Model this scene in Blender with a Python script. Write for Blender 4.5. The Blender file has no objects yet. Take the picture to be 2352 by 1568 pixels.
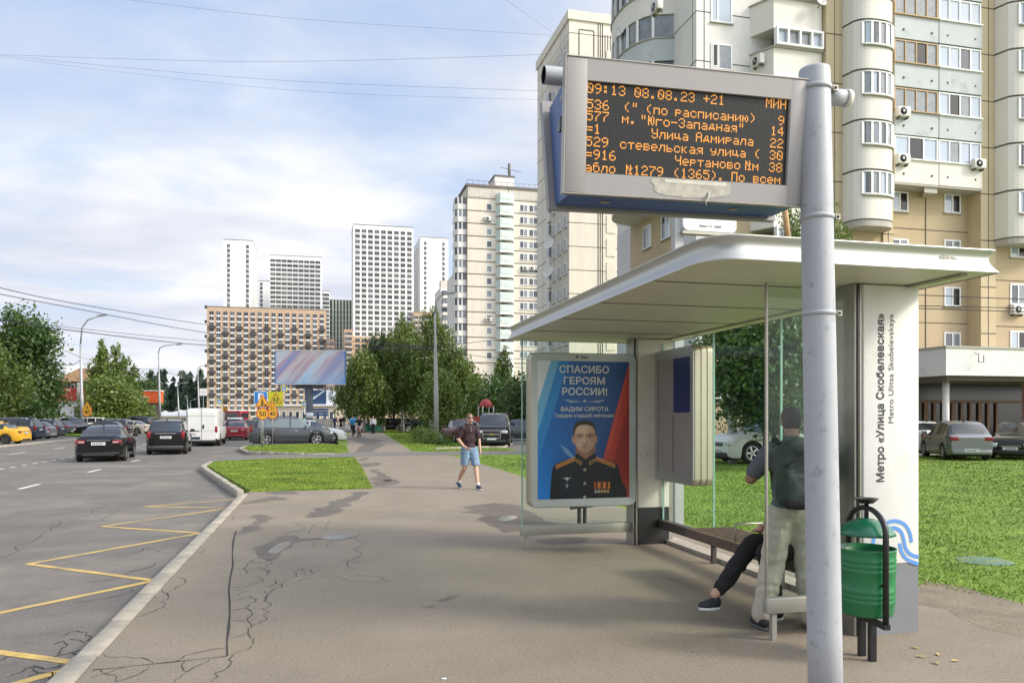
import bpy, bmesh, math, random
import numpy as np
from mathutils import Vector, Matrix
C = bpy.context.scene.collection
SC = bpy.context.scene
R = math.radians
# ------------------------------------------------------------------ camera, sky, sun, exposure
H, F, HOR, HEAD = 1.75, 1790.0, 955.0, 13.84      # eye height, focal in 2352-px units, horizon row, heading
CA, SA = math.cos(R(HEAD)), math.sin(R(HEAD))
cam = bpy.data.objects.new('camera', bpy.data.cameras.new('camera')); C.objects.link(cam)
cam.location = (0, 0, H); cam.rotation_euler = (R(90), 0, R(-HEAD))
cam.data.sensor_width = 36; cam.data.lens = F/2352*36; cam.data.shift_y = (HOR-784)/2352
cam.data.clip_start = .05; cam.data.clip_end = 6000
SC.camera = cam
SUN_EL, SUN_AZ = 33.0, math.degrees(math.atan2(.90, -.50))   # azimuth clockwise from +Y
w = bpy.data.worlds.new("World"); SC.world = w; w.use_nodes = True
nt = w.node_tree; nt.nodes.clear()
def wn(t, **k):
    n = nt.nodes.new(t)
    for a, b in k.items(): setattr(n, a, b)
    return n
def wl(a, b): nt.links.new(a, b)
sky = wn('ShaderNodeTexSky', sky_type='NISHITA', sun_disc=False)
sky.sun_elevation = R(SUN_EL); sky.sun_rotation = R(SUN_AZ); sky.air_density = 1.0; sky.dust_density = 1.5
tc = wn('ShaderNodeTexCoord'); sep = wn('ShaderNodeSeparateXYZ'); wl(tc.outputs['Generated'], sep.inputs[0])
def wm(op, a, b=None, c=None):
    n = wn('ShaderNodeMath', operation=op)
    for i, v in enumerate((a, b, c)):
        if v is None: continue
        if isinstance(v, (int, float)): n.inputs[i].default_value = v
        else: wl(v, n.inputs[i])
    return n.outputs[0]
zz = wm('ADD', wm('MAXIMUM', sep.outputs[2], 0.0), .13)
cx = wn('ShaderNodeCombineXYZ'); wl(wm('DIVIDE', sep.outputs[0], zz), cx.inputs[0]); wl(wm('DIVIDE', sep.outputs[1], zz), cx.inputs[1])
def wnoise(scale, det, rough, loc, sc3=(1, 1, 1), rot=0, dist=0.0):
    m = wn('ShaderNodeMapping'); m.inputs['Location'].default_value = loc; m.inputs['Scale'].default_value = sc3; m.inputs['Rotation'].default_value = (0, 0, rot)
    wl(cx.outputs[0], m.inputs[0])
    n = wn('ShaderNodeTexNoise'); n.inputs['Scale'].default_value = scale; n.inputs['Detail'].default_value = det; n.inputs['Roughness'].default_value = rough
    n.inputs['Distortion'].default_value = dist
    wl(m.outputs[0], n.inputs['Vector']); return n.outputs[0]
def wramp(v, stops):
    r = wn('ShaderNodeValToRGB'); wl(v, r.inputs[0]); e = r.color_ramp.elements
    while len(e) < len(stops): e.new(.5)
    for q, (p, c) in zip(e, stops):
        q.position = p; q.color = (c, c, c, 1) if isinstance(c, (int, float)) else (*c, 1)
    return r.outputs[0]
CLOUD_LOC = (7.7, 3.1, 0)
n1 = wnoise(.60, 7, .52, CLOUD_LOC, (1.0, 1.0, 1), .5, .35)
n2 = wnoise(1.7, 7, .6, (7.3, 2.2, 3), (1, 1.3, 1), .2, .3)
cov = wm('ADD', wm('MULTIPLY', n1, .72), wm('MULTIPLY', n2, .28))
lowb = wramp(sep.outputs[2], [(0.0, .16), (.34, 0.0)])           # the deck closes towards the horizon
cov2 = wm('ADD', cov, lowb)
mask = wramp(cov2, [(.39, 0.0), (.57, 1.0)])
n3 = wnoise(1.05, 6, .55, (1.3, 9.2, 5), (1, 1.5, 1), .5, .2)
ccol = wramp(n3, [(.36, (5.5, 5.7, 6.5)), (.50, (6.5, 6.6, 7.0)), (.64, (7.9, 7.85, 7.8))])
def wmix(f, a, b):
    n = wn('ShaderNodeMix', data_type='RGBA'); 
    if isinstance(f, (int, float)): n.inputs[0].default_value = f
    else: wl(f, n.inputs[0])
    for s, v in ((6, a), (7, b)):
        if isinstance(v, tuple): n.inputs[s].default_value = (*v, 1)
        else: wl(v, n.inputs[s])
    return n.outputs[2]
hazy = wmix(.72, sky.outputs[0], (4.3, 5.55, 7.9))              # thin veil under the clouds
skyc0 = wmix(wm('MULTIPLY', mask, .93), hazy, ccol)
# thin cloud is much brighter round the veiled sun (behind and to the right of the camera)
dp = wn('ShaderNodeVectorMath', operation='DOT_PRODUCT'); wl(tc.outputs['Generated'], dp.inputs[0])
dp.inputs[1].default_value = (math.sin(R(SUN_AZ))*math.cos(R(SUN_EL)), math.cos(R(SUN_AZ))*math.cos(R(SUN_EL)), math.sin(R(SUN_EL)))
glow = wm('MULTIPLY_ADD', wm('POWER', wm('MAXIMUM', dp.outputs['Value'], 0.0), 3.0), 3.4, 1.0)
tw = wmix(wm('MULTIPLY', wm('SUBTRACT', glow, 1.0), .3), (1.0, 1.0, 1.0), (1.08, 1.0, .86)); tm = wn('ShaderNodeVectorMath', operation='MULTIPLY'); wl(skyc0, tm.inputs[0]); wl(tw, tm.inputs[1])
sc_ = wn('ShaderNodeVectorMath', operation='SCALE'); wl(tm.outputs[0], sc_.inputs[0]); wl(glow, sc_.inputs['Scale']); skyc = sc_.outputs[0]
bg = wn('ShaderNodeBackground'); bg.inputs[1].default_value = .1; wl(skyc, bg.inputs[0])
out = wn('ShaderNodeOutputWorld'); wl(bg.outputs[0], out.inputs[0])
sund = bpy.data.lights.new('sun', 'SUN'); sund.energy = 2.3; sund.angle = R(11); sund.color = (1, .91, .77)
sun = bpy.data.objects.new('sun', sund); C.objects.link(sun)
sv = Vector((math.sin(R(SUN_AZ))*math.cos(R(SUN_EL)), math.cos(R(SUN_AZ))*math.cos(R(SUN_EL)), math.sin(R(SUN_EL))))
sun.rotation_euler = sv.to_track_quat('Z', 'Y').to_euler(); sun.location = sv*60
SC.view_settings.view_transform = 'Standard'; SC.view_settings.look = 'None'
SC.view_settings.exposure = 0.47; SC.view_settings.gamma = 1
SC.cycles.max_bounces = 8; SC.cycles.transparent_max_bounces = 12

# ------------------------------------------------------------------ helpers
rnd = random.Random(5)
def ray(px): u = (px-1176)/F; return u*CA+SA, CA-u*SA
def G(px, py, z=0.0):
    D = (H-z)*F/(py-HOR); b, a = ray(px); return Vector((b*D, a*D, z))
def AT(px, py, D): b, a = ray(px); return Vector((b*D, a*D, H+(HOR-py)/F*D))
def ONA(px, py, a0): b, a = ray(px); return AT(px, py, a0/a)      # point on the plane Y = a0
def ONB(px, py, b0): b, a = ray(px); return AT(px, py, b0/b)
RZ = -.15                                                           # carriageway level
def lin(c):
    if isinstance(c, str): c = tuple(int(c[i:i+2], 16)/255 for i in (0, 2, 4))
    return tuple(x/12.92 if x <= .04045 else ((x+.055)/1.055)**2.4 for x in c)
_m = {}
def mat(name, col, rough=.6, metal=0.0, var=.0, vs=3.0, bump=0.0, bs=20.0, spec=.5, emit=None, es=1.0, coat=0.0, dirt=None, ds=1.0, dt=(.5, .7), grain=0.0, gs=160.0):
    if name in _m: return _m[name]
    col = lin(col) if isinstance(col, str) else col
    m = bpy.data.materials.new(name); m.use_nodes = True; t = m.node_tree; p = t.nodes['Principled BSDF']
    p.inputs['Base Color'].default_value = (*col, 1); p.inputs['Roughness'].default_value = rough; p.inputs['Metallic'].default_value = metal
    p.inputs['Specular IOR Level'].default_value = spec; p.inputs['Coat Weight'].default_value = coat; p.inputs['Coat Roughness'].default_value = .05
    if emit:
        p.inputs['Emission Color'].default_value = (*emit, 1); p.inputs['Emission Strength'].default_value = es
    if var or bump or dirt:
        c = t.nodes.new('ShaderNodeTexCoord')
    src = None
    if var:
        n = t.nodes.new('ShaderNodeTexNoise'); n.inputs['Scale'].default_value = vs; n.inputs['Detail'].default_value = 6; n.inputs['Roughness'].default_value = .65
        t.links.new(c.outputs['Object'], n.inputs['Vector'])
        mr = t.nodes.new('ShaderNodeMapRange'); mr.inputs[1].default_value = .3; mr.inputs[2].default_value = .7; mr.inputs[3].default_value = 1-var; mr.inputs[4].default_value = 1+var
        t.links.new(n.outputs[0], mr.inputs[0])
        x = t.nodes.new('ShaderNodeVectorMath'); x.operation = 'SCALE'; x.inputs[0].default_value = col; t.links.new(mr.outputs[0], x.inputs['Scale'])
        src = x.outputs[0]
    if dirt:
        n = t.nodes.new('ShaderNodeTexNoise'); n.inputs['Scale'].default_value = ds; n.inputs['Detail'].default_value = 8; n.inputs['Roughness'].default_value = .7
        t.links.new(c.outputs['Object'], n.inputs['Vector'])
        mr = t.nodes.new('ShaderNodeMapRange'); mr.inputs[1].default_value = dt[0]; mr.inputs[2].default_value = dt[1]; t.links.new(n.outputs[0], mr.inputs[0])
        mx = t.nodes.new('ShaderNodeMix'); mx.data_type = 'RGBA'; t.links.new(mr.outputs[0], mx.inputs[0]); mx.inputs[7].default_value = (*lin(dirt), 1)
        if src: t.links.new(src, mx.inputs[6])
        else: mx.inputs[6].default_value = (*col, 1)
        src = mx.outputs[2]
    if grain and src:
        n = t.nodes.new('ShaderNodeTexNoise'); n.inputs['Scale'].default_value = gs; n.inputs['Detail'].default_value = 3; n.inputs['Roughness'].default_value = .8
        t.links.new(c.outputs['Object'], n.inputs['Vector'])
        mr = t.nodes.new('ShaderNodeMapRange'); mr.inputs[1].default_value = .3; mr.inputs[2].default_value = .7; mr.inputs[3].default_value = 1-grain; mr.inputs[4].default_value = 1+grain; t.links.new(n.outputs[0], mr.inputs[0])
        x = t.nodes.new('ShaderNodeVectorMath'); x.operation = 'SCALE'; t.links.new(src, x.inputs[0]); t.links.new(mr.outputs[0], x.inputs['Scale']); src = x.outputs[0]
    if src: t.links.new(src, p.inputs['Base Color'])
    if bump:
        n = t.nodes.new('ShaderNodeTexNoise'); n.inputs['Scale'].default_value = bs; n.inputs['Detail'].default_value = 4
        t.links.new(c.outputs['Object'], n.inputs['Vector'])
        b = t.nodes.new('ShaderNodeBump'); b.inputs['Strength'].default_value = bump; b.inputs['Distance'].default_value = .02
        t.links.new(n.outputs[0], b.inputs['Height']); t.links.new(b.outputs[0], p.inputs['Normal'])
    _m[name] = m; return m
def panel_mat(name, col, pw, ph, joint='6f6a60', js=.03, var=.05, dirt=None, ox=0.0, oz=0.0):
    """large facade panels with dark joints, in object coordinates (x or y across, z up)"""
    if name in _m: return _m[name]
    m = mat(name, col, .85, var=0.0)
    t = m.node_tree; p = t.nodes['Principled BSDF']; c = t.nodes.new('ShaderNodeTexCoord'); s = t.nodes.new('ShaderNodeSeparateXYZ'); t.links.new(c.outputs['Object'], s.inputs[0])
    a = t.nodes.new('ShaderNodeMath'); a.operation = 'ADD'; t.links.new(s.outputs[0], a.inputs[0]); t.links.new(s.outputs[1], a.inputs[1])
    cb = t.nodes.new('ShaderNodeCombineXYZ'); t.links.new(a.outputs[0], cb.inputs[0]); t.links.new(s.outputs[2], cb.inputs[1])
    mp = t.nodes.new('ShaderNodeMapping'); mp.inputs['Location'].default_value = (ox, oz, 0); t.links.new(cb.outputs[0], mp.inputs[0])
    b = t.nodes.new('ShaderNodeTexBrick'); b.offset = 0; b.inputs['Scale'].default_value = 1; b.inputs['Brick Width'].default_value = pw; b.inputs['Row Height'].default_value = ph
    b.inputs['Mortar Size'].default_value = js; b.inputs['Mortar Smooth'].default_value = .1; b.inputs['Bias'].default_value = 0
    cl = lin(col) if isinstance(col, str) else col
    b.inputs['Color1'].default_value = (*[x*(1-var) for x in cl], 1); b.inputs['Color2'].default_value = (*[min(1, x*(1+var)) for x in cl], 1); b.inputs['Mortar'].default_value = (*lin(joint), 1)
    t.links.new(mp.outputs[0], b.inputs['Vector'])
    n = t.nodes.new('ShaderNodeTexNoise'); n.inputs['Scale'].default_value = .35; n.inputs['Detail'].default_value = 8; n.inputs['Roughness'].default_value = .7
    mp2 = t.nodes.new('ShaderNodeMapping'); mp2.inputs['Scale'].default_value = (1.5, 1.5, .5); t.links.new(c.outputs['Object'], mp2.inputs[0]); t.links.new(mp2.outputs[0], n.inputs['Vector'])
    mr = t.nodes.new('ShaderNodeMapRange'); mr.inputs[1].default_value = .3; mr.inputs[2].default_value = .7; mr.inputs[3].default_value = .88; mr.inputs[4].default_value = 1.06; t.links.new(n.outputs[0], mr.inputs[0])
    x = t.nodes.new('ShaderNodeVectorMath'); x.operation = 'SCALE'; t.links.new(b.outputs['Color'], x.inputs[0]); t.links.new(mr.outputs[0], x.inputs['Scale'])
    t.links.new(x.outputs[0], p.inputs['Base Color'])
    return m
def glass_mat(name, tint, base=.004, dirt=0.0):
    if name in _m: return _m[name]
    m = bpy.data.materials.new(name); m.use_nodes = True; t = m.node_tree; t.nodes.clear()
    tr = t.nodes.new('ShaderNodeBsdfTransparent'); tr.inputs[0].default_value = (*tint, 1)
    gl = t.nodes.new('ShaderNodeBsdfGlossy'); gl.inputs['Roughness'].default_value = .02
    lw = t.nodes.new('ShaderNodeLayerWeight'); pw_ = t.nodes.new('ShaderNodeMath'); pw_.operation = 'POWER'; pw_.inputs[1].default_value = 5; t.links.new(lw.outputs['Facing'], pw_.inputs[0])
    fr = t.nodes.new('ShaderNodeMath'); fr.operation = 'MULTIPLY_ADD'; fr.inputs[1].default_value = .4; fr.inputs[2].default_value = base; t.links.new(pw_.outputs[0], fr.inputs[0])
    mx = t.nodes.new('ShaderNodeMixShader'); t.links.new(fr.outputs[0], mx.inputs[0]); t.links.new(tr.outputs[0], mx.inputs[1]); t.links.new(gl.outputs[0], mx.inputs[2])
    last = mx.outputs[0]
    if dirt:
        df = t.nodes.new('ShaderNodeBsdfDiffuse'); df.inputs[0].default_value = (.45, .5, .45, 1)
        c = t.nodes.new('ShaderNodeTexCoord'); n = t.nodes.new('ShaderNodeTexNoise'); n.inputs['Scale'].default_value = 2.2; n.inputs['Detail'].default_value = 7; t.links.new(c.outputs['Object'], n.inputs['Vector'])
        mr = t.nodes.new('ShaderNodeMapRange'); mr.inputs[1].default_value = .35; mr.inputs[2].default_value = .75; mr.inputs[3].default_value = dirt*.3; mr.inputs[4].default_value = dirt*1.6; t.links.new(n.outputs[0], mr.inputs[0])
        m2 = t.nodes.new('ShaderNodeMixShader'); t.links.new(mr.outputs[0], m2.inputs[0]); t.links.new(last, m2.inputs[1]); t.links.new(df.outputs[0], m2.inputs[2]); last = m2.outputs[0]
    o = t.nodes.new('ShaderNodeOutputMaterial'); t.links.new(last, o.inputs[0])
    _m[name] = m; return m

class MB:
    """collects shapes; build() links them as ONE mesh object"""
    def __init__(s): s.v = []; s.f = []; s.mi = []; s.sm = []; s.mats = []
    def m(s, material):
        if material not in s.mats: s.mats.append(material)
        return s.mats.index(material)
    def add(s, vs, fs, material, smooth=False, M=None):
        o = len(s.v); k = s.m(material)
        s.v += [tuple(M @ Vector(v)) if M is not None else tuple(v) for v in vs]
        for f in fs: s.f.append(tuple(i+o for i in f)); s.mi.append(k); s.sm.append(smooth)
    def box(s, lo, hi, material, M=None):
        x0, y0, z0 = lo; x1, y1, z1 = hi
        s.add([(x0,y0,z0),(x1,y0,z0),(x1,y1,z0),(x0,y1,z0),(x0,y0,z1),(x1,y0,z1),(x1,y1,z1),(x0,y1,z1)],
              [(0,3,2,1),(4,5,6,7),(0,1,5,4),(1,2,6,5),(2,3,7,6),(3,0,4,7)], material, False, M)
    def bbox(s, lo, hi, r, material, M=None, seg=2):
        """bevelled box"""
        bm = bmesh.new(); bmesh.ops.create_cube(bm, size=1)
        for v in bm.verts: v.co = Vector([(lo[i]+hi[i])/2+v.co[i]*(hi[i]-lo[i]) for i in range(3)])
        bmesh.ops.bevel(bm, geom=bm.edges[:], offset=r, segments=seg, affect='EDGES', profile=.5)
        s.frombm(bm, material, True, M)
    def frombm(s, bm, material, smooth=False, M=None):
        bm.verts.index_update(); s.add([v.co[:] for v in bm.verts], [[v.index for v in f.verts] for f in bm.faces], material, smooth, M); bm.free()
    def tube(s, pts, r, material, n=8, caps=True, smooth=True, M=None):
        pts = [Vector(p) for p in pts]; rs = r if isinstance(r, (list, tuple)) else [r]*len(pts)
        vs, fs = [], []; up = None
        for i, p in enumerate(pts):
            d = (pts[min(i+1, len(pts)-1)]-pts[max(i-1, 0)]).normalized()
            if up is None:
                up = Vector((0, 0, 1)) if abs(d.z) < .9 else Vector((1, 0, 0))
            x = d.cross(up).normalized(); y = x.cross(d).normalized(); up = y
            for k in range(n):
                t = 2*math.pi*k/n; vs.append(p+(x*math.cos(t)+y*math.sin(t))*rs[i])
        for i in range(len(pts)-1):
            for k in range(n):
                a, b = i*n+k, i*n+(k+1) % n; fs.append((a, a+n, b+n, b))
        if caps: fs.append(tuple(range(n))); fs.append(tuple(reversed(range((len(pts)-1)*n, len(pts)*n))))
        s.add(vs, fs, material, smooth, M)
    def cyl(s, c, r, h, material, n=20, axis='z', r2=None, M=None, smooth=True):
        c = Vector(c); d = {'x': Vector((1,0,0)), 'y': Vector((0,1,0)), 'z': Vector((0,0,1))}[axis]
        s.tube([c, c+d*h], [r, r if r2 is None else r2], material, n, True, smooth, M)
    def lathe(s, prof, material, c=(0,0,0), n=24, M=None, smooth=True):
        vs, fs = [], []; k = len(prof)
        for i in range(n):
            t = 2*math.pi*i/n
            for r, z in prof: vs.append((c[0]+r*math.cos(t), c[1]+r*math.sin(t), c[2]+z))
        for i in range(n):
            j = (i+1) % n
            for q in range(k-1): fs.append((i*k+q, j*k+q, j*k+q+1, i*k+q+1))
        s.add(vs, fs, material, smooth, M)
    def prism(s, poly, z0, z1, material, M=None, smooth=False):
        n = len(poly); area = sum(poly[i][0]*poly[(i+1) % n][1]-poly[(i+1) % n][0]*poly[i][1] for i in range(n))
        if area < 0: poly = poly[::-1]
        vs = [(p[0], p[1], z0) for p in poly]+[(p[0], p[1], z1) for p in poly]
        s.add(vs, [tuple(range(n, 2*n)), tuple(reversed(range(n)))]+[(i, (i+1) % n, (i+1) % n+n, i+n) for i in range(n)], material, smooth, M)
    def build(s, name, parent=None, M=None, kind=None):
        me = bpy.data.meshes.new(name); me.from_pydata(s.v, [], s.f)
        for k in s.mats: me.materials.append(k)
        me.polygons.foreach_set('material_index', s.mi); me.polygons.foreach_set('use_smooth', s.sm); me.update()
        return link(name, me, parent, M, kind)
def link(name, me, parent=None, M=None, kind=None):
    o = bpy.data.objects.new(name, me); C.objects.link(o)
    if parent is not None: o.parent = parent
    if M is not None: o.matrix_local = M
    if kind: o['kind'] = kind
    return o
def thing(name, label, cat, loc=(0,0,0), rz=0.0, group=None):
    o = bpy.data.objects.new(name, None); C.objects.link(o); o.location = loc; o.rotation_euler = (0, 0, rz); o.empty_display_size = .2
    return tag(o, label, cat, group)
def tag(o, label, cat, group=None):
    o['label'] = label; o['category'] = cat
    if group: o['group'] = group
    return o
def npmesh(name, v, f, material, parent=None, kind=None, smooth=False, tone=None):
    """v (n,3) array, f (m,k) array"""
    me = bpy.data.meshes.new(name); v = np.asarray(v, dtype=np.float32); f = np.asarray(f, dtype=np.int32); k = f.shape[1]
    me.vertices.add(len(v)); me.vertices.foreach_set('co', v.ravel())
    me.loops.add(f.size); me.loops.foreach_set('vertex_index', f.ravel())
    me.polygons.add(len(f)); me.polygons.foreach_set('loop_start', np.arange(0, f.size, k, dtype=np.int32)); me.polygons.foreach_set('loop_total', np.full(len(f), k, dtype=np.int32))
    if smooth: me.polygons.foreach_set('use_smooth', np.ones(len(f), dtype=bool))
    me.materials.append(material)
    if tone is not None:
        at = me.attributes.new('tone', 'FLOAT', 'FACE'); at.data.foreach_set('value', np.asarray(tone, dtype=np.float32))
    me.update(); me.validate()
    return link(name, me, parent, None, kind)
from mathutils.geometry import delaunay_2d_cdt
def text_mesh(s, size, weight=0.0, align='CENTER', depth=0.0):
    """letter outlines, filled by winding number"""
    c = bpy.data.curves.new('lettering', 'FONT'); c.body = s; c.size = size; c.align_x = align; c.fill_mode = 'NONE'; c.resolution_u = 4
    o = bpy.data.objects.new('lettering', c); C.objects.link(o)
    dg = bpy.context.evaluated_depsgraph_get(); dg.update()
    me = bpy.data.meshes.new_from_object(o.evaluated_get(dg)); bpy.data.objects.remove(o); bpy.data.curves.remove(c)
    k = 1.0/size; P = [Vector((v.co.x*k, v.co.y*k)) for v in me.vertices]; E = [tuple(e.vertices) for e in me.edges]; bpy.data.meshes.remove(me)
    if not P: return [], []
    ov, oe, of, *_ = delaunay_2d_cdt(P, E, [], 0, 1e-6)
    A = np.array([P[a] for a, b in E]); B = np.array([P[b] for a, b in E]); out = []
    for f in of:
        q = (ov[f[0]]+ov[f[1]]+ov[f[2]])/3; up = (A[:, 1] <= q.y) & (B[:, 1] > q.y); dn = (A[:, 1] > q.y) & (B[:, 1] <= q.y)
        side = (B[:, 0]-A[:, 0])*(q.y-A[:, 1])-(q.x-A[:, 0])*(B[:, 1]-A[:, 1])
        if int((up & (side > 0)).sum())-int((dn & (side < 0)).sum()) != 0: out.append(tuple(f))
    return [(v.x*size, v.y*size, 0.0) for v in ov], out
def add_text(mb, s, size, material, M, weight=0.0, align='CENTER', width=None):
    vs, fs = text_mesh(s, size, 0, align)
    if not vs: return
    if width:
        xs = [v[0] for v in vs]; k = width/(max(xs)-min(xs)); vs = [(v[0]*k, v[1], v[2]) for v in vs]
    mb.add(vs, fs, material, False, M)
    if weight:                      # bold: the same letters again, a hair apart
        for i, (dx, dy) in enumerate(((-1, 0), (1, 0), (0, -1), (0, 1), (.7, .7), (-.7, -.7))): mb.add([(v[0]+dx*weight, v[1]+dy*weight, .00012*(i+1)) for v in vs], fs, material, False, M)
def T(x, y, z): return Matrix.Translation((x, y, z))
def RX(a): return Matrix.Rotation(R(a), 4, 'X')
def RY(a): return Matrix.Rotation(R(a), 4, 'Y')
def RZm(a): return Matrix.Rotation(R(a), 4, 'Z')
UP = RX(90)                      # a flat xy drawing stood up, facing -y
# ------------------------------------------------------------------ the ground
ASPH = mat('asphalt', (.128, .116, .103), .85, var=.16, vs=1.1, bump=.35, bs=90, dirt='857d70', ds=.35, dt=(.45, .75), grain=.30, gs=40)
PAVE = mat('pavement_asphalt', (.218, .182, .138), .85, var=.13, vs=.9, bump=.3, bs=110, dirt='80755f', ds=.55, dt=(.5, .78), grain=.26, gs=42)
LOT = mat('worn_asphalt', (.15, .138, .125), .9, var=.15, vs=.6, bump=.2, bs=40)
KERB = mat('kerb_stone', (.33, .295, .24), .9, var=.2, vs=4, bump=.4, bs=30)
TURF = mat('turf', (.13, .21, .018), .95, var=.35, vs=.9, bump=.5, bs=30)
FIELD = mat('field', (.10, .13, .05), .95, var=.4, vs=.05)
SOIL = mat('bare_soil', (.19, .155, .11), .95, var=.25, vs=3, bump=.6, bs=25)
CRACK = mat('tar_crack', (.03, .027, .025), .9)
WHITE_PAINT = mat('road_paint_white', (.62, .61, .58), .7, var=.25, vs=9)
YELLOW_PAINT = mat('road_paint_yellow', (.56, .38, .11), .8, var=.3, vs=7, dirt='83775f', ds=3.5, dt=(.44, .66))
def sheet(name, pts, z, m, kind='structure', parent=None):
    mb = MB(); n = len(pts); a = sum(pts[i][0]*pts[(i+1) % n][1]-pts[(i+1) % n][0]*pts[i][1] for i in range(n))
    if a < 0: pts = pts[::-1]
    mb.add([(p[0], p[1], z if not callable(z) else z(p)) for p in pts], [tuple(range(n))], m)
    o = mb.build(name, parent)
    if kind: o['kind'] = kind
    return o
sheet('ground', [(-3000,-60),(3000,-60),(3000,4200),(-3000,4200)], -.30, FIELD)
sheet('road', [(-19,-12),(.6,-12),(.6,60),(2,60),(2,95),(40,95),(40,135),(-8,135),(-8,420),(-24,420),(-24,135),(-90,135),(-90,100),(-19,100)], RZ, ASPH)
sheet('parking_lot', [(-70,46),(-18.99,46),(-18.99,99.9),(-70,99.9)], RZ-.004, LOT)
sheet('verge', [(-70,-12),(-18.99,-12),(-18.99,45.99),(-70,45.99)], RZ-.004, TURF)
sheet('lawn', [(1.15,-10),(90,-10),(90,94),(1.15,94)], -.006, TURF)
sheet('square', [(-200,136),(260,136),(260,360),(-200,360)], -.2, LOT)
# pavement: bus-stop apron, path, driveway
lawn_edge = [(6.2,-4)]+[tuple(G(x, y)[:2]) for x, y in ((2352,1402),(2290,1380),(2215,1366),(2112,1346))]+[(5.6,9.5),(5.75,12),(5.55,15),(5.68,19)]+[tuple(G(x, y)[:2]) for x, y in ((1205,1096),(1100,1063),(1040,1047))]
lawn_far = [tuple(G(x, y)[:2]) for x, y in ((944,1035),(905,1010),(866,986),(850,975))]
isl1 = [tuple(G(x, y)[:2]) for x, y in ((470,1070),(560,1128),(842,1119),(826,1080),(810,1047),(640,1054),(490,1060))]
K0 = -1.74
mb = MB()
apron = [(K0+.18,-6),(6.2,-6)]+lawn_edge+[(5.5,35.2)]+lawn_far+[(6.6,93),(3.2,93),(2.0,60),(1.3,38.6),(1.3,33.4),(1.32,32.8),(1.15,19.15),(isl1[1][0]+.1,18.95),(K0+.18,18.6)]
mb.prism(apron, -.2, 0.0, PAVE); mb.build('pavement', kind='structure')
mb = MB()
mb.add([(-4.6,33.2,RZ+.006),(1.33,33.0,.004),(1.33,38.3,.004),(-4.6,39.4,RZ+.006)], [(0,1,2,3)], LOT)
mb.add([(1.33,34.6,.0045),(30,34.6,.0045),(30,38.2,.0045),(1.33,38.2,.0045)], [(0,1,2,3)], LOT); mb.build('driveway', kind='structure')
sheet('car_park', [(9.8,38.0),(24,37.4),(30,62),(11,62)], .003, LOT)
sheet('car_park', [(14.5,29.5),(60,29.5),(60,36),(14.5,36)], .0035, LOT)
# ragged bare soil along the lawn edge
e = [G(x, y) for x, y in ((2100,1318),(2150,1338),(2230,1352),(2300,1372),(2370,1390),(2370,1470),(2250,1440),(2180,1400),(2100,1385))]
# kerbs: rows of stones
def kerb(pts, z0, z1, wd=.15, gap=.012, step=1.0, side=1):
    mb = MB(); rr = random.Random(3)
    for (x0, y0), (x1, y1) in zip(pts, pts[1:]):
        L = math.hypot(x1-x0, y1-y0); n = max(1, round(L/step)); ang = math.atan2(y1-y0, x1-x0)
        for i in range(n):
            M = T(x0+(x1-x0)*i/n, y0+(y1-y0)*i/n, 0) @ Matrix.Rotation(ang+rr.uniform(-.006, .006), 4, 'Z')
            lo, hi = (gap, 0, z0), (L/n-gap, wd*side, z1+rr.uniform(-.006, .008))
            if side < 0: lo, hi = (gap, -wd, z0), (L/n-gap, 0, hi[2])
            mb.bbox(lo, hi, .012, KERB, M, 1)
    return mb.build('kerb', kind='structure')
kerb([(K0,-6),(K0,18.5)], -.2, .012, .17, side=-1)
kerb([isl1[1], isl1[0], isl1[6]], -.2, .025, .16, side=1)
isl2 = [tuple(G(x, y)[:2]) for x, y in ((553,1029),(575,1037),(700,1041),(770,1041),(786,1035),(785,1018),(730,1019),(610,1022),(570,1024))]
kerb([isl2[8], isl2[0], isl2[1], isl2[2], isl2[3]], -.2, .03, .16, side=-1)
kerb([tuple(G(x, y)[:2]) for x, y in ((1000,1032),(1090,1029),(1160,1028),(1180,1020))], -.1, .10, .15, side=1)
kerb([(-19,46),(-19,99)], -.25, -.05, .15, side=-1)
def slab(pts, z):
    mb = MB(); mb.prism(pts, -.2, z, TURF); return mb.build('verge', kind='structure')
def inset(pts, d):
    c = Vector((sum(p[0] for p in pts)/len(pts), sum(p[1] for p in pts)/len(pts)))
    return [tuple(Vector(p)+(c-Vector(p)).normalized()*d) for p in pts]
i1 = inset(isl1, .12); i1[1] = (isl1[1][0]+.2, 18.88); i1[2] = (1.22, 19.05); i1[3] = (1.36, 26); i1[4] = (1.40, 33.2); i1[5] = (isl1[5][0], 33.3); slab(i1, .012)
i2 = inset(isl2, .15); i2[4] = (1.36, 38.9); i2[5] = (1.40, 47); slab(i2, .012)
lampisl = [tuple(G(x, y, RZ)[:2]) for x, y in ((118,1000),(200,1003),(300,996),(330,988),(230,985),(140,988))]
slab(lampisl, -.06)
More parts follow.
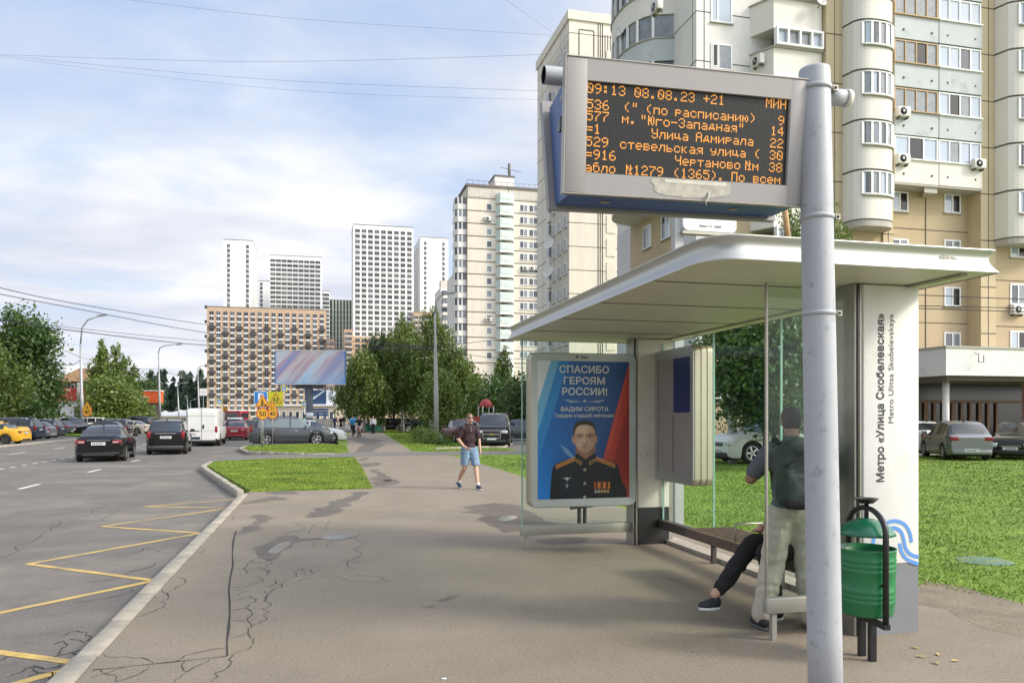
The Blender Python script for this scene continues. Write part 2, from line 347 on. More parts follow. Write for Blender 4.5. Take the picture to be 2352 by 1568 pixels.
# grass blades: nobody could count them
GRASS = mat('grass_blade', (.160, .235, .026), .75, var=.42, vs=.8, dirt='a3a64a', ds=.7, dt=(.55, .8))
def grass(name, poly, n, zbase, dmin=4, hh=(.035, .085), seed=1, wk=.0011):
    rs = np.random.RandomState(seed); P = np.array([p[:2] for p in poly]); lo, hi = P.min(0), P.max(0); got = []; tot = 0
    while tot < n:
        q = rs.uniform(lo, hi, (n*4, 2)); D = np.maximum(np.hypot(q[:, 0], q[:, 1]), dmin); q = q[rs.rand(len(q)) < (dmin/D)**1.6]
        inside = np.zeros(len(q), bool); j = len(P)-1
        for i in range(len(P)):
            c = ((P[i, 1] > q[:, 1]) != (P[j, 1] > q[:, 1])) & (q[:, 0] < (P[j, 0]-P[i, 0])*(q[:, 1]-P[i, 1])/(P[j, 1]-P[i, 1]+1e-9)+P[i, 0]); inside ^= c; j = i
        q = q[inside]; got.append(q); tot += len(q)
        if len(q) == 0: break
    q = np.concatenate(got)[:n]; n = len(q); D = np.hypot(q[:, 0], q[:, 1])
    th = rs.rand(n)*2*np.pi; h = rs.uniform(*hh, n)*(1+.25*np.sin(q[:, 0]*1.7)*np.cos(q[:, 1]*1.3)); wd = np.maximum(.006, D*wk)*rs.uniform(.7, 1.4, n); ln = rs.uniform(.01, .05, n)
    dx, dy = np.cos(th)*wd, np.sin(th)*wd; t2 = rs.rand(n)*2*np.pi
    v = np.empty((n, 3, 3)); v[:, 0] = np.stack([q[:, 0]-dx, q[:, 1]-dy, np.full(n, zbase)], 1); v[:, 1] = np.stack([q[:, 0]+dx, q[:, 1]+dy, np.full(n, zbase)], 1)
    v[:, 2] = np.stack([q[:, 0]+np.cos(t2)*ln, q[:, 1]+np.sin(t2)*ln, zbase+h], 1)
    return npmesh(name, v.reshape(-1, 3), np.arange(n*3).reshape(-1, 3), GRASS, kind='stuff')
nl = [(p[0]+.1, p[1]) for p in lawn_edge[1:]]+[(10,33),(14,33.5),(14.4,29.4),(45,29.4),(45,4)]
grass('grass', nl, 190000, -.01, 7, (.018, .042), 2, .0007)
grass('grass', i1, 90000, .01, 18, (.02, .045), 3, .0006)
grass('grass', i2, 20000, .01, 36, (.03, .06), 4, .0006)
fl = [(p[0]+.1, p[1]) for p in lawn_far]+[(9,90),(30,90),(30,63),(10.6,63),(9.5,38.6),(5,38.6)]
grass('grass', fl, 40000, -.01, 38, (.03, .07), 5, .0008)
grass('grass', lampisl, 6000, -.07, 70, (.06, .14), 6, .0009)
rg = random.Random(12); ee = []
for p_, q_ in zip(e, e[1:]+e[:1]):
    def rag(p, q, d): 
        if d == 3: return [p]
        m_ = (p+q)/2+Vector((-(q-p).y, (q-p).x, 0))*rg.uniform(-.13, .13); return rag(p, m_, d+1)+rag(m_, q, d+1)
    ee += rag(p_, q_, 0)
b = bmesh.new(); f = b.faces.new([b.verts.new((p.x, p.y, .0012)) for p in ee]); bmesh.ops.triangulate(b, faces=[f])
for f in b.faces:
    if f.normal.z < 0: f.normal_flip()
mb = MB(); mb.frombm(b, SOIL); mb.build('soil_strip', kind='structure')
# road markings
def stripe(mb, p, q, wd, m, z):
    p, q = Vector(p[:2]), Vector(q[:2]); d = (q-p).normalized(); nrm = Vector((-d.y, d.x))*wd/2
    mb.add([(*(p-nrm), z), (*(q-nrm), z), (*(q+nrm), z), (*(p+nrm), z)], [(0,1,2,3)], m)
mz = RZ+.004; mb = MB()
for i in range(-3, 12): stripe(mb, (-7.6, 4.0+6.25*i), (-7.6, 5.5+6.25*i), .13, WHITE_PAINT, mz)
for i in range(34): stripe(mb, (-11.1, 22+1.15*i), (-11.1, 22.55+1.15*i), .12, WHITE_PAINT, mz)
for i in range(-1, 14): stripe(mb, (-15.0, 24+6.6*i), (-15.0, 26+6.6*i), .12, WHITE_PAINT, mz)
for o in (-.15, .15): stripe(mb, (-11.3+o, 56), (-11.3+o, 96), .12, WHITE_PAINT, mz)
mb.build('lane_marking', kind='structure')
mb = MB(); zig = [G(x, y, RZ) for x, y in ((532,1148),(330,1163),(530,1166),(234,1209),(462,1224),(64,1295),(356,1333))]
dlt = zig[6]-zig[4]; zig.append(Vector((zig[5].x, zig[5].y-3.4, RZ))); zig.append(Vector((zig[6].x+.12, zig[6].y-3.15, RZ))); zig.append(Vector((zig[5].x+.1, zig[5].y-6.4, RZ)))
for p, q in zip(zig, zig[1:]): stripe(mb, p, q, .10, YELLOW_PAINT, mz+.0005*(zig.index(p) % 2))
mb.build('bus_bay_marking', kind='structure')
# cracks and damp patches, laid as thin sheets over the surface
def crop4(x, y): return G(x/2.6, 1040.3+y/2.6)
def crop5(x, y): return G(753.9+x/2.6, 1040.3+y/2.6)
def crop3(x, y): return G(724+x/4.457, 791.6+y/4.457)
def frac(p, q, k, rr, d=0):
    if d == k: return [p]
    m = (p+q)/2; L = (q-p).length; n = Vector((-(q-p).y, (q-p).x, 0)); A_ = .16 if k > 1 else .012; m = m+n*rr.uniform(-A_, A_)
    return frac(p, m, k, rr, d+1)+frac(m, q, k, rr, d+1)
cr = random.Random(8); mb = MB()
def crack(pts, wd, fn=crop4, k=2, z=.0042):
    P = [fn(*p) for p in pts]; out = []
    for p, q in zip(P, P[1:]): out += frac(p, q, k, cr)
    out.append(P[-1])
    vs, fs = [], []
    for i, p in enumerate(out):
        d = out[min(i+1, len(out)-1)]-out[max(i-1, 0)]; n = Vector((-d.y, d.x, 0)).normalized()*wd*cr.uniform(.25, .8)
        vs += [(p.x-n.x, p.y-n.y, z), (p.x+n.x, p.y+n.y, z)]
    for i in range(len(out)-1): fs.append((2*i, 2*i+2, 2*i+3, 2*i+1))
    mb.add(vs, fs, CRACK)
crack([(1410,462),(1388,600),(1374,750),(1372,900),(1365,1050),(1358,1210)], .016, k=1)
crack([(555,1295),(750,1275),(1000,1250),(1358,1212)], .009, k=1, z=.0045)
for pts in ([(1280,455),(1410,462)], [(620,1205),(780,1220),(860,1225),(915,1255)], [(540,1340),(650,1310),(750,1278)], [(600,1295),(680,1325),(695,1365)], [(695,1365),(800,1330),(890,1270)],
            [(1030,1250),(1110,1205),(1350,1165)], [(1100,1245),(1090,1280),(1125,1305),(1040,1370)], [(1125,1305),(1200,1260),(1250,1235)], [(1385,1215),(1360,1280),(1290,1310),(1260,1365)],
            [(1385,1215),(1490,1165),(1520,1110),(1485,1065),(1505,1035),(1480,1000),(1390,1000)], [(1485,1065),(1375,1105)], [(1505,1035),(1590,995),(1610,945),(1570,930),(1460,935)],
            [(1480,1000),(1500,950),(1460,925),(1380,940)], [(1570,930),(1620,905),(1590,870),(1610,835),(1690,800),(1770,735),(1760,700)], [(1460,925),(1530,880),(1500,850),(1385,885)],
            [(1390,815),(1475,820),(1420,850)], [(1385,800),(1470,800),(1575,765),(1540,740)], [(1590,870),(1590,835),(1560,820)], [(1690,800),(1640,760),(1580,805)], [(1770,700),(1840,690),(1870,725)], [(1800,690),(1830,730)],
            [(1470,720),(1480,660),(1540,630),(1620,640),(1590,680)], [(1480,700),(1560,690),(1600,735)], [(1540,680),(1610,720)], [(1490,640),(1560,655),(1660,625)], [(1380,690),(1470,690)], [(1390,640),(1480,632)],
            [(1740,410),(1810,440),(1740,470),(1850,480),(1880,430),(1800,420)], [(1850,345),(1870,380),(1810,390)], [(1740,470),(1700,490)], [(1880,430),(1950,460),(1970,400)], [(2150,480),(2190,540),(2110,570),(2145,620),(2080,650),(2110,690)],
            [(1900,530),(1880,560)], [(1990,520),(1950,560),(2000,570)], [(2050,640),(2150,660)], [(1760,770),(1850,745),(1990,738),(2090,770)], [(2090,770),(2150,765),(2240,770),(2340,765),(2280,740),(2000,740)],
            [(1070,740),(1050,800),(1000,830),(960,885),(990,900),(930,940),(800,980)], [(970,815),(1000,850)], [(1160,570),(1230,575),(1190,600),(1140,600)], [(1380,340),(1470,345)], [(1340,410),(1400,370)]):
    crack(pts, .0052)
crack([(1950,735),(2060,760),(2250,755)], .006, crop5)
mb.build('pavement_crack', kind='structure')
mb = MB()
def rcrop4(x, y): return G(x/2.6, 1040.3+y/2.6, RZ)
for pts in ([(0,625),(90,570),(220,510),(310,460),(350,400)], [(350,400),(480,380),(650,310),(850,210)], [(600,400),(680,350)], [(440,890),(560,880),(720,850),(790,810)], [(510,770),(600,765),(720,740),(860,690),(930,655)], [(800,600),(880,560),(960,590)],
            [(380,1090),(450,1060),(520,1070),(550,1100),(500,1130),(420,1110)], [(320,1140),(380,1120),(400,1150),(360,1180),(340,1210),(430,1190),(510,1160)], [(260,1240),(330,1210),(380,1240),(330,1280),(260,1290),(210,1270)], [(330,1280),(400,1270),(430,1300),(380,1330),(310,1310)],
            [(150,1290),(210,1270),(230,1310),(170,1330)], [(230,1310),(310,1310),(290,1350)], [(430,1190),(470,1220),(430,1260),(380,1240)], [(0,1240),(60,1210),(110,1180)], [(60,1330),(150,1290)], [(1350,40),(1425,0)]):
    crack(pts, .009, rcrop4, 2, RZ+.004)
mb.build('road_crack', kind='structure')
WET = mat('damp_asphalt', (.115, .096, .078), .6, var=.2, vs=2, spec=.3, dirt='6f6555', ds=1.6, dt=(.45, .75))
POOL = mat('standing_water', (.09, .08, .07), .12, spec=.6)
NDAMP = [0]
def damp(pts, fn, m=WET, z=.0008, amp=.10, k=2):
    NDAMP[0] += 1; z += .00004*NDAMP[0]
    P = [fn(*p) for p in pts]; out = []; rr = random.Random(len(pts)*7)
    for i in range(len(P)):
        p, q = P[i], P[(i+1) % len(P)]
        def fr(p, q, d):
            if d == 3: return [p]
            mm = (p+q)/2+Vector((-(q-p).y, (q-p).x, 0))*rr.uniform(-amp, amp)*1.6
            return fr(p, mm, d+1)+fr(mm, q, d+1)
        out += fr(p, q, 0)
    b = bmesh.new(); vs = [b.verts.new((p.x, p.y, z)) for p in out]; f = b.faces.new(vs); bmesh.ops.triangulate(b, faces=[f])
    for f in b.faces:
        if f.normal.z < 0: f.normal_flip()
    mb = MB(); mb.frombm(b, m); return mb.build('puddle', kind='structure')
damp([(1530,600),(1600,530),(1650,497),(1760,490),(1790,510),(1900,505),(1960,487),(2060,480),(2115,498),(2040,520),(1920,515),(1790,525),(1750,560),(1680,610),(1600,640)], crop4)
damp([(1600,590),(1660,540),(1740,520),(1720,560),(1650,605)], crop4, POOL, .0032, .04)
damp([(1910,503),(1960,488),(2060,483),(2105,498),(2040,516),(1950,515)], crop4, POOL, .0032, .03)
damp([(2080,235),(2200,228),(2150,270),(2100,310),(2040,350),(1960,375),(1860,385),(1890,345),(1960,310),(2030,275)], crop4)
damp([(1480,380),(1560,365),(1630,385),(1610,410),(1540,425),(1570,445),(1500,470),(1410,490),(1440,455),(1490,430)], crop4)
damp([(1540,275),(1650,255),(1710,265),(1700,280),(1600,285),(1440,305)], crop4)
damp([(1600,232),(1700,226),(1780,230),(1760,245),(1640,248)], crop4)
damp([(540,1410),(560,1370),(620,1350),(640,1330),(590,1300),(560,1280),(640,1270),(680,1310),(700,1340),(780,1370),(860,1420),(740,1440),(600,1460)], crop3)
damp([(700,1383),(760,1378),(790,1390),(740,1400),(700,1396)], crop3, POOL, .0032, .04)
damp([(420,1180),(520,1150),(570,1185),(500,1190)], crop3); damp([(430,1215),(620,1205),(690,1212),(560,1245),(450,1250)], crop3)
damp([(400,1100),(430,1040),(420,990),(380,950),(520,945),(600,1000),(640,1060),(600,1090),(480,1105)], crop3, amp=.05)
damp([(780,350),(880,345),(800,325),(980,295),(1150,310),(1260,380),(1380,425),(1150,465),(1040,475),(960,430),(880,395),(940,370)], crop5, amp=.07)
damp([(1000,400),(1040,375),(1120,372),(1130,388),(1050,410)], crop5, POOL, .0032, .04)
damp([(1240,520),(1450,500),(1560,505),(1500,540),(1330,548)], crop5, amp=.06)
damp([(560,915),(640,903),(625,925)], crop5); damp([(650,882),(720,855),(780,845),(740,870),(690,888)], crop5); 
for i in range(26):
    x, y = rnd.uniform(150, 2300), rnd.uniform(780, 1330); s = rnd.uniform(3, 7)
    damp([(x-s*1.6, y), (x, y-s*.4), (x+s*1.6, y), (x, y+s*.4)], crop5, amp=.1)
# ------------------------------------------------------------------ buildings
CREAM = panel_mat('cream_panels', 'd3cbbd', 3.2, 2.8, '5a544c', .045, .03)
GLASSD = mat('window_glass', (.045, .055, .07), .06, spec=.8)
GLASSM = mat('window_glass_curtained', (.20, .22, .24), .12, spec=.7, var=.3, vs=2)
GLASSL = mat('window_glass_bright', (.36, .42, .50), .08, spec=.8)
GLASSK = mat('window_glass_open', (.012, .011, .012), .2)
WFRAME = mat('window_frame_white', 'e4e4e0', .5)
BFRAME = mat('window_frame_brown', 'a58c66', .6)
GFRAME = mat('window_frame_grey', '6f6d70', .6)
SILL = mat('window_sill', 'a9a49a', .7)
def make_window(name, w, h, cols, frame, glasses, parent, M, th=.06, sill=True, bars=None, proud=.05, split=False):
    """frame mesh with its pane as a sub-part; faces -y, origin at the centre"""
    fb = MB(); gb = MB(); p = proud
    fb.box((-w/2, -p, -h/2), (w/2, .02, -h/2+th), frame); fb.box((-w/2, -p, h/2-th), (w/2, .02, h/2), frame)
    xs = [-w/2+w*i/cols for i in range(cols+1)] if not bars else [-w/2+w*q for q in bars]
    for i, x in enumerate(xs):
        x0 = x if i == 0 else (x-th if i == len(xs)-1 else x-th/2)
        fb.box((x0, -p, -h/2+th), (x0+th, .02, h/2-th), frame)
    for i in range(len(xs)-1):
        g = glasses[i % len(glasses)]
        gb.add([(xs[i], -p*.35, -h/2), (xs[i+1], -p*.35, -h/2), (xs[i+1], -p*.35, h/2), (xs[i], -p*.35, h/2)], [(0,1,2,3)], g)
        if split and i % 2 == 0: fb.box((xs[i]+th, -p*.9, h*.02), (xs[i+1]-th, .01, h*.02+th*.8), frame)
    if sill: fb.box((-w/2-.06, -p-.08, -h/2-.06), (w/2+.06, 0, -h/2-.001), SILL)
    o = fb.build(name, parent, M); gb.build('pane', o); return o
_wm = {}
def simple_window(w, h, cols, frame, glass, th=.1, panel=0.0, pm=None):
    """one light mesh for far facades"""
    k = (w, h, cols, frame.name, glass.name, th, panel)
    if k in _wm: return _wm[k]
    mb = MB(); y = -.06
    mb.add([(-w/2, y, -h/2), (w/2, y, -h/2), (w/2, y, h/2), (-w/2, y, h/2)], [(0,1,2,3)], glass)
    y = -.12
    for i in range(cols+1):
        x = -w/2+w*i/cols; x0, x1 = max(-w/2, x-th/2), min(w/2, x+th/2); mb.box((x0, y, -h/2), (x1, -.05, h/2), frame)
    for z in (-h/2, h/2-th): mb.box((-w/2, y-.004, z), (w/2, -.055, z+th), frame)
    if panel: mb.box((-w/2, -.35, -h/2-panel), (w/2, .0, -h/2-.02), pm)
    me = bpy.data.meshes.new('window'); me.from_pydata(mb.v, [], mb.f)
    for q in mb.mats: me.materials.append(q)
    me.polygons.foreach_set('material_index', mb.mi); me.update(); _wm[k] = (me, mb); return _wm[k]
def place_windows(root, items, name='window', most=98):
    """items: (mesh pair, x, y, z, rz): the first `most` as parts, the rest as one part"""
    for (me, mb), x, y, z, rz in items[:most]:
        o = link(name, me, root); o.location = (x, y, z); o.rotation_euler = (0, 0, rz)
    if len(items) > most:
        al = MB()
        for (me, mb), x, y, z, rz in items[most:]:
            M = T(x, y, z) @ Matrix.Rotation(rz, 4, 'Z')
            o = len(al.v); al.v += [tuple(M @ Vector(v)) for v in mb.v]
            for f, k, s in zip(mb.f, mb.mi, mb.sm): al.f.append(tuple(i+o for i in f)); al.mi.append(al.m(mb.mats[k])); al.sm.append(s)
        al.build(name, root, kind='stuff')
def c2(x, y): return 422+x/3.466, 482.5+y/3.466       # a crop's pixels back to the working frame
TW = mat('tower_render_white', (.80, .80, .79), .8, var=.03, vs=.1)
TB = mat('tower_brick_beige', (.50, .36, .245), .9, var=.07, vs=.4)
TB2 = mat('tower_brick_orange', (.42, .26, .17), .9, var=.08, vs=.4)
TG = mat('tower_cladding_dark', (.05, .055, .06), .6)
TL = mat('tower_fin_pale', (.50, .53, .42), .7)
DK = mat('tower_window_dark', (.045, .047, .052), .25, spec=.6)
DK2 = mat('tower_window_darker', (.02, .02, .022), .25)
DK3 = mat('tower_window_mid', (.10, .105, .11), .2, spec=.7)
FG = mat('tower_frame', (.30, .29, .28), .6)
ROOFT = mat('roof_edge', (.16, .14, .13), .8)
BASK = mat('balcony_metal_dark', (.065, .06, .06), .6)
def tower(name, label, x0, x1, ytop, a0, depth, wm, cols=None, rows=None, dr=None, first=None, ww=2.0, wh=1.9, side=None, panel=.45, mech=True, zbase=-.25):
    pa, pb = ONA(x0, ytop, a0), ONA(x1, ytop, a0); W = pb.x-pa.x; Z = pa.z
    root = thing(name, label, 'building', (pa.x, a0, 0))
    mb = MB(); mb.box((0, 0, zbase), (W, depth, Z), wm); mb.build('wall', root)
    mb = MB(); mb.box((-.12, -.12, Z+.002), (W+.12, depth+.12, Z+.35), ROOFT)
    if mech:
        for k in range(3): mb.box((W*(.2+.27*k), depth*.4, Z+.35), (W*(.2+.27*k)+1.6, depth*.4+2, Z+1.5), ROOFT)
    mb.build('roof_edge', root)
    items = []; rr = random.Random(int(x0))
    if cols:
        us = [(ONA(c, ytop, a0).x-pa.x) for c in cols]; zs = [ONA(x0, first+dr*i, a0).z for i in range(rows)]
        for z in zs:
            for u in us:
                g = DK if rr.random() < .62 else (DK2 if rr.random() < .25 else DK3)
                items.append((simple_window(ww, wh, 2 if ww > 1.4 else 1, FG, g, .16, panel, wm if name != 'apartment_block' else TW), u, 0, z, 0))
        if side:
            n, ssz = side; sx = W if x1 < 735 else 0; rz = math.pi/2 if x1 < 735 else -math.pi/2
            for z in zs:
                for i in range(n): items.append((simple_window(ww*1.0, wh, 2, FG, DK, .16, panel, wm), sx, depth*(i+.5)/n, z, rz))
    place_windows(root, items)
    return root, W, Z, pa
def cr2(xs): return [422+x/3.466 for x in xs]
# far white towers
tower('tower_block', 'narrow white tower at the left end of the far group, windows only near its edges', 514, 580, 550, 480, 40, TW, cr2([357, 508]), 18, 39.5/3.466, 482.5+283/3.466, 1.5, 2.1, (6, 0))
tower('tower_block', 'small plain white tower between the narrow one and the nine-bay one', 594, 622, 645, 560, 30, TW, [600.5], 10, 9.6, 652, 1.6, 2.0)
tower('tower_block', 'broad white tower of nine window columns directly behind the beige block', 620, 740, 586, 520, 22, TW, cr2([710+44.7*i for i in range(9)]), 12, 36.5/3.466, 482.5+400/3.466, 3.1, 1.9)
tower('tower_block', 'low white tower sliver between the broad white tower and the striped one', 741, 757.5, 668.5, 560, 20, TW, [745, 752], 12, 9.6, 677, 2.4, 2.0)
r, W, Z, pa = tower('tower_block', 'tallest white tower with nine columns of windows over a beige base', 811.5, 949.5, 515.5, 440, 24, TW, cr2([1384+51.6*i for i in range(9)]), 20, 43.3/3.466, 482.5+163/3.466, 2.55, 2.0)
mb = MB(); zb = ONA(812, 482.5+1003/3.466, 440).z; mb.box((-.25, -.25, -.25), (W+.25, 24.2, zb), TB); mb.build('base', r)
its = []; zs = [zb-2.2-3.05*i for i in range(13)]
for z in zs:
    for c in cr2([1384+51.6*i for i in range(9)]): its.append((simple_window(2.55, 2.0, 2, FG, DK, .16), ONA(c, 600, 440).x-pa.x, -.26, z, 0))
place_windows(r, its, 'base_window', 60)
tower('tower_block', 'white sliver of a tower behind the tallest white tower', 949.6, 960, 641, 520, 20, TW, None, mech=False)
tower('tower_block', 'narrow white tower with two thin window columns next to the cream panel flats', 966, 1029.5, 545, 462, 34, TW, cr2([1923, 2068]), 16, 39.6/3.466, 482.5+263/3.466, 1.5, 2.1, (6, 0))
# dark tower with pale fins
r, W, Z, pa = tower('tower_block', 'dark tower with pale vertical stripes between the white towers', 758, 810, 689, 500, 20, TG, None)
mb = MB()
for i in range(7): mb.box((W*(.09+.142*i), -.3, 0), (W*(.09+.142*i)+1.0, 0.02, Z), TL)
for i in range(20): mb.box((0, -.06, Z-6-3.4*i), (W, .01, Z-5.4-3.4*i), FG)
mb.build('fin', r)
# the beige block
cols = cr2([222+54.8*i for i in range(17)])
r, W, Z, pa = tower('apartment_block', 'long beige brick block with grids of windows and dark baskets behind the billboard', 475, 749.5, 704, 405, 24, TB, cols, 19, 44.6/3.466, 482.5+818/3.466, 2.0, 2.0, None, .55)
its = []
bk = MB(); bk.box((-1.5, -1.1, -.5), (1.5, 0, .55), BASK); bk.box((-1.7, -1.2, .56), (1.7, 0, .66), BASK); bk.box((-1.5, -1.1, -.6), (1.5, 0, -.504), BASK)
bme = bpy.data.meshes.new('balcony'); bme.from_pydata(bk.v, [], bk.f); bme.materials.append(BASK); bk_pair = (bme, bk)
for j in range(16):
    for i in range(17):
        if j >= 2 and ((i % 4 == 0 and j % 2 == 0) or (i % 4 == 2 and j % 2 == 1)):
            its.append((bk_pair, ONA(cols[i], 704, 405).x-pa.x+.2, 0, ONA(475, 482.5+(818+44.6*j+26)/3.466, 405).z, 0))
for k in range(7): its.append((bk_pair, -.1, 3, 12+7.2*k, -math.pi/2))
place_windows(r, its, 'balcony', 98)
mb = MB()
for i in range(12): mb.box((W*i/12+.4, -1.1, 4.2), (W*(i+1)/12-.4, 0.01, 4.8), TW)
mb.build('shop_canopy', r)
tower('apartment_block', 'orange brick sliver right of the long beige block', 749.7, 768, 779, 402, 16, TB2, [754, 762], 12, 12.8, 788, 1.9, 2.0, None, 0, False)
tower('apartment_block', 'low orange brick wing left of the tallest tower', 790, 811.3, 756.5, 436, 16, TB, [796, 804], 14, 12.4, 766, 2.0, 2.0, None, .4, False)
tower('apartment_block', 'low beige brick wing rising above the birches', 949.8, 1000, 717, 436, 16, TB, [955, 967, 980, 992], 14, 12.4, 729, 2.4, 2.0, None, .4, False)

# ---- seventeen-storey panel flats
def split_joint(mb, x0, x1, y, zs, m, t=.05):
    for z in zs: mb.box((x0, y-.02, z-t/2), (x1, y+.01, z+t/2), m)
JOINT = mat('panel_joint', '57524b', .9)
PALE = mat('facade_pale_cream', 'dcd4c6', .85, var=.05, vs=.4)
MINT = mat('balcony_mint', 'c6d5ce', .7, var=.05, vs=1)
WHITEP = mat('facade_white', 'dedad2', .85, var=.05, vs=.3, dirt='b8b2a7', ds=.25, dt=(.55, .8))
RECESS_TRIM = mat('recess_shade_and_trim', '6d645c', .9)  # recess shade put into the colour; also used for porch underside, brackets, one wall
def c3(x, y): return 949.9+x/4.16, 376.9+y/4.16
a0 = 169.0
def g3(x, y): return ONA(*c3(x, y), a0)
pa, pb = g3(510, 210), g3(1420, 210); W = pb.x-pa.x; Z = pa.z
root = thing('apartment_building', 'cream seventeen-storey flats with a stack of mint green balconies', 'building', (pa.x, a0, 0))
def L3(x, y): p = g3(x, y); return p.x-pa.x, p.z
FLH = L3(600, 325)[1]-L3(600, 445.8)[1]
ztop = L3(600, 325)[1]
mb = MB(); mb.box((0, 0, -.2), (W, 16, Z), panel_mat('cream_panels_far', 'd9d0c0', 9.4, FLH, '6a6258', .13, .02, None, 0, -(ztop % FLH)+FLH)); mb.build('wall', root)
mb = MB(); mb.box((-.3, -.35, Z+.01), (W, 16.2, Z+.5), ROOFT)
for i in range(18): mb.tube([(W*i/17, -.2, Z+.5), (W*i/17, -.2, Z+1.3)], .04, ROOFT, 4)
mb.tube([(0, -.2, Z+1.3), (W, -.2, Z+1.3)], .04, ROOFT, 4); mb.build('parapet', root)
mb = MB()
for i in range(60): mb.box((.3+i*W/60, -.12, ztop+.35), (.3+i*W/60+W/120, .01, Z-.4), WHITEP)
mb.build('attic_band', root)
x0, x1 = L3(805, 0)[0], L3(990, 0)[0]; mb = MB(); mb.box((x0, 3, Z+.5), (x1, 9, Z+3.6), WHITEP); mb.box((x0-.2, 2.8, Z+3.61), (x1+.2, 9.2, Z+3.9), ROOFT)
mb.tube([(x0+3.6, 4, Z+3.9), (x0+3.6, 4, Z+7)], .35, ROOFT, 8); mb.tube([(x0+1.5, 4, Z+6), (x0+6.5, 4, Z+5.2)], .06, ROOFT, 4); mb.build('roof_hut', root)
nf = 16
for k in range(nf):
    z0 = ztop-FLH*(k+1)
    if k < 13:
        u = L3(723, 0)[0]; make_window('window', 1.3, 1.55, 1, WFRAME, [GLASSM if k % 3 else GLASSD], root, T(u, 0, L3(0, 364+120.8*k)[1]), .13, False)
        u = L3(1052, 0)[0]; make_window('window', 1.9, 1.65, 2, WFRAME, [GLASSD, GLASSM], root, T(u, 0, L3(0, 352+120.8*k)[1]), .13, True)
        u = L3(1166, 0)[0]; make_window('window', 3.2, 1.65, 3, WFRAME, [GLASSM, GLASSD, GLASSM] if k % 2 else [GLASSD, GLASSM, GLASSL], root, T(u, 0, L3(0, 352+120.8*k)[1]), .13, True)
    b0, b1 = L3(785, 0)[0], L3(955, 0)[0]; zt = L3(0, 232+120.8*k)[1]; zb = L3(0, 318+120.8*k)[1]
    mb = MB(); mb.prism([(b0, 0), (b0+.7, -1.5), (b1-.7, -1.5), (b1, 0)], zb, zt, MINT); mb.prism([(b0-.15, 0), (b0+.6, -1.65), (b1-.6, -1.65), (b1+.15, 0)], zb-.25, zb-.002, WHITEP)
    for q, m_ in ((.25, WHITEP), (.33, MINT)): mb.box((b0+(b1-b0)*q, -1.5-.05*(q/.25), zb+.5+q-.25), (b1-(b1-b0)*q, -1.45, zt-.5-q+.25), m_)
    mb.build('balcony', root)
    mb = MB(); mb.box((b0+1.3, -.05, zb-FLH*.36), (b1-1.6, .02, zb-.26), RECESS_TRIM); mb.box((b0+2.2, -.09, zb-FLH*.3), (b0+4.0, -.04, zb-FLH*.16), GLASSD); mb.tube([(b0+1.5, -.4, zb-.3), (b1-1.8, -.4, zb-FLH*.36)], .12, JOINT, 4); mb.build('stair_opening', root)  # flat dark panel on the wall face paints the shade of a recess
    r0 = L3(1222, 0)[0]; mb = MB(); mb.box((r0, -.9, zb+.2), (r0+2.6, 0.01, zb+FLH*.52), WHITEP); mb.box((r0+.3, -.95, zb+FLH*.55), (r0+2.5, 0.01, zb+FLH*.98), GLASSM if k % 4 else RECESS_TRIM); mb.build('loggia', root)
    if k < 15:                                     # bays on the receding end wall
        z1 = ztop-FLH*k-FLH*.9; mb = MB()
        mb.prism([(-2.6, 3.5), (-2.6, 1.4), (-1.9, .5), (0, .5), (0, 3.5)], z1, z1+1.2, WHITEP); mb.prism([(-2.5, 3.4), (-2.5, 1.45), (-1.85, .58), (0, .58), (0, 3.4)], z1+1.2, z1+FLH-.15, GLASSM if k % 2 else GLASSD)
        for px_, py_ in ((-2.6, 1.4), (-1.9, .5), (-1.0, .5)): mb.box((px_-.1, py_-.06, z1+1.2), (px_+.1, py_+.1, z1+FLH-.14), WFRAME)
        mb.build('bay_window', root)
# farther stepped flats
for (xa, xb, yt, aa, lab) in ((1044, 1075, 626, 235, 'pale flats with bay windows just left of the mint balcony block'), (1012, 1044, 660, 262, 'lower pale stepped flats above the birch tops')):
    p, q = ONA(xa, yt, aa), ONA(xb+12, yt, aa); W2 = q.x-p.x
    rt = thing('apartment_building', lab, 'building', (p.x, aa, 0)); mb = MB(); mb.box((0, 0, -.2), (W2, 14, p.z), WHITEP); mb.prism([(0, 0), (W2*.5, 0), (W2*.5, 3), (0, 3)], p.z, p.z+2.4, CREAM); mb.build('wall', rt)
    for k in range(13):
        z = p.z-2.4-2.9*k
        for j in range(2):
            mb = MB(); xx = .3+j*2.6; mb.prism([(xx, 0), (xx+.4, -.9), (xx+1.8, -.9), (xx+2.2, 0)], z-1.3, z-.2, WHITEP); mb.prism([(xx+.05, 0), (xx+.42, -.85), (xx+1.78, -.85), (xx+2.15, 0)], z-.2, z+1.2, GLASSM if (j+k) % 2 else GLASSD); mb.build('bay_window', rt)

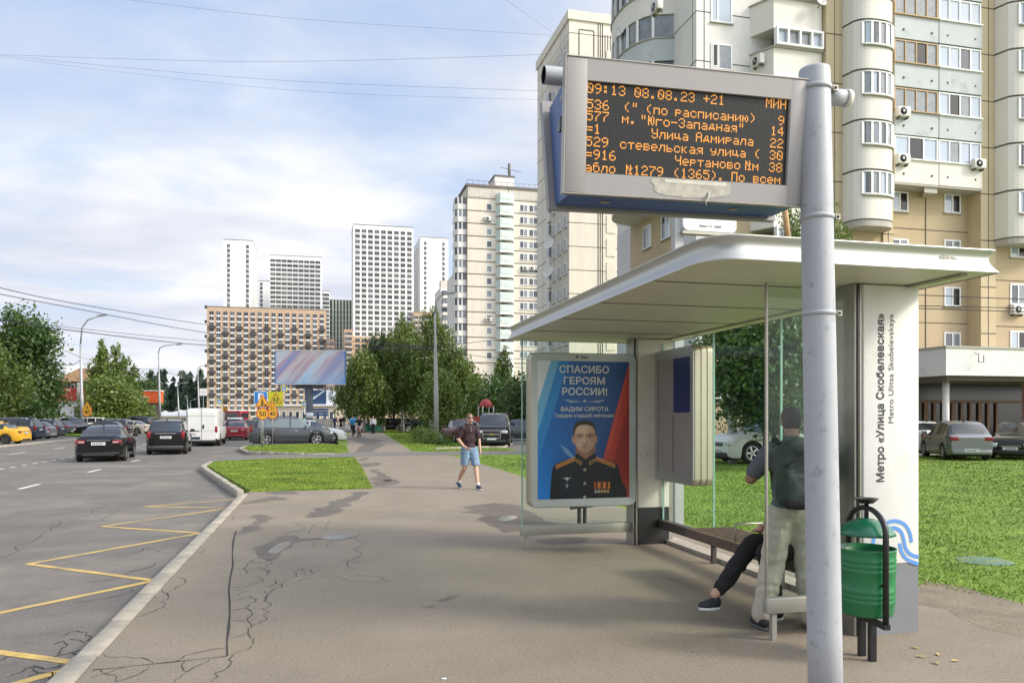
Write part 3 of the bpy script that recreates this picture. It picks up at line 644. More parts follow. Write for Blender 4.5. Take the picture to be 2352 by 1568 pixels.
# ---- E: cream panel block between the sign and the mint balconies
a0 = 88.7; pa = ONA(1307.5, 24, a0); pb = ONA(1424, 24, a0); W = pb.x-pa.x; Z = pa.z; FL = 2.83
root = thing('apartment_building', 'tall cream panel block with blank grooved end wall left of the display board', 'building', (pa.x, a0, 0))
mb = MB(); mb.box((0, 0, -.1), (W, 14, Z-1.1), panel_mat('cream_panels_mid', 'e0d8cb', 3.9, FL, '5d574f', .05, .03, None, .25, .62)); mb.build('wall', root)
mb = MB(); mb.box((-.2, -.2, Z-1.1), (W+.2, 14.2, Z), PALE); mb.build('parapet', root)
gx = [ONA(x, 700, a0).x-pa.x for x in (1374, 1379, 1384)]; mb = MB()
for x in gx: mb.box((x-.05, -.03, 0), (x+.05, .01, Z-1.2), JOINT)
for k in range(16):
    z = .95+FL*k
    if z+2.2 < Z: mb.box((gx[2]+.5, -.08, z+.25), (W-.6, .01, z+FL-.45), PALE)
mb.build('relief', root)
mb = MB()
for x in (1330, 1364): 
    u = ONA(x, 100, a0).x-pa.x
    mb.box((u-.06, -.03, Z-7.5), (u+.06, .012, Z-2.2), JOINT)
mb.box((ONA(1330, 0, a0).x-pa.x, -.03, Z-2.2), (ONA(1364, 0, a0).x-pa.x, .012, Z-2.08), JOINT)
for i in range(6):
    u = ONA(1384+6*i, 100, a0).x-pa.x; mb.box((u-.04, -.03, Z-8.5), (u+.04, .012, Z-2.4), JOINT)
mb.build('attic_groove', root)
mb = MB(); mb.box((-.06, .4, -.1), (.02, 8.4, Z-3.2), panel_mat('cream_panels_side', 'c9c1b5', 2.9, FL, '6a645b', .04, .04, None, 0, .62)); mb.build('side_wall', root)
for k in range(16):
    for j in range(3):
        make_window('window', 1.3, 1.5, 2, WFRAME, [GLASSD, GLASSM], root, T(-.06, (1.3, 3.6, 5.9)[j], 2.6+FL*k) @ RZm(-90), .1, True)
mb = MB()
for k in range(15): mb.box((-.4, 7.2, 1.2+FL*k), (-.06, 8.3, 2.3+FL*k), WHITEP); mb.box((-.36, 7.3, 2.3+FL*k), (-.06, 8.2, 3.6+FL*k), GLASSM)
mb.build('loggia', root)

# ---- W: white section with the curved corner loggia;  Rr: cream bays
WP = panel_mat('white_panels', 'dedad3', 4.4, 2.8, '4f4a45', .035, .02, None, 0, -24.7 % 2.8-2.8)
YEL = mat('wall_yellow_ochre', 'b5a384', .9, var=.05, vs=.5, dirt='a8906c', ds=.3, dt=(.55, .85))
PIL = mat('pilaster_ochre', 'bfae8e', .9, var=.06, vs=.5)
BG = mat('loggia_panel_bluegrey', 'b7bcbc', .85, var=.06, vs=.8, dirt='8d918d', ds=.9, dt=(.56, .8))
BAYW = mat('bay_white', 'dbd6cc', .85, var=.04, vs=.4, dirt='bdb7aa', ds=.6, dt=(.6, .85))
LAV = mat('wall_pale_lavender', 'c6c4c6', .85, var=.04, vs=.4)
XW, YW = 20.72, 40.4
root = thing('apartment_building', 'near panel tower with curved corner loggias, rounded white bays and ochre walls', 'building', (0, 0, 0))
xe = ONA(1893, 300, YW).x; ZT = 50
mb = MB(); mb.box((XW, YW, 14.7), (xe, 52.5, ZT), WP); mb.box((XW, YW, -.1), (xe, 50, 14.7-.002), YEL); mb.box((XW-.02, 50, -.1), (XW+6, 52.5, 14.699), LAV); mb.box((XW-.03, YW-.03, -.1), (XW+.5, 42.8, 14.695), LAV); mb.build('wall', root)
FLH = 2.8
# curved corner loggias (a bow standing out of the end wall)
def bow(x0, x1, y, dep, n=14, pw=2.4):
    return [(x0+(x1-x0)*i/n, y-dep*(1-abs(2*i/n-1)**pw)**(1/pw)) for i in range(n+1)]
bowY = [(XW-2.3*(1-abs(2*i/16-1)**2.2)**(1/2.2), 50.0-(50.0-43.2)*i/16) for i in range(17)]
for k in range(12):
    z = 14.75+FLH*k
    mb = MB(); mb.prism(bowY, z, z+1.32, BG if k % 2 else BAYW); mb.build('loggia', root)
    mb = MB(); mb.prism([(XW+(x-XW)*.96, 46.6+(y-46.6)*.96) for x, y in bowY], z+1.322, z+2.798, GLASSM if k % 2 else GLASSD)
    for i in range(1, 16, 2): x, y = bowY[i]; mb.box((x-.05, y-.05, z+1.33), (x+.09, y+.05, z+2.79), WFRAME)
    mb.tube([(x-.03, y, z+1.36) for x, y in bowY], .06, SILL, 5); mb.build('glazing', root)
for y in (43.8, 46.6):
    for z in (13.4, 10.6): make_window('window', 1.25, 1.5, 2, WFRAME, [GLASSD, GLASSL], root, T(XW-.01, y+.6, z) @ RZm(-90), .09, True)
for k in range(9):
    z = 21.6-2.68*k+2.68
    if z > 2: make_window('window', 1.35, 1.5, 1, WFRAME, [GLASSL if k % 2 == 0 else GLASSM], root, T(ONA(1657, 100, YW).x, YW, z+.65), .1, True, bars=(0, .32, 1))
make_window('window', .42, 1.3, 1, WFRAME, [GLASSK], root, T(ONA(1643, 100, YW).x, YW-.03, 21.6+.68), .06, False)
# boxed loggia column
lx0, lx1 = ONA(1768, 100, 39.1).x, ONA(1888, 100, 39.1).x
for k in range(6):
    zb = 22.55+FLH*(1-k)
    mb = MB(); mb.prism([(lx0-.45, YW), (lx0+.25, 39.1), (lx1, 39.1), (lx1+.15, YW)], zb-1.75, zb-.05, BAYW); mb.prism([(lx0-.55, YW), (lx0+.2, 38.95), (lx1+.05, 38.95), (lx1+.2, YW)], zb-.05, zb+.03, SILL); mb.build('loggia', root)
    make_window('window', lx1-lx0-.35, 1.0, 4, WFRAME, [GLASSL, GLASSM, GLASSM, GLASSL], root, T((lx0+lx1)/2+.1, 39.1, zb+.54), .11, False, proud=.3)
# ochre pilasters, bays, loggias
YR = 38.9
def RX_(px): return ONA(px, 400, YR).x
mb = MB(); mb.box((RX_(1897), YR+.9, -.1), (RX_(2470), 52, 15.36), YEL); mb.box((RX_(1897), YR+1.0, 15.361), (RX_(2470), 52, ZT), YEL); mb.build('wall', root)
mb = MB()
for a, b, z0 in ((1895, 1934, -.1), (2026, 2049, -.1), (2250, 2284, -.1)):
    mb.box((RX_(a), YR-.1, z0), (RX_(b), YR+1.1, ZT), PIL)
    for k in range(14): mb.box((RX_(a)-.01, YR-.115, 3.9+FLH*k), (RX_(b)+.01, YR-.09, 3.95+FLH*k), JOINT)
    mb.box((RX_((a+b)/2)-.02, YR-.112, z0+.1), (RX_((a+b)/2)+.02, YR-.09, ZT), JOINT)
mb.build('pilaster', root)
for a, b in ((1934.5, 2025.5), (2284.5, 2380)):
    mb = MB(); mb.box((RX_(a), YR, -.1), (RX_(b), YR+1.0, 12.6), YEL); mb.build('lower_wall', root)
mb = MB(); split_joint(mb, RX_(2050), RX_(2250), YR+.9, [4.6+FLH*k for k in range(4)], JOINT, .04)
for px in (2152,): mb.box((RX_(px)-.025, YR+.87, 0), (RX_(px)+.025, YR+.91, 15.2), JOINT)
split_joint(mb, RX_(2285), RX_(2400), YR, [4.4+FLH*k for k in range(3)], JOINT, .04); mb.build('joint', root)
rr = random.Random(4)
def RYx(px, py): return ONA(px, py, YR)
for (pa_, pb_, zb0, nn) in ((1932, 2030, 12.75, 6), (2281, 2402, 12.35, 6)):
    x0, x1 = RX_(pa_), RX_(pb_); b1 = bow(x0, x1, YR, 1.35, 18, 2.8)
    mb = MB(); mb.prism(b1, zb0-.35, zb0, SILL); mb.build('bay_base', root)
    for k in range(nn):
        z = zb0+.01+FLH*k; sill = z+1.42
        mb = MB(); mb.prism(b1, z, z+FLH-.05, BAYW, None, False); mb.tube([(x, y-.01, z+.02) for x, y in b1], .035, JOINT, 4); mb.build('bay', root)
        # curved window band
        fb = MB(); gb = MB(); i0, i1 = (3, 17)
        for i in range(i0, i1):
            (xa, ya), (xb, yb) = b1[i], b1[i+1]; cxm = (x0+x1)/2
            o = Vector((0, -.03, 0))
            g = (GLASSM, GLASSL, GLASSD, GLASSM)[(i//2+k) % 4]
            gb.add([(xa, ya-.03, sill), (xb, yb-.03, sill), (xb, yb-.03, sill+1.25), (xa, ya-.03, sill+1.25)], [(0,1,2,3)], g)
            if (i-i0) % 3 == 0 or i == i1-1: fb.box((xa-.06, ya-.09, sill), (xa+.07, ya, sill+1.25), WFRAME)
        ln = [(b1[i][0], b1[i][1]-.05) for i in range(i0, i1+1)]
        fb.tube([(x, y, sill) for x, y in ln], .05, WFRAME, 5); fb.tube([(x, y, sill+1.25) for x, y in ln], .05, WFRAME, 5); fb.tube([(x, y-.04, sill-.07) for x, y in ln], .05, SILL, 5)
        o = fb.build('window', root); gb.build('pane', o)
zb0 = 15.37; lx0, lxm, lx1 = RX_(2049), RX_(2150), RX_(2249)
for k in range(5):
    z = zb0+FLH*k
    for j, (xa, xb) in enumerate(((lx0, lxm), (lxm, lx1))):
        mb = MB(); mb.box((xa+.02, YR-.22-.02*j, z), (xb-.02, YR+.1, z+1.33), BAYW if k == 0 else BG)
        for q in (.18, .82): mb.box((xa+(xb-xa)*q, YR-.26, z+.45), (xa+(xb-xa)*q+.1, YR-.2, z+.56), GLASSK)
        mb.build('loggia', root)
        fr = WFRAME if (k == 0 or j == 1) else BFRAME
        gl = ([GLASSL, GLASSK, GLASSL], [GLASSL, GLASSM, GLASSL, GLASSL], [GLASSM]*4, [GLASSL, GLASSK, GLASSM, GLASSL], [GLASSM, GLASSM, GLASSK, GLASSM], [GLASSL, GLASSL, GLASSD, GLASSL], [GLASSM]*4, [GLASSL]*4, [GLASSM]*4, [GLASSL]*4)[k*2+j]
        make_window('window', xb-xa-.06, 1.36, len(gl), fr, gl, root, T((xa+xb)/2, YR-.1, z+2.06), .08, False, proud=.08)
        mb = MB(); mb.box((xa+.02, YR-.34, z+1.335), (xb-.02, YR+.05, z+1.40), fr); mb.build('ledge', root)
mb = MB(); mb.box((lx0, YR-.2, zb0-.12), (lx1, YR+.95, zb0-.002), SILL); mb.prism([(lxm-.9, YR-.1), (lxm, YR-.1), (lxm, YR+.9), (lxm-.2, YR+.9)], zb0-.45, zb0-.121, SILL); mb.build('loggia_base', root)
for px, rows, pl in ((2187, ((446, 490), (551, 595), (659, 704), (767, 800)), YR+.9), (2066, ((440, 486), (549, 590), (660, 704)), YR+.9), (2338, ((540, 592), (652, 700), (760, 803)), YR), (2455, ((540, 592),), YR)):
    for i, (ya, yb) in enumerate(rows):
        p = ONA(px, (ya+yb)/2, pl); hh = (yb-ya)/F*p.y/ray(px)[1]
        make_window('window', 1.2, max(1.1, hh), 2, WFRAME, [GLASSL, GLASSK] if i % 2 == 0 else [GLASSD, GLASSM], root, T(p.x, pl, p.z), .09, True)
# entrance porch of the near tower
PWH = mat('porch_white', 'dcdad6', .8, var=.04, vs=.6, dirt='b9b5ad', ds=.7, dt=(.58, .85))
PINK = mat('porch_pink_tile', 'a77f74', .7, var=.1, vs=3)
DOORB = mat('door_brown', '7d5738', .5, var=.12, vs=4)
px0, py0 = ONA(2173, 800, 31.5).x, 31.5
mb = MB(); mb.box((px0, py0, 3.72), (px0+15, YR-.15, 5.05), PWH); mb.box((px0-.06, py0-.06, 5.051), (px0+15, YR-.14, 5.14), SILL); mb.box((px0+.4, py0+.4, 3.5), (px0+15, YR-.16, 3.719), RECESS_TRIM); mb.build('porch_canopy', root)
mb = MB()
for q in (1.1, 8.2):
    mb = MB(); mb.cyl((px0+q, py0+1.2, 0), .16, 3.5, PWH, 14); mb.build('porch_pillar', root)
mb = MB(); mb.box((px0+6.2, py0+.9, 0), (px0+6.75, py0+1.6, 3.5), PINK); mb.build('porch_pillar', root)
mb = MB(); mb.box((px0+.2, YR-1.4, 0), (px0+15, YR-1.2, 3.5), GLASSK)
for i in range(15): mb.box((px0+.3+i*.62, YR-1.5, 0), (px0+.45+i*.62+(.1 if i % 3 == 0 else 0), YR-1.38, 2.5), DOORB)
mb.box((px0+.2, YR-1.52, 2.5), (px0+14, YR-1.37, 2.66), DOORB); mb.build('entrance_door', root)
mb = MB(); mb.box((px0+5, py0+.2, 0), (px0+15, py0+.5, 1.0), mat('ramp_wall_pink', 'c99d90', .8, var=.05)); mb.box((px0-.3, py0+2, 0), (px0+5, YR-1.4, .3), SILL); mb.build('ramp_wall', root)
for q in (1.6, 5.6):
    mb = MB(); z = 4.45; mb.tube([(px0+q, py0-.06, z+.35), (px0+q, py0-.3, z+.3), (px0+q, py0-.3, z-.1), (px0+q+.3, py0-.3, z-.1), (px0+q+.3, py0-.3, z+.25)], .025, RECESS_TRIM, 5); mb.build('bracket', root)

# ---- low buildings by the car park on the left
BR = mat('roof_tile_brown', '8b6b4c', .9, var=.12, vs=1); RED = mat('cladding_red', 'b3322f', .6, var=.06, vs=1); WB = mat('white_brick', 'd3d1cc', .85, var=.08, vs=2); OR = mat('cladding_orange', 'd9602a', .6, var=.05, vs=.5)
p = AT(84, 955, 118); q = AT(215, 955, 118)
rt = thing('low_building', 'low white building with a red upper band and brown roof behind the car park', 'building', (p.x, p.y, RZ), math.atan2(q.y-p.y, q.x-p.x)); W = (q-p).length
mb = MB(); mb.box((0, 0, 0), (W, 12, 4.2), WB); mb.build('wall', rt)
mb = MB(); mb.box((W*.26, -.5, 4.202), (W+.3, 12, 6.1), RED); mb.build('red_band', rt)
mb = MB(); mb.box((W*.3, 1, 6.11), (W, 11, 7.1), GLASSK)
for i in range(9): mb.box((W*.32+i*.6, .9, 6.11), (W*.32+i*.6+.2, 1.02, 7.1), WB)
mb.build('window_strip', rt)
mb = MB(); mb.add([(W*.28,-.4,7.1),(W+.4,-.4,7.1),(W+.4,12,7.1),(W*.28,12,7.1),(W*.42,5,9.4),(W*.95,5,9.4)], [(0,1,5,4),(1,2,5),(2,3,4,5),(3,0,4),(0,3,2,1)], BR); mb.build('roof', rt)
mb = MB(); mb.cyl((W*.8, -.8, 3.9), .35, 3.0, SILL, 12); mb.build('flue', rt)
for u in (.34, .74): make_window('window', 1.6, 1.5, 1, WFRAME, [GLASSD], rt, T(W*u, 0, 2.7), .08, False)
p = AT(306, 955, 125); q = AT(365, 955, 125)
rt = thing('canopy_building', 'orange flat canopy building beside the second street lamp', 'building', (p.x, p.y, RZ), math.atan2(q.y-p.y, q.x-p.x)); W = (q-p).length
mb = MB(); mb.box((0, 0, 4.0), (W, 1.6, 5.9), OR); mb.box((-.1, -.1, 5.901), (W+.1, 1.7, 6.05), PWH); mb.build('canopy', rt)
mb = MB(); mb.box((.4, .4, 0), (W-.3, 1.5, 3.998), RECESS_TRIM); mb.build('wall', rt)
mb = MB(); mb.box((W*.2, -.08, 4.7), (W*.6, -.01, 4.95), PWH); mb.build('sign_strip', rt)
# shop with the big mural hoarding, at the crossroads
p = AT(628, 955, 172); q = AT(772, 955, 172)
rt = thing('shop_building', 'single-storey pale shop below the mural hoarding at the crossroads', 'building', (p.x, p.y, RZ), math.atan2(q.y-p.y, q.x-p.x)); W = (q-p).length
mb = MB(); mb.box((0, 0, 0), (W, 14, 4.1), mat('shop_wall', 'c7bba5', .85, var=.1, vs=.8)); mb.build('wall', rt)
mb = MB(); mb.box((-.2, -.5, 4.11), (W+.2, 14, 4.5), TW); mb.build('cornice', rt)
for i in range(9): make_window('window', .95, 2.1, 1, WFRAME, [GLASSD], rt, T(W*(.06+.108*i), 0, 1.9), .12, False)
rt2 = thing('mural_hoarding', 'dark blue mountain mural with a white text panel standing on the shop roof', 'hoarding', (p.x, p.y, RZ), math.atan2(q.y-p.y, q.x-p.x))
MUR = mat('mural_blue', '2c4468', .6); MUW = mat('mural_white', 'd5dbe0', .6); MUG = mat('mural_teal', '6fa5ac', .6)
x0, xm, x1 = W*.5, W*.84, W*.985; z0, z1 = 4.52, 7.6
mb = MB(); mb.box((x0, .1, z0), (xm, .4, z1), MUR)
for (a, b, c, d, m_) in ((.1, .2, .55, .62, MUG), (.3, .35, .8, .8, MUW), (.55, .62, .95, .98, MUW), (.05, .55, .4, .9, MUG)):
    mb.add([(x0+(xm-x0)*a, .09, z0+(z1-z0)*b), (x0+(xm-x0)*(a+.12), .09, z0+(z1-z0)*b), (x0+(xm-x0)*c, .09, z0+(z1-z0)*d), (x0+(xm-x0)*(c-.06), .09, z0+(z1-z0)*d)], [(0,1,2,3)], m_)
mb.build('mural_panel', rt2)
mb = MB(); mb.box((xm+.02, .05, z0), (x1, .4, z1), MUW)
for i in range(4): mb.box((xm+.5, .03, z1-.7-.45*i), (x1-.5-.2*(i % 2), .06, z1-.55-.45*i), MUR)
mb.build('text_panel', rt2)
# air conditioners and dishes on the near tower
ACW = mat('aircon_white', 'cfcdc6', .6, var=.04, vs=3)
def aircon(p, lab, rz=0.0, s=1.0):
    r = thing('air_conditioner', lab, 'air conditioner', p, rz, 'air conditioners on the flats'); mb = MB(); mb.bbox((-.42*s, -.34*s, -.28*s), (.42*s, -.02, .28*s), .03, ACW); mb.box((-.3*s, -.28*s, -.4*s), (-.25*s, 0, -.282*s), JOINT); mb.box((.25*s, -.28*s, -.4*s), (.3*s, 0, -.282*s), JOINT); mb.build('casing', r)
    mb = MB(); mb.cyl((-.08*s, -.345*s, 0), .22*s, -.01, DK2, 16, 'y'); mb.cyl((-.08*s, -.356*s, 0), .07*s, -.005, ACW, 10, 'y'); mb.build('fan', r); return r
for px, py, lab in ((2069, 260, 'white air conditioner under the brown loggia window, one storey above the white loggia'), (2068, 368, 'white air conditioner at the left end of the lowest white loggia'), (2242, 379, 'dark-fronted air conditioner at the right end of the lowest white loggia'), (2331, 712, 'air conditioner under an ochre wall window right of the shelter')):
    aircon(ONA(px, py, YR-.25 if px < 2300 else YR-.02), lab)
aircon(ONA(1748, 141, YW-.6), 'white air conditioner left of the boxed loggia, its side to the street', -math.pi/2)
for px, py, lab in ((1516, 17, 'white air conditioner on the upper curved loggia'), (1435, 110, 'air conditioner at the far end of the curved loggias'), (1437, 3, 'air conditioner at the top edge beside the curved loggias')):
    p = ONB(px, py, XW-2.2 if px > 1500 else XW-1.6); aircon(p, lab, -math.pi/2, 1.1)
for px, lab in ((1065-0, 'first of the three air conditioners in a row on the mint balcony flats'), ):
    pass
for i, cx_ in enumerate((1066, 1131, 1193)):
    aircon(ONA(*c3(cx_, 998), 168.9), ('left', 'middle', 'right')[i]+' one of three air conditioners in a row on the mint balcony flats', 0, 1.6)
aircon(ONA(*c3(708, 525), 168.9), 'air conditioner under the third narrow window of the mint balcony flats', 0, 1.6); aircon(ONA(*c3(718, 1485), 168.9), 'air conditioner low under a narrow window of the mint balcony flats', 0, 1.6)
def dish(p, lab, r_, rz, tilt=20):
    r = thing('satellite_dish', lab, 'satellite dish', p, rz, 'satellite dishes on the flats'); mb = MB(); mb.lathe([(0, 0), (r_*.5, .04*r_), (r_, .2*r_)], ACW, n=18, M=T(0, -.35, 0) @ RX(90-tilt)); mb.build('bowl', r)
    mb = MB(); mb.tube([(0, 0, -.2), (0, -.3, 0)], .025, JOINT, 5); mb.tube([(0, -.35, -r_*.7), (0, -.35-r_*.9, 0)], .015, JOINT, 4); mb.build('arm', r); return r
dish(ONA(1878, 12, 38.9), 'small grey satellite dish at the top corner of the boxed loggia', .3, 0)
dish(ONA(*c3(1312, 765), 92), 'upper of two grey satellite dishes at the edge of the cream block', .75, -.9); dish(ONA(*c3(1306, 1030), 92), 'lower of two grey satellite dishes at the edge of the cream block', .75, -.9)
dish(ONB(1441, 72, XW-1.9), 'white satellite dish at the end of the curved loggias', .45, -1.3)
# ------------------------------------------------------------------ bus shelter
ALU = mat('brushed_aluminium', (.34, .33, .29), .5, .4, var=.05, vs=6)
ALUD = mat('anodised_frame', (.34, .32, .28), .4, .6, var=.08, vs=5)
FASC = mat('roof_fascia_metal', (.50, .50, .475), .42, .6, var=.03, vs=2, dirt='8f8d86', ds=3.0, dt=(.66, .8))
SOFF = mat('soffit_panel', (.62, .60, .50), .5, var=.05, vs=1.5)
COLW = mat('column_white', (.70, .69, .66), .55, var=.04, vs=1.2, dirt='aaa497', ds=2.6, dt=(.56, .82))
COLD = mat('column_dirty_white', (.64, .61, .54), .6, var=.08, vs=2, dirt='9b9385', ds=2.6, dt=(.56, .78))
COLG = mat('column_base_grey', (.19, .20, .21), .6, var=.06, vs=3)
COLK = mat('column_base_black', (.018, .018, .019), .35, var=.3, vs=6)
DARKR = mat('bench_rail_dark', (.06, .05, .045), .5, var=.2, vs=5)
WOOD = mat('bench_wood', (.11, .068, .048), .6, var=.25, vs=8)
SGL = glass_mat('shelter_glass', (.92, .965, .94), dirt=.006)
SGL2 = glass_mat('shelter_glass_clean', (.92, .96, .94), dirt=.012)
GEDGE = mat('glass_edge', (.25, .42, .34), .2)
INK = mat('lettering_dark', (.035, .036, .045), .6)
LB = mat('logo_blue', '5b8fd0', .5)
sh = thing('bus_shelter', 'open white bus shelter with curved metal roof, glass walls and lettered end column', 'bus shelter', (4.4, 7.6, 0))
SO = Vector((4.4, 7.6, 0)); SM = T(*(-SO))
def sb(mb, name, parent=sh): return mb.build(name, parent, SM if parent is sh else None)
x0, x1, y0, y1, zr = 2.51, 4.86, 4.70, 10.58, 2.80
def rrect(x0, y0, x1, y1, r, n=6, rs=None):
    o = []; R4 = rs or (r, r, r, r)
    for cx_, cy_, a, r in ((x1-R4[0], y0+R4[0], -90, R4[0]), (x1-R4[1], y1-R4[1], 0, R4[1]), (x0+R4[2], y1-R4[2], 90, R4[2]), (x0+R4[3], y0+R4[3], 180, R4[3])):
        for i in range(n+1): t = R(a+90*i/n); o.append((cx_+r*math.cos(t), cy_+r*math.sin(t)))
    return o
prof = [(0.0, 0.0), (.002, .008), (-.010, .022), (-.026, .045), (-.040, .072), (-.047, .098), (-.045, .122), (-.034, .145), (-.018, .160), (-.012, .170), (-.03, .177), (-.12, .180)]
rings = []
for off, z in prof:
    k = max(.03, .30+off)
    rings.append([(x, y, zr+z) for x, y in rrect(x0-off, y0-off, x1+off, y1+off, k, 6, (k*.12, k*.12, k*.5, k))])
mb = MB(); n = len(rings[0]); vs = [p for r_ in rings for p in r_]
fs = [(i*n+j, i*n+(j+1) % n, (i+1)*n+(j+1) % n, (i+1)*n+j) for i in range(len(rings)-1) for j in range(n)]
mb.add(vs, fs, FASC, True); mb.add(rings[-1], [tuple(range(n))], FASC); roof = sb(mb, 'roof')
mb = MB(); mb.add([(x, y, zr+.006) for x, y in rrect(x0+.012, y0+.012, x1-.012, y1-.012, .28, 6, (.03, .03, .14, .28))], [tuple(reversed(range(n)))], SOFF); so = mb.build('soffit', roof)
mb = MB()
for y in (5.65, 6.85, 8.05, 9.3): mb.box((x0+.03, y-.006, zr+.001), (x1-.03, y+.006, zr+.0055), JOINT)
mb.box((4.60, y0+.1, zr-.012), (4.66, y1-.2, zr+.002), ALUD); mb.build('soffit_joint', roof)
mb = MB()
for (x, y, a) in ((x0+.0, 6.4, 0), (3.05, y0, 1), (4.35, y0, 1), (x0, 8.6, 0)):
    pass
mb = MB()
for q, r_ in ((0, .030), (.055, .016), (.085, .011), (-.045, .018)): mb.lathe([(0, 0), (r_, .001)], SILL, n=9, M=T(4.42+q, y0+.043, zr+.09+r_*.3) @ RX(90))
mb.build('peeled_sticker', roof)
# columns
def column(x0, x1, y0, y1, zc, base_h, mw, mbase, label=None):
    mb = MB(); mb.bbox((x0, y0, base_h), (x1, y1, zc), .012, mw); c = sb(mb, 'column')
    if label: c['label'] = label
    mb = MB(); mb.box((x0+.004, y0+.004, 0), (x1-.004, y1-.004, base_h-.001), mbase); mb.build('column_base', c)
    mb = MB(); mb.box((x0-.07, y0+.012, 0.0), (x0-.003, y1-.02, zc), ALUD); mb.box((x0-.05, y0+.0, 0), (x0-.03, y0+.0119, zc), DK2); mb.build('side_frame', c)
    return c
cn = column(4.195, 4.72, 5.35, 5.62, zr, .56, COLW, COLG, 'white end column with metro stop name and blue wave logo')
cf = column(4.20, 4.66, 9.88, 10.15, zr, .50, COLD, COLK, 'dirty white far column with black base')
mb = MB(); mb.box((4.665, 9.9, 0), (4.72, 10.12, zr), ALUD); mb.build('side_frame', cf)
# lettering on the end column, running upwards
mb = MB(); yf = 5.35-.003
def ZC(py): return H+(HOR-py)/F*(5.35/ray(2040)[1])
zt, zb = ZC(722), ZC(1106)
M = T(4.385, yf, (zt+zb)/2-.0) @ UP @ RZm(90)
add_text(mb, 'Метро «Улица Скобелевская»', .094, INK, M, .0022, width=(zt-zb)); mb.build('lettering', cn); mb = MB()
zb2 = ZC(972); M = T(4.475, yf, (zt+zb2)/2) @ UP @ RZm(90); add_text(mb, 'Metro Ulitsa Skobelevskaya', .066, INK, M, 0, width=(zt-zb2))
mb.build('lettering', cn)
mb = MB()
def lp(x, y): p = ONA(1583+x/2.363, 904.6+y/2.363, 5.35); return (p.x, p.z)
def smooth(pts, k=6):
    out = []
    for i in range(len(pts)-1):
        p0, p1, p2, p3 = [Vector(pts[max(0, min(len(pts)-1, j))]) for j in (i-1, i, i+1, i+2)]
        for q in range(k):
            t = q/k; out.append(.5*((2*p1)+(-p0+p2)*t+(2*p0-5*p1+4*p2-p3)*t*t+(-p0+3*p1-3*p2+p3)*t**3))
    out.append(Vector(pts[-1])); return out
for pts in ([(998,880),(996,820),(1010,765),(1050,712),(1110,688),(1165,705),(1195,748),(1206,804)], [(1040,760),(1075,735),(1112,726),(1148,745),(1164,790),(1174,835),(1200,868),(1244,884)], [(1142,808),(1152,855),(1182,896),(1243,922)], [(1100,762),(1072,778),(1062,810),(1074,842),(1100,858)]):
    pp = smooth([lp(*p) for p in pts]); vs = []
    for i, p in enumerate(pp):
        d = pp[min(i+1, len(pp)-1)]-pp[max(0, i-1)]; nn = Vector((-d.y, d.x)).normalized()*.0155
        a, b = p+nn, p-nn; vs += [(a.x, yf, a.y), (b.x, yf, b.y)]
    mb.add(vs, [(2*i, 2*i+2, 2*i+3, 2*i+1) for i in range(len(pp)-1)], LB)
mb.build('logo', cn)
# glass walls
def glass_panel(name, lo, hi, m):
    mb = MB(); mb.box(lo, hi, m); return sb(mb, name)
g = glass_panel('glass_panel', (2.60, 9.985, .30), (4.13, 9.995, 2.79), SGL2)
mb = MB(); mb.box((2.59, 9.98, .30), (2.605, 10.0, 2.79), GEDGE); mb.build('edge_strip', g)
mb = MB(); mb.bbox((2.58, 9.95, .17), (4.14, 10.03, .30), .008, ALU); mb.box((2.64, 9.97, 0), (2.69, 10.01, .17), ALU); sb(mb, 'bottom_rail')
g = glass_panel('glass_panel', (3.385, 5.425, .33), (4.13, 5.435, 2.79), glass_mat('shelter_glass_greenish', (.92, .965, .94), .012, .005))
mb = MB(); mb.box((3.375, 5.418, .33), (3.39, 5.442, 2.79), ALUD); mb.build('edge_strip', g)
mb = MB(); mb.bbox((3.37, 5.40, .21), (4.15, 5.47, .33), .006, ALU); mb.box((3.425, 5.415, 0), (3.465, 5.455, .21), ALU); sb(mb, 'bottom_rail')
for ya, yb in ((5.64, 7.05), (7.06, 8.45), (8.46, 9.86)):
    g = glass_panel('glass_panel', (4.555, ya, .34), (4.565, yb, 2.74), SGL)
    mb = MB(); mb.box((4.548, yb-.008, .34), (4.572, yb+.004, 2.74), GEDGE); mb.build('edge_strip', g)
mb = MB(); mb.box((4.50, 5.63, .22), (4.60, 9.87, .335), DARKR); mb.box((4.52, 7.0, 0), (4.57, 7.05, .22), DARKR); mb.box((4.52, 8.4, 0), (4.57, 8.45, .22), DARKR); sb(mb, 'back_rail')
mb = MB(); mb.box((4.62, 5.62, 0), (4.85, 10.1, .05), KERB); sb(mb, 'footing')
# bench
mb = MB()
for i in range(8): mb.box((3.97+.066*i, 5.75, .475), (3.97+.066*i+.045, 7.9, .51), WOOD)
mb.box((3.93, 5.75, .42), (3.966, 7.9, .512), WOOD)
be = sb(mb, 'bench_seat')
mb = MB()
for y in (6.0, 6.95, 7.7):
    mb.box((3.98, y, .43), (4.5, y+.05, .474), DARKR)
    if y == 6.95: mb.tube([(4.0, y+.02, .51), (4.0, y+.02, .68), (4.42, y+.02, .68), (4.42, y+.02, .51)], .012, ALUD, 6)
mb.build('bench_bracket', be)
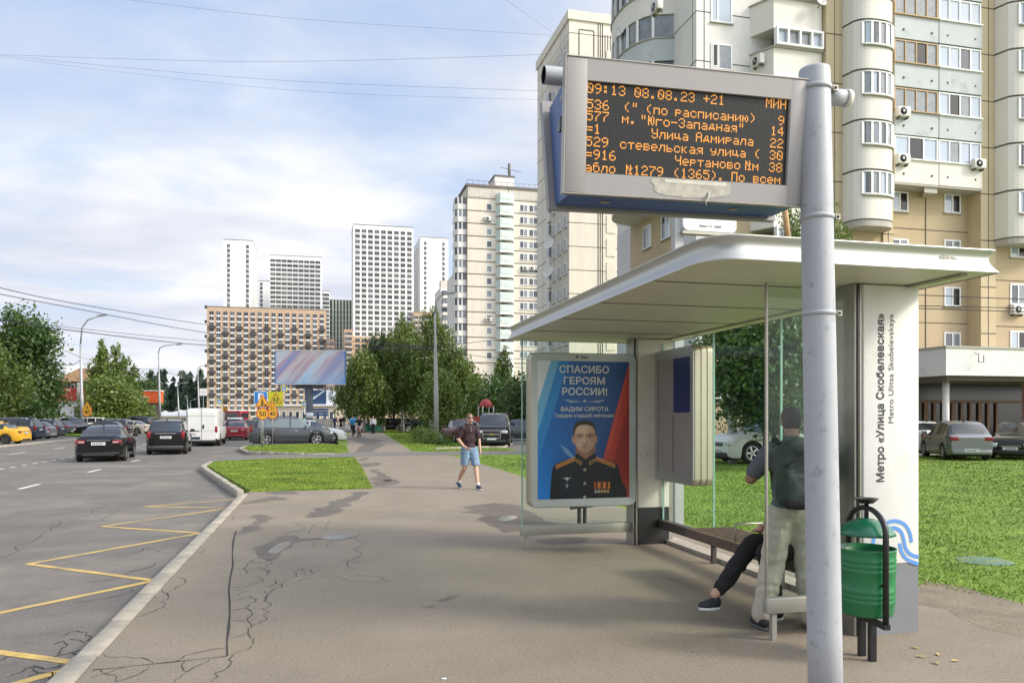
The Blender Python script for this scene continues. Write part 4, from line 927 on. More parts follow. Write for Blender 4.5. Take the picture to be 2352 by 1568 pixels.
# lightboxes hung on the glass: things of their own
POSTF = mat('lightbox_frame', (.42, .43, .42), .35, .5, var=.03, vs=3)
POSTS = mat('lightbox_side', (.50, .45, .36), .35, .7, var=.05, vs=3)
def rr2(w, h, r, n=6): return rrect(-w/2, -h/2, w/2, h/2, r, n)
def lightbox(name, label, w, h, th, M, aw, ah, rim=.09):
    rt = thing(name, label, 'lightbox'); rt.matrix_world = M
    mb = MB()
    def ring(k, z, inset=0): return [(x, -z, y) for x, y in rr2(w-2*inset, h-2*inset, rim-inset*.5)]
    lay = [(0, .012), (.012, 0), (th*.30, 0), (th*.32, .012), (th*.36, .012), (th*.38, 0), (th*.62, 0), (th*.64, .012), (th*.68, .012), (th*.70, 0), (th-.012, 0), (th, .012)]
    rs = [ring(0, -d, i) for d, i in lay]; n = len(rs[0]); vs = [p for q in rs for p in q]
    mb.add(vs, [(i*n+j, (i+1)*n+j, (i+1)*n+(j+1) % n, i*n+(j+1) % n) for i in range(len(rs)-1) for j in range(n)], POSTS, False)
    mb.add(rs[-1], [tuple(range(n))], POSTS); mb.build('case', rt)
    # front frame with an opening
    out = rr2(w-.02, h-.02, rim-.005); inn = rr2(aw, ah, .012); mb = MB(); n = len(out)
    mb.add([(x, -.014, y) for x, y in out]+[(x, -.006, y) for x, y in inn]+[(x, .011, y) for x, y in out], [(j, (j+1) % n, n+(j+1) % n, n+j) for j in range(n)]+[(j, 2*n+j, 2*n+(j+1) % n, (j+1) % n) for j in range(n)], POSTF); mb.build('front_frame', rt)
    return rt
BW, BH, BX, BZ = 1.49, 2.05, 3.425, 1.565
lb1 = lightbox('poster_lightbox', 'rounded lightbox with a blue poster of an officer hung on the far glass wall', BW, BH, .22, T(BX, 9.88, BZ), 1.29, 1.83)
AW, AH = 1.29, 1.83
P_BLUE = mat('poster_blue', (.012, .13, .42), .35); P_BLUE2 = mat('poster_blue_deep', (.012, .075, .30), .35); P_SKY = mat('poster_light_blue', (.09, .27, .46), .35)
P_WHITE = mat('poster_white', (.58, .60, .60), .35); P_RED = mat('poster_red', (.46, .07, .035), .35); P_RED2 = mat('poster_red_deep', (.23, .03, .03), .35)
P_NAVY = mat('poster_navy', (.008, .010, .020), .4); P_SKIN = mat('poster_skin', (.45, .28, .20), .4); P_SKIN2 = mat('poster_skin_shade', (.33, .19, .135), .4); P_HAIR = mat('poster_hair', (.02, .014, .012), .4)
P_GOLD = mat('poster_gold', (.52, .27, .08), .4); P_RIB = mat('poster_ribbon', (.45, .10, .04), .4); P_SIL = mat('poster_silver', (.45, .44, .42), .4)
art = MB(); lay_n = [0]
def AP(x, y): return ((x-.5)*AW, (.5-y)*AH)
def poly(pts, m, sm=False):
    lay_n[0] += 1; yy = -.001-.00012*lay_n[0]
    P = [AP(*p) for p in pts]
    if sm: P = [tuple(p) for p in smooth(P+[P[0]], 5)][:-1]
    b = bmesh.new(); f = b.faces.new([b.verts.new((x, yy, z)) for x, z in P]); bmesh.ops.triangulate(b, faces=[f])
    for f in b.faces:
        if f.normal.y > 0: f.normal_flip()
    art.frombm(b, m)
def ell(cx_, cy_, rx, ry, m, n=20): poly([(cx_+rx*math.cos(2*math.pi*i/n), cy_+ry*math.sin(2*math.pi*i/n)) for i in range(n)], m)
def apx(x, y): return ((x-268)/537, (y-400)/822)
def Q(*pts): return [apx(*p) for p in pts]
# the print itself: a grid of small cells, each one colour, drawn with soft-edged shapes
PWN, PHN = 190, 270
gx_, gy_ = np.meshgrid((np.arange(PWN)+.5)/PWN, (np.arange(PHN)+.5)/PHN); img = np.zeros((PHN, PWN, 3))
def L_(h): return np.array(lin(h))
def comp(m, c): global img; m = np.clip(m, 0, 1)[..., None]; img = img*(1-m)+np.asarray(c)*m
def pmask(pts, soft=.004):
    P = np.array(pts)*np.array([1, AH/AW]); X, Y = gx_, gy_*AH/AW; ins = np.zeros(X.shape, bool); dist = np.full(X.shape, 9.0); j = len(P)-1
    for i in range(len(P)):
        (x1, y1), (x2, y2) = P[i], P[j]; ins ^= ((y1 > Y) != (y2 > Y)) & (X < (x2-x1)*(Y-y1)/(y2-y1+1e-12)+x1)
        t = np.clip(((X-x1)*(x2-x1)+(Y-y1)*(y2-y1))/((x2-x1)**2+(y2-y1)**2+1e-12), 0, 1); dist = np.minimum(dist, np.hypot(X-x1-t*(x2-x1), Y-y1-t*(y2-y1))); j = i
    return np.clip(.5+np.where(ins, dist, -dist)/soft, 0, 1)
def emask(x, y, rx, ry, soft=.25):
    cx_, cy_ = apx(x, y); d = np.hypot((gx_-cx_)/(rx/537), (gy_-cy_)/(ry/822)); return np.clip((1+soft-d)/(2*soft), 0, 1)
def sp(*pts): return [tuple(p) for p in smooth([apx(*p) for p in pts]+[apx(*pts[0])], 5)][:-1]
t_ = np.clip(gx_*.9+(gy_-.5)*.25, 0, 1)[..., None]; img = L_('1767b4')*(1-t_)+L_('12306e')*t_
comp(np.clip((gy_-.35)*1.6, 0, 1)*np.clip(.62-gx_, 0, 1)*1.5, L_('1f7fd0'))
comp(pmask(Q((392,400),(450,400),(268,1010),(268,830))), L_('2a86c9')); comp(pmask(Q((345,400),(392,400),(268,830),(268,660))), L_('6fb0d6')); comp(pmask(Q((268,400),(345,400),(268,660))), L_('d9dde0'))
comp(pmask(Q((805,400),(805,1222),(640,1222),(650,975))), L_('c0392c')); comp(pmask(Q((805,640),(805,1222),(700,1222),(715,970)), .03)*.75, L_('8c1f1f')); comp(pmask(Q((802,420),(805,420),(700,900),(655,985)), .02)*.4, L_('e0604a'))
comp(pmask(Q((400,900),(445,930),(480,975),(470,985),(430,950)), .02)*.6, L_('9cc4e4'))
NV = L_('11131d'); comp(pmask(sp((338,1230),(346,1100),(358,1030),(395,1003),(480,975),(505,955),(580,955),(605,975),(700,1003),(738,1030),(752,1100),(766,1230))), NV)
comp(emask(430, 1120, 60, 120, .9)*.5, L_('232737')); comp(emask(670, 1090, 50, 110, .9)*.35, L_('20232f')); comp(pmask(Q((538,1020),(546,1020),(548,1222),(536,1222)), .02)*.6, L_('050609')); comp(pmask(Q((385,1060),(392,1060),(380,1222),(368,1222)), .03)*.8, L_('05060a')); comp(pmask(Q((700,1060),(708,1060),(728,1222),(716,1222)), .03)*.8, L_('05060a'))
for a in ((372,1020),(484,970),(488,992),(374,1042)), ((608,972),(720,1018),(722,1042),(604,994)): comp(pmask(Q(*a)), L_('c98d43'))
for a in ((374,1028),(485,979),(486,984),(374,1034)), ((608,981),(720,1027),(720,1033),(606,987)): comp(pmask(Q(*a)), L_('8e3a24'))
comp(pmask(sp((497,880),(592,880),(598,960),(548,992),(490,958))), L_('9c6f58')); comp(emask(545, 930, 52, 22, .6)*.6, L_('6b4536'))
comp(pmask(Q((485,962),(497,948),(545,988),(596,948),(606,964),(602,1014),(545,1022),(488,1012))), L_('0d0f17'))
for a in ((490,985),(522,1000),(520,1024),(490,1002)), ((602,985),(566,1000),(568,1024),(600,1002)): comp(pmask(Q(*a)), L_('b08a45'))
for a in ((497,994),(516,1003),(515,1014),(497,1003)), ((595,994),(573,1003),(574,1014),(595,1003)): comp(pmask(Q(*a)), L_('151823'))
SKN = L_('cda58d'); comp(emask(474, 868, 9, 24, .3), L_('b1846c')); comp(emask(608, 868, 9, 24, .3), L_('9c705b'))
face_ = pmask(sp((477,830),(481,790),(510,766),(545,760),(580,768),(601,795),(605,835),(601,888),(585,922),(558,945),(527,945),(499,922),(481,888)), .012); comp(face_, SKN)
comp(face_*emask(598, 860, 34, 90, .8)*.55, L_('8f6450')); comp(face_*emask(484, 880, 16, 60, .9)*.4, L_('a0745f')); comp(face_*emask(528, 810, 36, 22, .9)*.5, L_('e3c2ad')); comp(face_*emask(512, 885, 20, 16, .9)*.35, L_('d9b09a')); comp(face_*emask(543, 936, 44, 18, .7)*.45, L_('86604f'))
comp(pmask(sp((474,842),(475,800),(492,768),(530,753),(570,756),(600,780),(609,842),(603,842),(598,810),(575,786),(535,780),(500,790),(485,815),(480,842)), .012), L_('231915'))
for sx, k in ((513, 1), (571, 1)):
    comp(emask(sx, 850, 22, 10, .7)*.55, L_('7d5543')); comp(emask(sx, 852, 12, 4.2, .4)*.8, L_('b9a79b')); comp(emask(sx, 852, 5.5, 5, .4), L_('2b211d')); comp(pmask(Q((sx-13,848),(sx,844.5),(sx+13,848),(sx,847)), .008)*.9, L_('2a1c17')); comp(pmask(sp((sx-19,840),(sx-2,833),(sx+19,837),(sx+18,842),(sx,839),(sx-18,844)), .01)*.9, L_('33241d'))
comp(emask(552, 872, 5, 24, .8)*.45, L_('94684f')); comp(emask(537, 872, 4, 20, .9)*.4, L_('e6c6b2')); comp(emask(541, 892, 14, 6, .6)*.55, L_('8a5c49')); comp(emask(534, 893, 3, 2.4, .5)*.7, L_('4a2f26')); comp(emask(549, 893, 3, 2.4, .5)*.7, L_('4a2f26'))
comp(emask(541, 910, 22, 4.5, .4)*.75, L_('9a5b50')); comp(pmask(Q((519,909),(541,907),(563,909),(541,911)), .006)*.85, L_('5a322b')); comp(emask(541, 920, 14, 3, .8)*.4, L_('8a604f'))
for y in (1050, 1132, 1214): comp(emask(541, y, 9, 9, .25), L_('8d8a85')); comp(emask(539, y-2, 4, 4, .5)*.7, L_('d8d4cc'))
comp(pmask(Q((408,1095),(430,1098),(434,1088),(440,1098),(462,1095),(446,1104),(440,1115),(430,1104))), L_('c9c7c2')); comp(pmask(Q((437,1128),(446,1142),(437,1160),(428,1142))), L_('8f9099'))
for i in range(9): comp(pmask(Q((597+10.3*i,1125),(606+10.3*i,1125.5),(606+10.3*i,1166),(597+10.3*i,1165.5)), .003), L_(('c8572f','3a2a20','d98a3a')[i % 3]))
for i in range(5): comp(emask(606+18*i, 1182, 8, 10, .3), L_('b58a4a' if i > 1 else '9a9892')); comp(emask(604+18*i, 1179, 3.5, 4, .6)*.6, L_('e2cf9f'))
rp = np.random.RandomState(3); img *= rp.normal(1, .035, (PHN, PWN))[..., None]*.92; img = np.clip(img, 0, 1)
xs_ = (np.arange(PWN+1)/PWN-.5)*AW; zs_ = (.5-np.arange(PHN+1)/PHN)*AH; vx, vz = np.meshgrid(xs_, zs_); vv = np.stack([vx, np.full(vx.shape, -.002), vz], -1).reshape(-1, 3)
ii, jj = np.meshgrid(np.arange(PHN), np.arange(PWN), indexing='ij'); a_ = (ii*(PWN+1)+jj).ravel(); ff = np.stack([a_+PWN+1, a_+PWN+2, a_+1, a_], 1)
PM = mat('poster_print', (.5, .5, .5), .35); tt = PM.node_tree; at_ = tt.nodes.new('ShaderNodeAttribute'); at_.attribute_name = 'ink'; tt.links.new(at_.outputs['Color'], tt.nodes['Principled BSDF'].inputs['Base Color'])
po = npmesh('print', vv, ff, PM, lb1); ca = po.data.attributes.new('ink', 'FLOAT_COLOR', 'FACE'); ca.data.foreach_set('color', np.concatenate([img.reshape(-1, 3), np.ones((PHN*PWN, 1))], 1).astype(np.float32).ravel())
P_WHITE = mat('poster_white', (.74, .76, .77), .35); lay_n[0] = 30
# star rule
poly(Q((428,632),(522,640),(428,637)), P_WHITE); poly(Q((445,641),(525,645),(450,646)), P_WHITE); poly(Q((652,632),(558,640),(652,637)), P_WHITE); poly(Q((635,641),(555,645),(630,646)), P_WHITE)
poly([(apx(540, 638)[0]+.022*(1 if i % 2 == 0 else .42)*math.sin(math.pi*i/5), apx(540, 638)[1]-.0146*(1 if i % 2 == 0 else .42)*math.cos(math.pi*i/5)) for i in range(10)], P_WHITE)
for s, xa, xb, yb, hh, wt in (('СПАСИБО', 393, 681, 470, .0667, .0035), ('ГЕРОЯМ', 418, 657, 537, .0667, .0035), ('РОССИИ!', 408, 670, 602, .0667, .0035), ('ВАДИМ СИРОТА', 401, 677, 698, .040, .0018), ('Гвардии старший лейтенант', 365, 712, 735, .034, .0011)):
    (xa_, z_), (xb_, _) = AP(*apx(xa, yb)), AP(*apx(xb, yb))
    add_text(art, s, hh*1.95, P_WHITE, T((xa_+xb_)/2, -.0125, z_) @ UP, wt, width=xb_-xa_)
art.build('poster_lettering', lb1)
mb = MB(); zt = BH/2-.055; mb.lathe([(0, 0), (.017, .001)], INK, n=14, M=T(-.10, -.017, zt) @ RX(90)); add_text(mb, 'Russ', .05, INK, T(0, -.0165, zt-.017) @ UP, .0008); mb.build('maker_mark', lb1)
# second box, on the back glass
lb2 = lightbox('notice_lightbox', 'narrow empty lightbox with a blue half sheet on the back glass wall', 1.16, 1.74, .26, T(4.63, 9.3, 1.755) @ RZm(-90), .95, 1.47, .085)
lb2.matrix_world = T(4.455, 9.32, 1.755) @ RZm(-90)
mb = MB(); PG = mat('notice_backing', (.30, .28, .27), .5, var=.08, vs=2); NB = mat('notice_blue', (.012, .028, .13), .4, var=.1, vs=3)
mb.add([(-.475, -.001, -.735), (.475, -.001, -.735), (.475, -.001, .735), (-.475, -.001, .735)], [(0,1,2,3)], PG)
mb.add([(0.0, -.003, .04), (.475, -.003, .04), (.475, -.003, .735), (0.0, -.003, .735)], [(0,1,2,3)], NB)
mb.box((-.475, -.006, .025), (.475, -.001, .038), POSTF); mb.box((-.008, -.006, -.735), (-.002, -.0015, .0), DK2); mb.build('notice_sheet', lb2)

# ------------------------------------------------------------------ the departure board and its pole
POLEM = mat('pole_grey_paint', (.37, .385, .41), .5, var=.06, vs=4, bump=.05, bs=60, dirt='8d9194', ds=11, dt=(.56, .66))
PCX, PCD = 1880, 4.2
p = AT(PCX, 955, PCD); pl = thing('pole', 'thick grey painted steel pole beside the shelter carrying the departure board', 'pole', (p.x, p.y, 0))
bt, tp = AT(1897, 1640, PCD), AT(1870.5, 160, PCD); z0 = 0.0; k = (tp-bt)/(tp.z-bt.z)
def pz(z): return bt+k*(z-bt.z)-Vector((p.x, p.y, 0))
zt = tp.z; mb = MB()
zs = [0, .6, 1.2, 1.8, 2.2, 2.6, 3.0, zt-.01, zt]
mb.tube([pz(z) for z in zs], [.0905-.0095*z/zt if z < zt else .0785 for z in zs], POLEM, 32); mb.build('shaft', pl)
for z in (ONA(1870, 205, p.y).z, ONA(1870, 500, p.y).z, ONA(1875, 720, p.y).z):
    c_ = pz(z); mb = MB(); mb.tube([c_+Vector((0, 0, -.012)), c_+Vector((0, 0, .012))], .0885, POLEM, 28)
    mb.box((.080, -.05, -.014), (.108, -.02, .014), ALUD, T(*c_)); mb.tube([c_+Vector((.09, -.055, 0)), c_+Vector((.105, -.035, 0))], .008, DARKR, 6); mb.build('band', pl)
# board
MX = Vector((1, 0, 0))
BODY = mat('board_blue', (.045, .10, .28), .4, var=.08, vs=3); BEZ = mat('board_bezel_grey', (.30, .285, .28), .5, var=.03, vs=3)
fTL, fTR = AT(1302, 131, 3.84), AT(1858, 185, 3.84*1.0815); fBL, fBR = AT(1292, 441, 3.90), AT(1838.5, 475, 3.90*1.0815)
Wd = ((fTR-fTL).length+(fBR-fBL).length)/2; Hd = ((fTL-fBL).length+(fTR-fBR).length)/2
cF = (fTL+fTR+fBL+fBR)/4; ex = ((fTR-fTL)+(fBR-fBL)).normalized(); ez = ((fTL-fBL)+(fTR-fBR)); ez = (ez-ex*ez.dot(ex)).normalized(); ey = ez.cross(ex)
MF = Matrix(((ex.x, ey.x, ez.x, cF.x), (ex.y, ey.y, ez.y, cF.y), (ex.z, ey.z, ez.z, cF.z), (0, 0, 0, 1)))
bd = thing('departure_board', 'grey and blue double-sided departure board with glowing amber lines of text', 'departure board', cF); bd.matrix_world = MF
w2, h2 = Wd/2, Hd/2
lw0, lw1, lh0, lh1 = -w2+Wd*.084, w2-Wd*.077, -h2+Hd*.157, h2-Hd*.163
mb = MB()          # front bezel
mb.bbox((-w2, -.012, -h2), (lw0, .03, h2), .006, BEZ); mb.bbox((lw1, -.012, -h2), (w2, .03, h2), .006, BEZ); mb.box((lw0-.004, -.0118, lh1), (lw1+.004, .0298, h2-.001), BEZ); mb.box((lw0-.004, -.0118, -h2+.001), (lw1+.004, .0298, lh0), BEZ); mb.build('bezel', bd)
for xa, xb, za, zb_ in ((-w2-.004, w2+.004, -h2-.006, -h2-.0005), (-w2-.004, w2+.004, h2+.0005, h2+.006), (-w2-.006, -w2-.0005, -h2, h2), (w2+.0005, w2+.006, -h2, h2)): pass
mb = MB()
for lo, hi in (((-w2-.005, -.016, -h2-.005), (w2+.005, .035, -h2-.0003)), ((-w2-.005, -.016, h2+.0003), (w2+.005, .035, h2+.005)), ((-w2-.005, -.0155, -h2), (-w2-.0003, .0345, h2)), ((w2+.0003, -.0155, -h2), (w2+.005, .0345, h2))): mb.box(lo, hi, ALUD)
mb.build('rim', bd)
# tapered body and rear face (board leans like a V)
def bl(x, y, z): return (x, y, z)
top, bot = .43, .25
mb = MB(); ins = .035
vs = [(-w2+ins, .036, -h2-.002), (w2-ins, .036, -h2-.002), (w2-ins, .032, h2-ins-.02), (-w2+ins, .032, h2-ins-.02), (-w2+ins, bot, -h2-.022), (w2-ins, bot, -h2-.022), (w2-ins, top-.03, h2-ins-.10), (-w2+ins, top-.03, h2-ins-.10)]
mb.add(vs, [(0,1,5,4),(1,2,6,5),(2,3,7,6),(3,0,4,7),(4,5,6,7)], BODY); mb.build('body', bd)
mb = MB()
def wedge(a, m): mb.add(a, [(0,1,2,3),(7,6,5,4),(0,4,5,1),(1,5,6,2),(2,6,7,3),(3,7,4,0)], m)
wedge([(-w2, bot, -h2-.040), (w2, bot, -h2-.040), (w2, top, h2-.09), (-w2, top, h2-.09), (-w2, bot+.05, -h2-.045), (w2, bot+.05, -h2-.045), (w2, top+.05, h2-.095), (-w2, top+.05, h2-.095)], BEZ); mb.build('rear_face', bd)
mb = MB(); mb.tube([(-w2-.02+.05, .11, .16), (-w2+.012, .11, .16)], .018, ALUD, 8); mb.build('latch', bd); mb = MB(); mb.bbox((-w2+.008, .10, -.0), (-w2+.034, .15, .07), .004, DK2); mb.build('handle', bd)
for q in (.2, .75): mb = MB(); mb.lathe([(0, -.006), (.022, -.005), (.028, 0)], ALUD, c=(-w2+Wd*q, .13, -h2-.012), n=12); mb.build('lock', bd)
mb = MB(); mb.tube([(-w2-.06, .19, h2-.035), (-w2+.25, .19, h2-.035)], .046, POLEM, 16, False); mb.tube([(-w2-.06, .19, h2-.035), (-w2+.2, .19, h2-.035)], .040, DK2, 16, False)
mb.build('support_arm', bd)
q = AT(1905, 222, 4.2); mb = MB(); inv = MF.inverted(); a_ = inv @ AT(1900, 222, 4.25); b_ = inv @ AT(1940, 226, 4.27); mb.tube([a_, b_], .044, POLEM, 16); mb.tube([b_, b_+(b_-a_).normalized()*.03], [.05, .045], COLD, 16)
mb.build('arm_end', bd)
mb = MB(); TAPE = mat('torn_tape', (.42, .40, .34), .6, var=.25, vs=25)
lx = lambda u: -w2+Wd*u; lz = lambda v: -h2+Hd*v
b = bmesh.new(); f = b.faces.new([b.verts.new((lx(u), -.0135, lz(v))) for u, v in ((.345,.145),(.5,.150),(.675,.143),(.678,.07),(.66,.045),(.60,.022),(.50,.012),(.41,.020),(.37,.035),(.355,.06),(.36,.09),(.343,.115))]); bmesh.ops.triangulate(b, faces=[f])
for f in b.faces:
    if f.normal.y > 0: f.normal_flip()
mb.frombm(b, TAPE)
mb.add([(lx(.40), -.0145, lz(.118)), (lx(.66), -.0145, lz(.115)), (lx(.655), -.0145, lz(.148)), (lx(.40), -.0145, lz(.146))], [(0,1,2,3)], mat('torn_tape_pale', (.55, .53, .44), .6, var=.2, vs=30))
mb.tube([(lx(.585), -.015, lz(.06)), (lx(.578), -.03, lz(.02)), (lx(.565), -.035, lz(-.02)), (lx(.568), -.04, lz(-.045))], [.006, .006, .004, .003], TAPE, 5); mb.build('torn_tape', bd)
# LED matrix: a 5 x 7 font, one quad per diode
FONT5 = {
'0':'0E11191513110E','1':'040C040404040E','2':'0E11010608101F','3':'0E11010601110E','4':'02060A121F0202','5':'1F101E0101110E','6':'0608101E11110E','7':'1F010204080808','8':'0E11110E11110E','9':'0E11110F01020C',
':':'000C0C000C0C00','.':'00000000000C0C','+':'0004041F040400','-':'0000001F000000','=':'00001F001F0000','(':'02040808080402',')':'08040202020408','"':'0A0A0A00000000',' ':'00000000000000',
'М':'111B1515111111','И':'1111131519111 1'.replace(' ',''),'Н':'1111111F111111','Ю':'12151D1D151512','З':'0E11010601110E','У':'1111110F01110E','А':'0E11111F111111','Ч':'1111110F010101','П':'1F111111111111','№':'121A1B16121217',
'а':'00000E010F110F','б':'0E101E1111110E','в':'00001E111E111E','г':'00001F10101010','д':'0000060A0A1F11','е':'00000E111F100E','з':'00001E010E011E','и':'00001113151911','к':'00001214181412','л':'00000F09091111','м':'0000111B151111','н':'000011111F1111',
'о':'00000E1111110E','п':'00001F11111111','р':'00001E111E1010','с':'00000E1110110E','т':'00001F04040404','у':'000011110F010E','ц':'00001212121F01','ь':'000010101E111E','ю':'000012151D1512','я':'00000F110F0511','щ':'00001515151F01','ы':'000011111D151D'}
lit = np.zeros((64, 160), bool)
def put(s, col, row):
    for ch in s:
        g_ = FONT5.get(ch)
        if g_:
            for r_ in range(7):
                v = int(g_[r_*2:r_*2+2], 16)
                for c_ in range(5):
                    if v >> (4-c_) & 1 and 0 <= col+c_ < 160: lit[row+r_, col+c_] = True
        col += 6
rowsL = [1, 12, 20, 29, 38, 47, 56]
put('09:13 08.08.23 +21', 0, rowsL[0]); put('МИН', 141, rowsL[0]-1)
for i, s in enumerate(('536', '577', '=1', '529', '=916')): put(s, 0, rowsL[i+1])
for i, s in enumerate(('9', '14', '22', '30', '38')): put(s, 158-6*len(s), rowsL[i+1])
put('("', 28, rowsL[1]); put('(по', 45, rowsL[1]); put('расписанию)', 68, rowsL[1]); put('м.', 27, rowsL[2]); put('"Юго-Западная"', 41, rowsL[2])
put('Улица', 50, rowsL[3]); put('Адмирала', 85, rowsL[3]); put('стевельская', 26, rowsL[4]); put('улица', 97, rowsL[4]); put('(', 133, rowsL[4]); put('Чертаново', 69, rowsL[5]); put('№м', 126, rowsL[5])
put('абло', 0, rowsL[6]); put('№1279', 31, rowsL[6]); put('(1365).', 68, rowsL[6]); put('По', 115, rowsL[6]); put('всем', 133, rowsL[6])
scr = MB(); SCB = mat('screen_black', (.012, .013, .013), .3, spec=.3); scr.box((lw0, .008, lh0), (lw1, .028, lh1), SCB); so_ = scr.build('screen', bd)
LON = mat('diode_lit', (.5, .2, .03), .5, emit=(1.0, .40, .05), es=.62); LOFF = mat('diode_unlit', (.034, .035, .032), .5)
px_, pzz = (lw1-lw0)/160, (lh1-lh0)/64
for nm, msk, m_, sz in (('lit_diode', lit, LON, .36), ('unlit_diode', ~lit, LOFF, .26)):
    rr_, cc_ = np.nonzero(msk); x = lw0+(cc_+.5)*px_; z = lh1-(rr_+.5)*pzz; s = min(px_, pzz)*sz; s2 = s if nm != 'lit_diode' else s*1.12
    v = np.stack([np.stack([x+a*s2, np.full(len(x), .0065), z+b*s2], 1) for a, b in ((-1,-1),(1,-1),(1,1),(-1,1))], 1).reshape(-1, 3)
    npmesh(nm, v, np.arange(len(v)).reshape(-1, 4), m_, so_)
# ------------------------------------------------------------------ litter bin
BING = mat('bin_green', (.012, .16, .055), .35, var=.10, vs=4, spec=.6, dirt='2f6a45', ds=6, dt=(.58, .72)); BINL = mat('bin_lid_green', (.010, .13, .065), .25, var=.08, vs=5, spec=.7); BLK = mat('black_painted_steel', (.014, .014, .015), .4, var=.2, vs=10)
def C2W(X, Y): return Vector((X*CA+Y*SA, -X*SA+Y*CA, 0))
pn, pf = AT(2035, 955, 5.41), AT(1949, 955, 5.88); c_ = (pn+pf)/2; d_ = pn-pf; ang = math.atan2(d_.y, d_.x)
def litter_bin(label, loc, ang, s=1.0):
    rt = thing('litter_bin', label, 'litter bin', loc, ang); rt.scale = (s, s, s*.91)
    mb = MB(); mb.lathe([(0, .36), (.172, .36), (.178, .37), (.183, .40)]+[q for z in (.46, .50, .54, .70, .74, .78) for q in ((.189+.01*(z-.4), z), (.195+.01*(z-.4), z+.012), (.19+.01*(z-.4), z+.024))]+[(.198, .87), (.203, .88), (.196, .88), (.190, .80), (.18, .40), (0, .39)], BING, n=40)
    o = mb.build('bucket', rt); 
    mb = MB(); mb.lathe([(0, 1.115), (.05, 1.108), (.11, 1.085), (.155, 1.05), (.185, 1.01), (.196, .985), (.188, .982), (.15, 1.03), (.0, 1.08)], BINL, n=36); mb.build('lid', rt)
    hw_ = .235; mb = MB(); pts = [(-hw_, 0, .315), (-hw_, 0, 1.02)]+[(-hw_*math.cos(math.pi*i/12), 0, 1.02+.175*math.sin(math.pi*i/12)) for i in range(1, 12)]+[(hw_, 0, 1.02), (hw_, 0, .315)]
    mb.tube(pts, .021, BLK, 8); mb.box((-hw_-.02, -.022, .295), (hw_+.02, .022, .335), BLK); mb.tube([(-hw_, 0, .62), (-.18, 0, .62)], .012, BLK, 6); mb.tube([(hw_, 0, .62), (.18, 0, .62)], .012, BLK, 6); mb.build('frame', rt)
    mb = MB(); mb.tube([(0, 0, 1.10), (0, 0, 1.235)], .016, BLK, 8); mb.lathe([(0, 1.225), (.045, 1.23), (.078, 1.262), (.083, 1.27), (.07, 1.266), (.03, 1.24), (0, 1.238)], BLK, n=24); mb.build('ashtray', rt)
    for x in (-.06, .07):
        mb = MB(); mb.box((x-.022, -.022, -.02), (x+.022, .022, .294), BLK); mb.build('leg', rt)
    return rt
litter_bin('green litter bin with domed lid and black ashtray beside the grey pole', (c_.x, c_.y, 0), ang)
q = G(1412, 1243); litter_bin('green litter bin half hidden behind the poster lightbox', (q.x+.1, q.y+1.7, 0), .5)
# bus-stop flag sign standing behind the shelter roof
FLG = mat('flag_sign_white', (.72, .73, .74), .4); p = AT(1633, 500, 12.5); post = AT(1556, 500, 12.6)
rt = thing('stop_sign_board', 'white rounded stop panel on a pale post rising behind the shelter roof', 'sign', (post.x, post.y, 0))
mb = MB(); mb.box((-.075, -.075, 0), (.075, .075, p.z+.9), mat('concrete_post', (.42, .42, .42), .85, var=.08, vs=4)); mb.build('post', rt)
a, b2 = AT(1567, 529, 12.5), AT(1702, 529, 12.5); mb = MB(); ww = (b2-a).length; pts = rrect(0, 0, ww, .75, .09)
mb.prism(pts, -.04, .04, FLG, T(a.x-post.x, a.y-post.y, a.z) @ RZm(0) @ RX(90)); pnl = mb.build('panel', rt)
mb = MB(); mb.box((-.02, -.06, -.06), (ww+.02, .06, -.012), ALUD, T(a.x-post.x, a.y-post.y, a.z)); add_text(mb, 'Мини ТТ-13848', .055, INK, T(a.x-post.x+ww/2, a.y-post.y-.043, a.z+.06) @ UP, .0006); mb.build('bracket', rt)
a, b2 = AT(1800, 462, 6.3), AT(1812, 560, 6.3); zr_ = 2.981; k_ = (b2-a)/(a.z-b2.z); b2 = a+k_*(a.z-zr_); mb = MB(); mb.tube([Vector((0, 0, 0)), a-b2], .023, mat('rusty_pipe', (.36, .22, .09), .7, var=.3, vs=6), 8)
o = mb.build('pipe_post'); o.location = b2; tag(o, 'thin ochre pipe standing on the shelter roof below the display board', 'pipe')
# ------------------------------------------------------------------ vehicles
TYRE = mat('tyre_rubber', (.018, .018, .018), .8); RIM = mat('alloy_rim', (.45, .45, .46), .3, .85); RIMD = mat('steel_rim_dark', (.05, .05, .052), .5, .4)
TRIM = mat('black_plastic_trim', (.022, .022, .024), .6); CGLASS = mat('car_glass', (.018, .021, .024), .05, spec=.8, coat=.3); CGLASSL = mat('car_glass_painted_reflection', (.17, .21, .22), .06, spec=.8)  # second car glass has a reflection painted in as a paler base colour
LAMPR = mat('tail_lamp_red', (.22, .008, .012), .12, spec=.6); LAMPW = mat('head_lamp_clear', (.55, .57, .60), .1, spec=.8, coat=.5); CHROME = mat('chrome', (.62, .62, .63), .15, 1.0); PLATE = mat('number_plate', (.62, .63, .63), .5); PLATEK = mat('plate_marks', (.05, .05, .06), .6)
UNDER = mat('underbody', (.008, .008, .008), .9)
def paint(name, c, metal=.0, rough=.28): return mat('paint_'+name, c, rough, metal, coat=.25 if sum(lin(c) if isinstance(c, str) else c) > .1 else 0, spec=.5, var=.0)
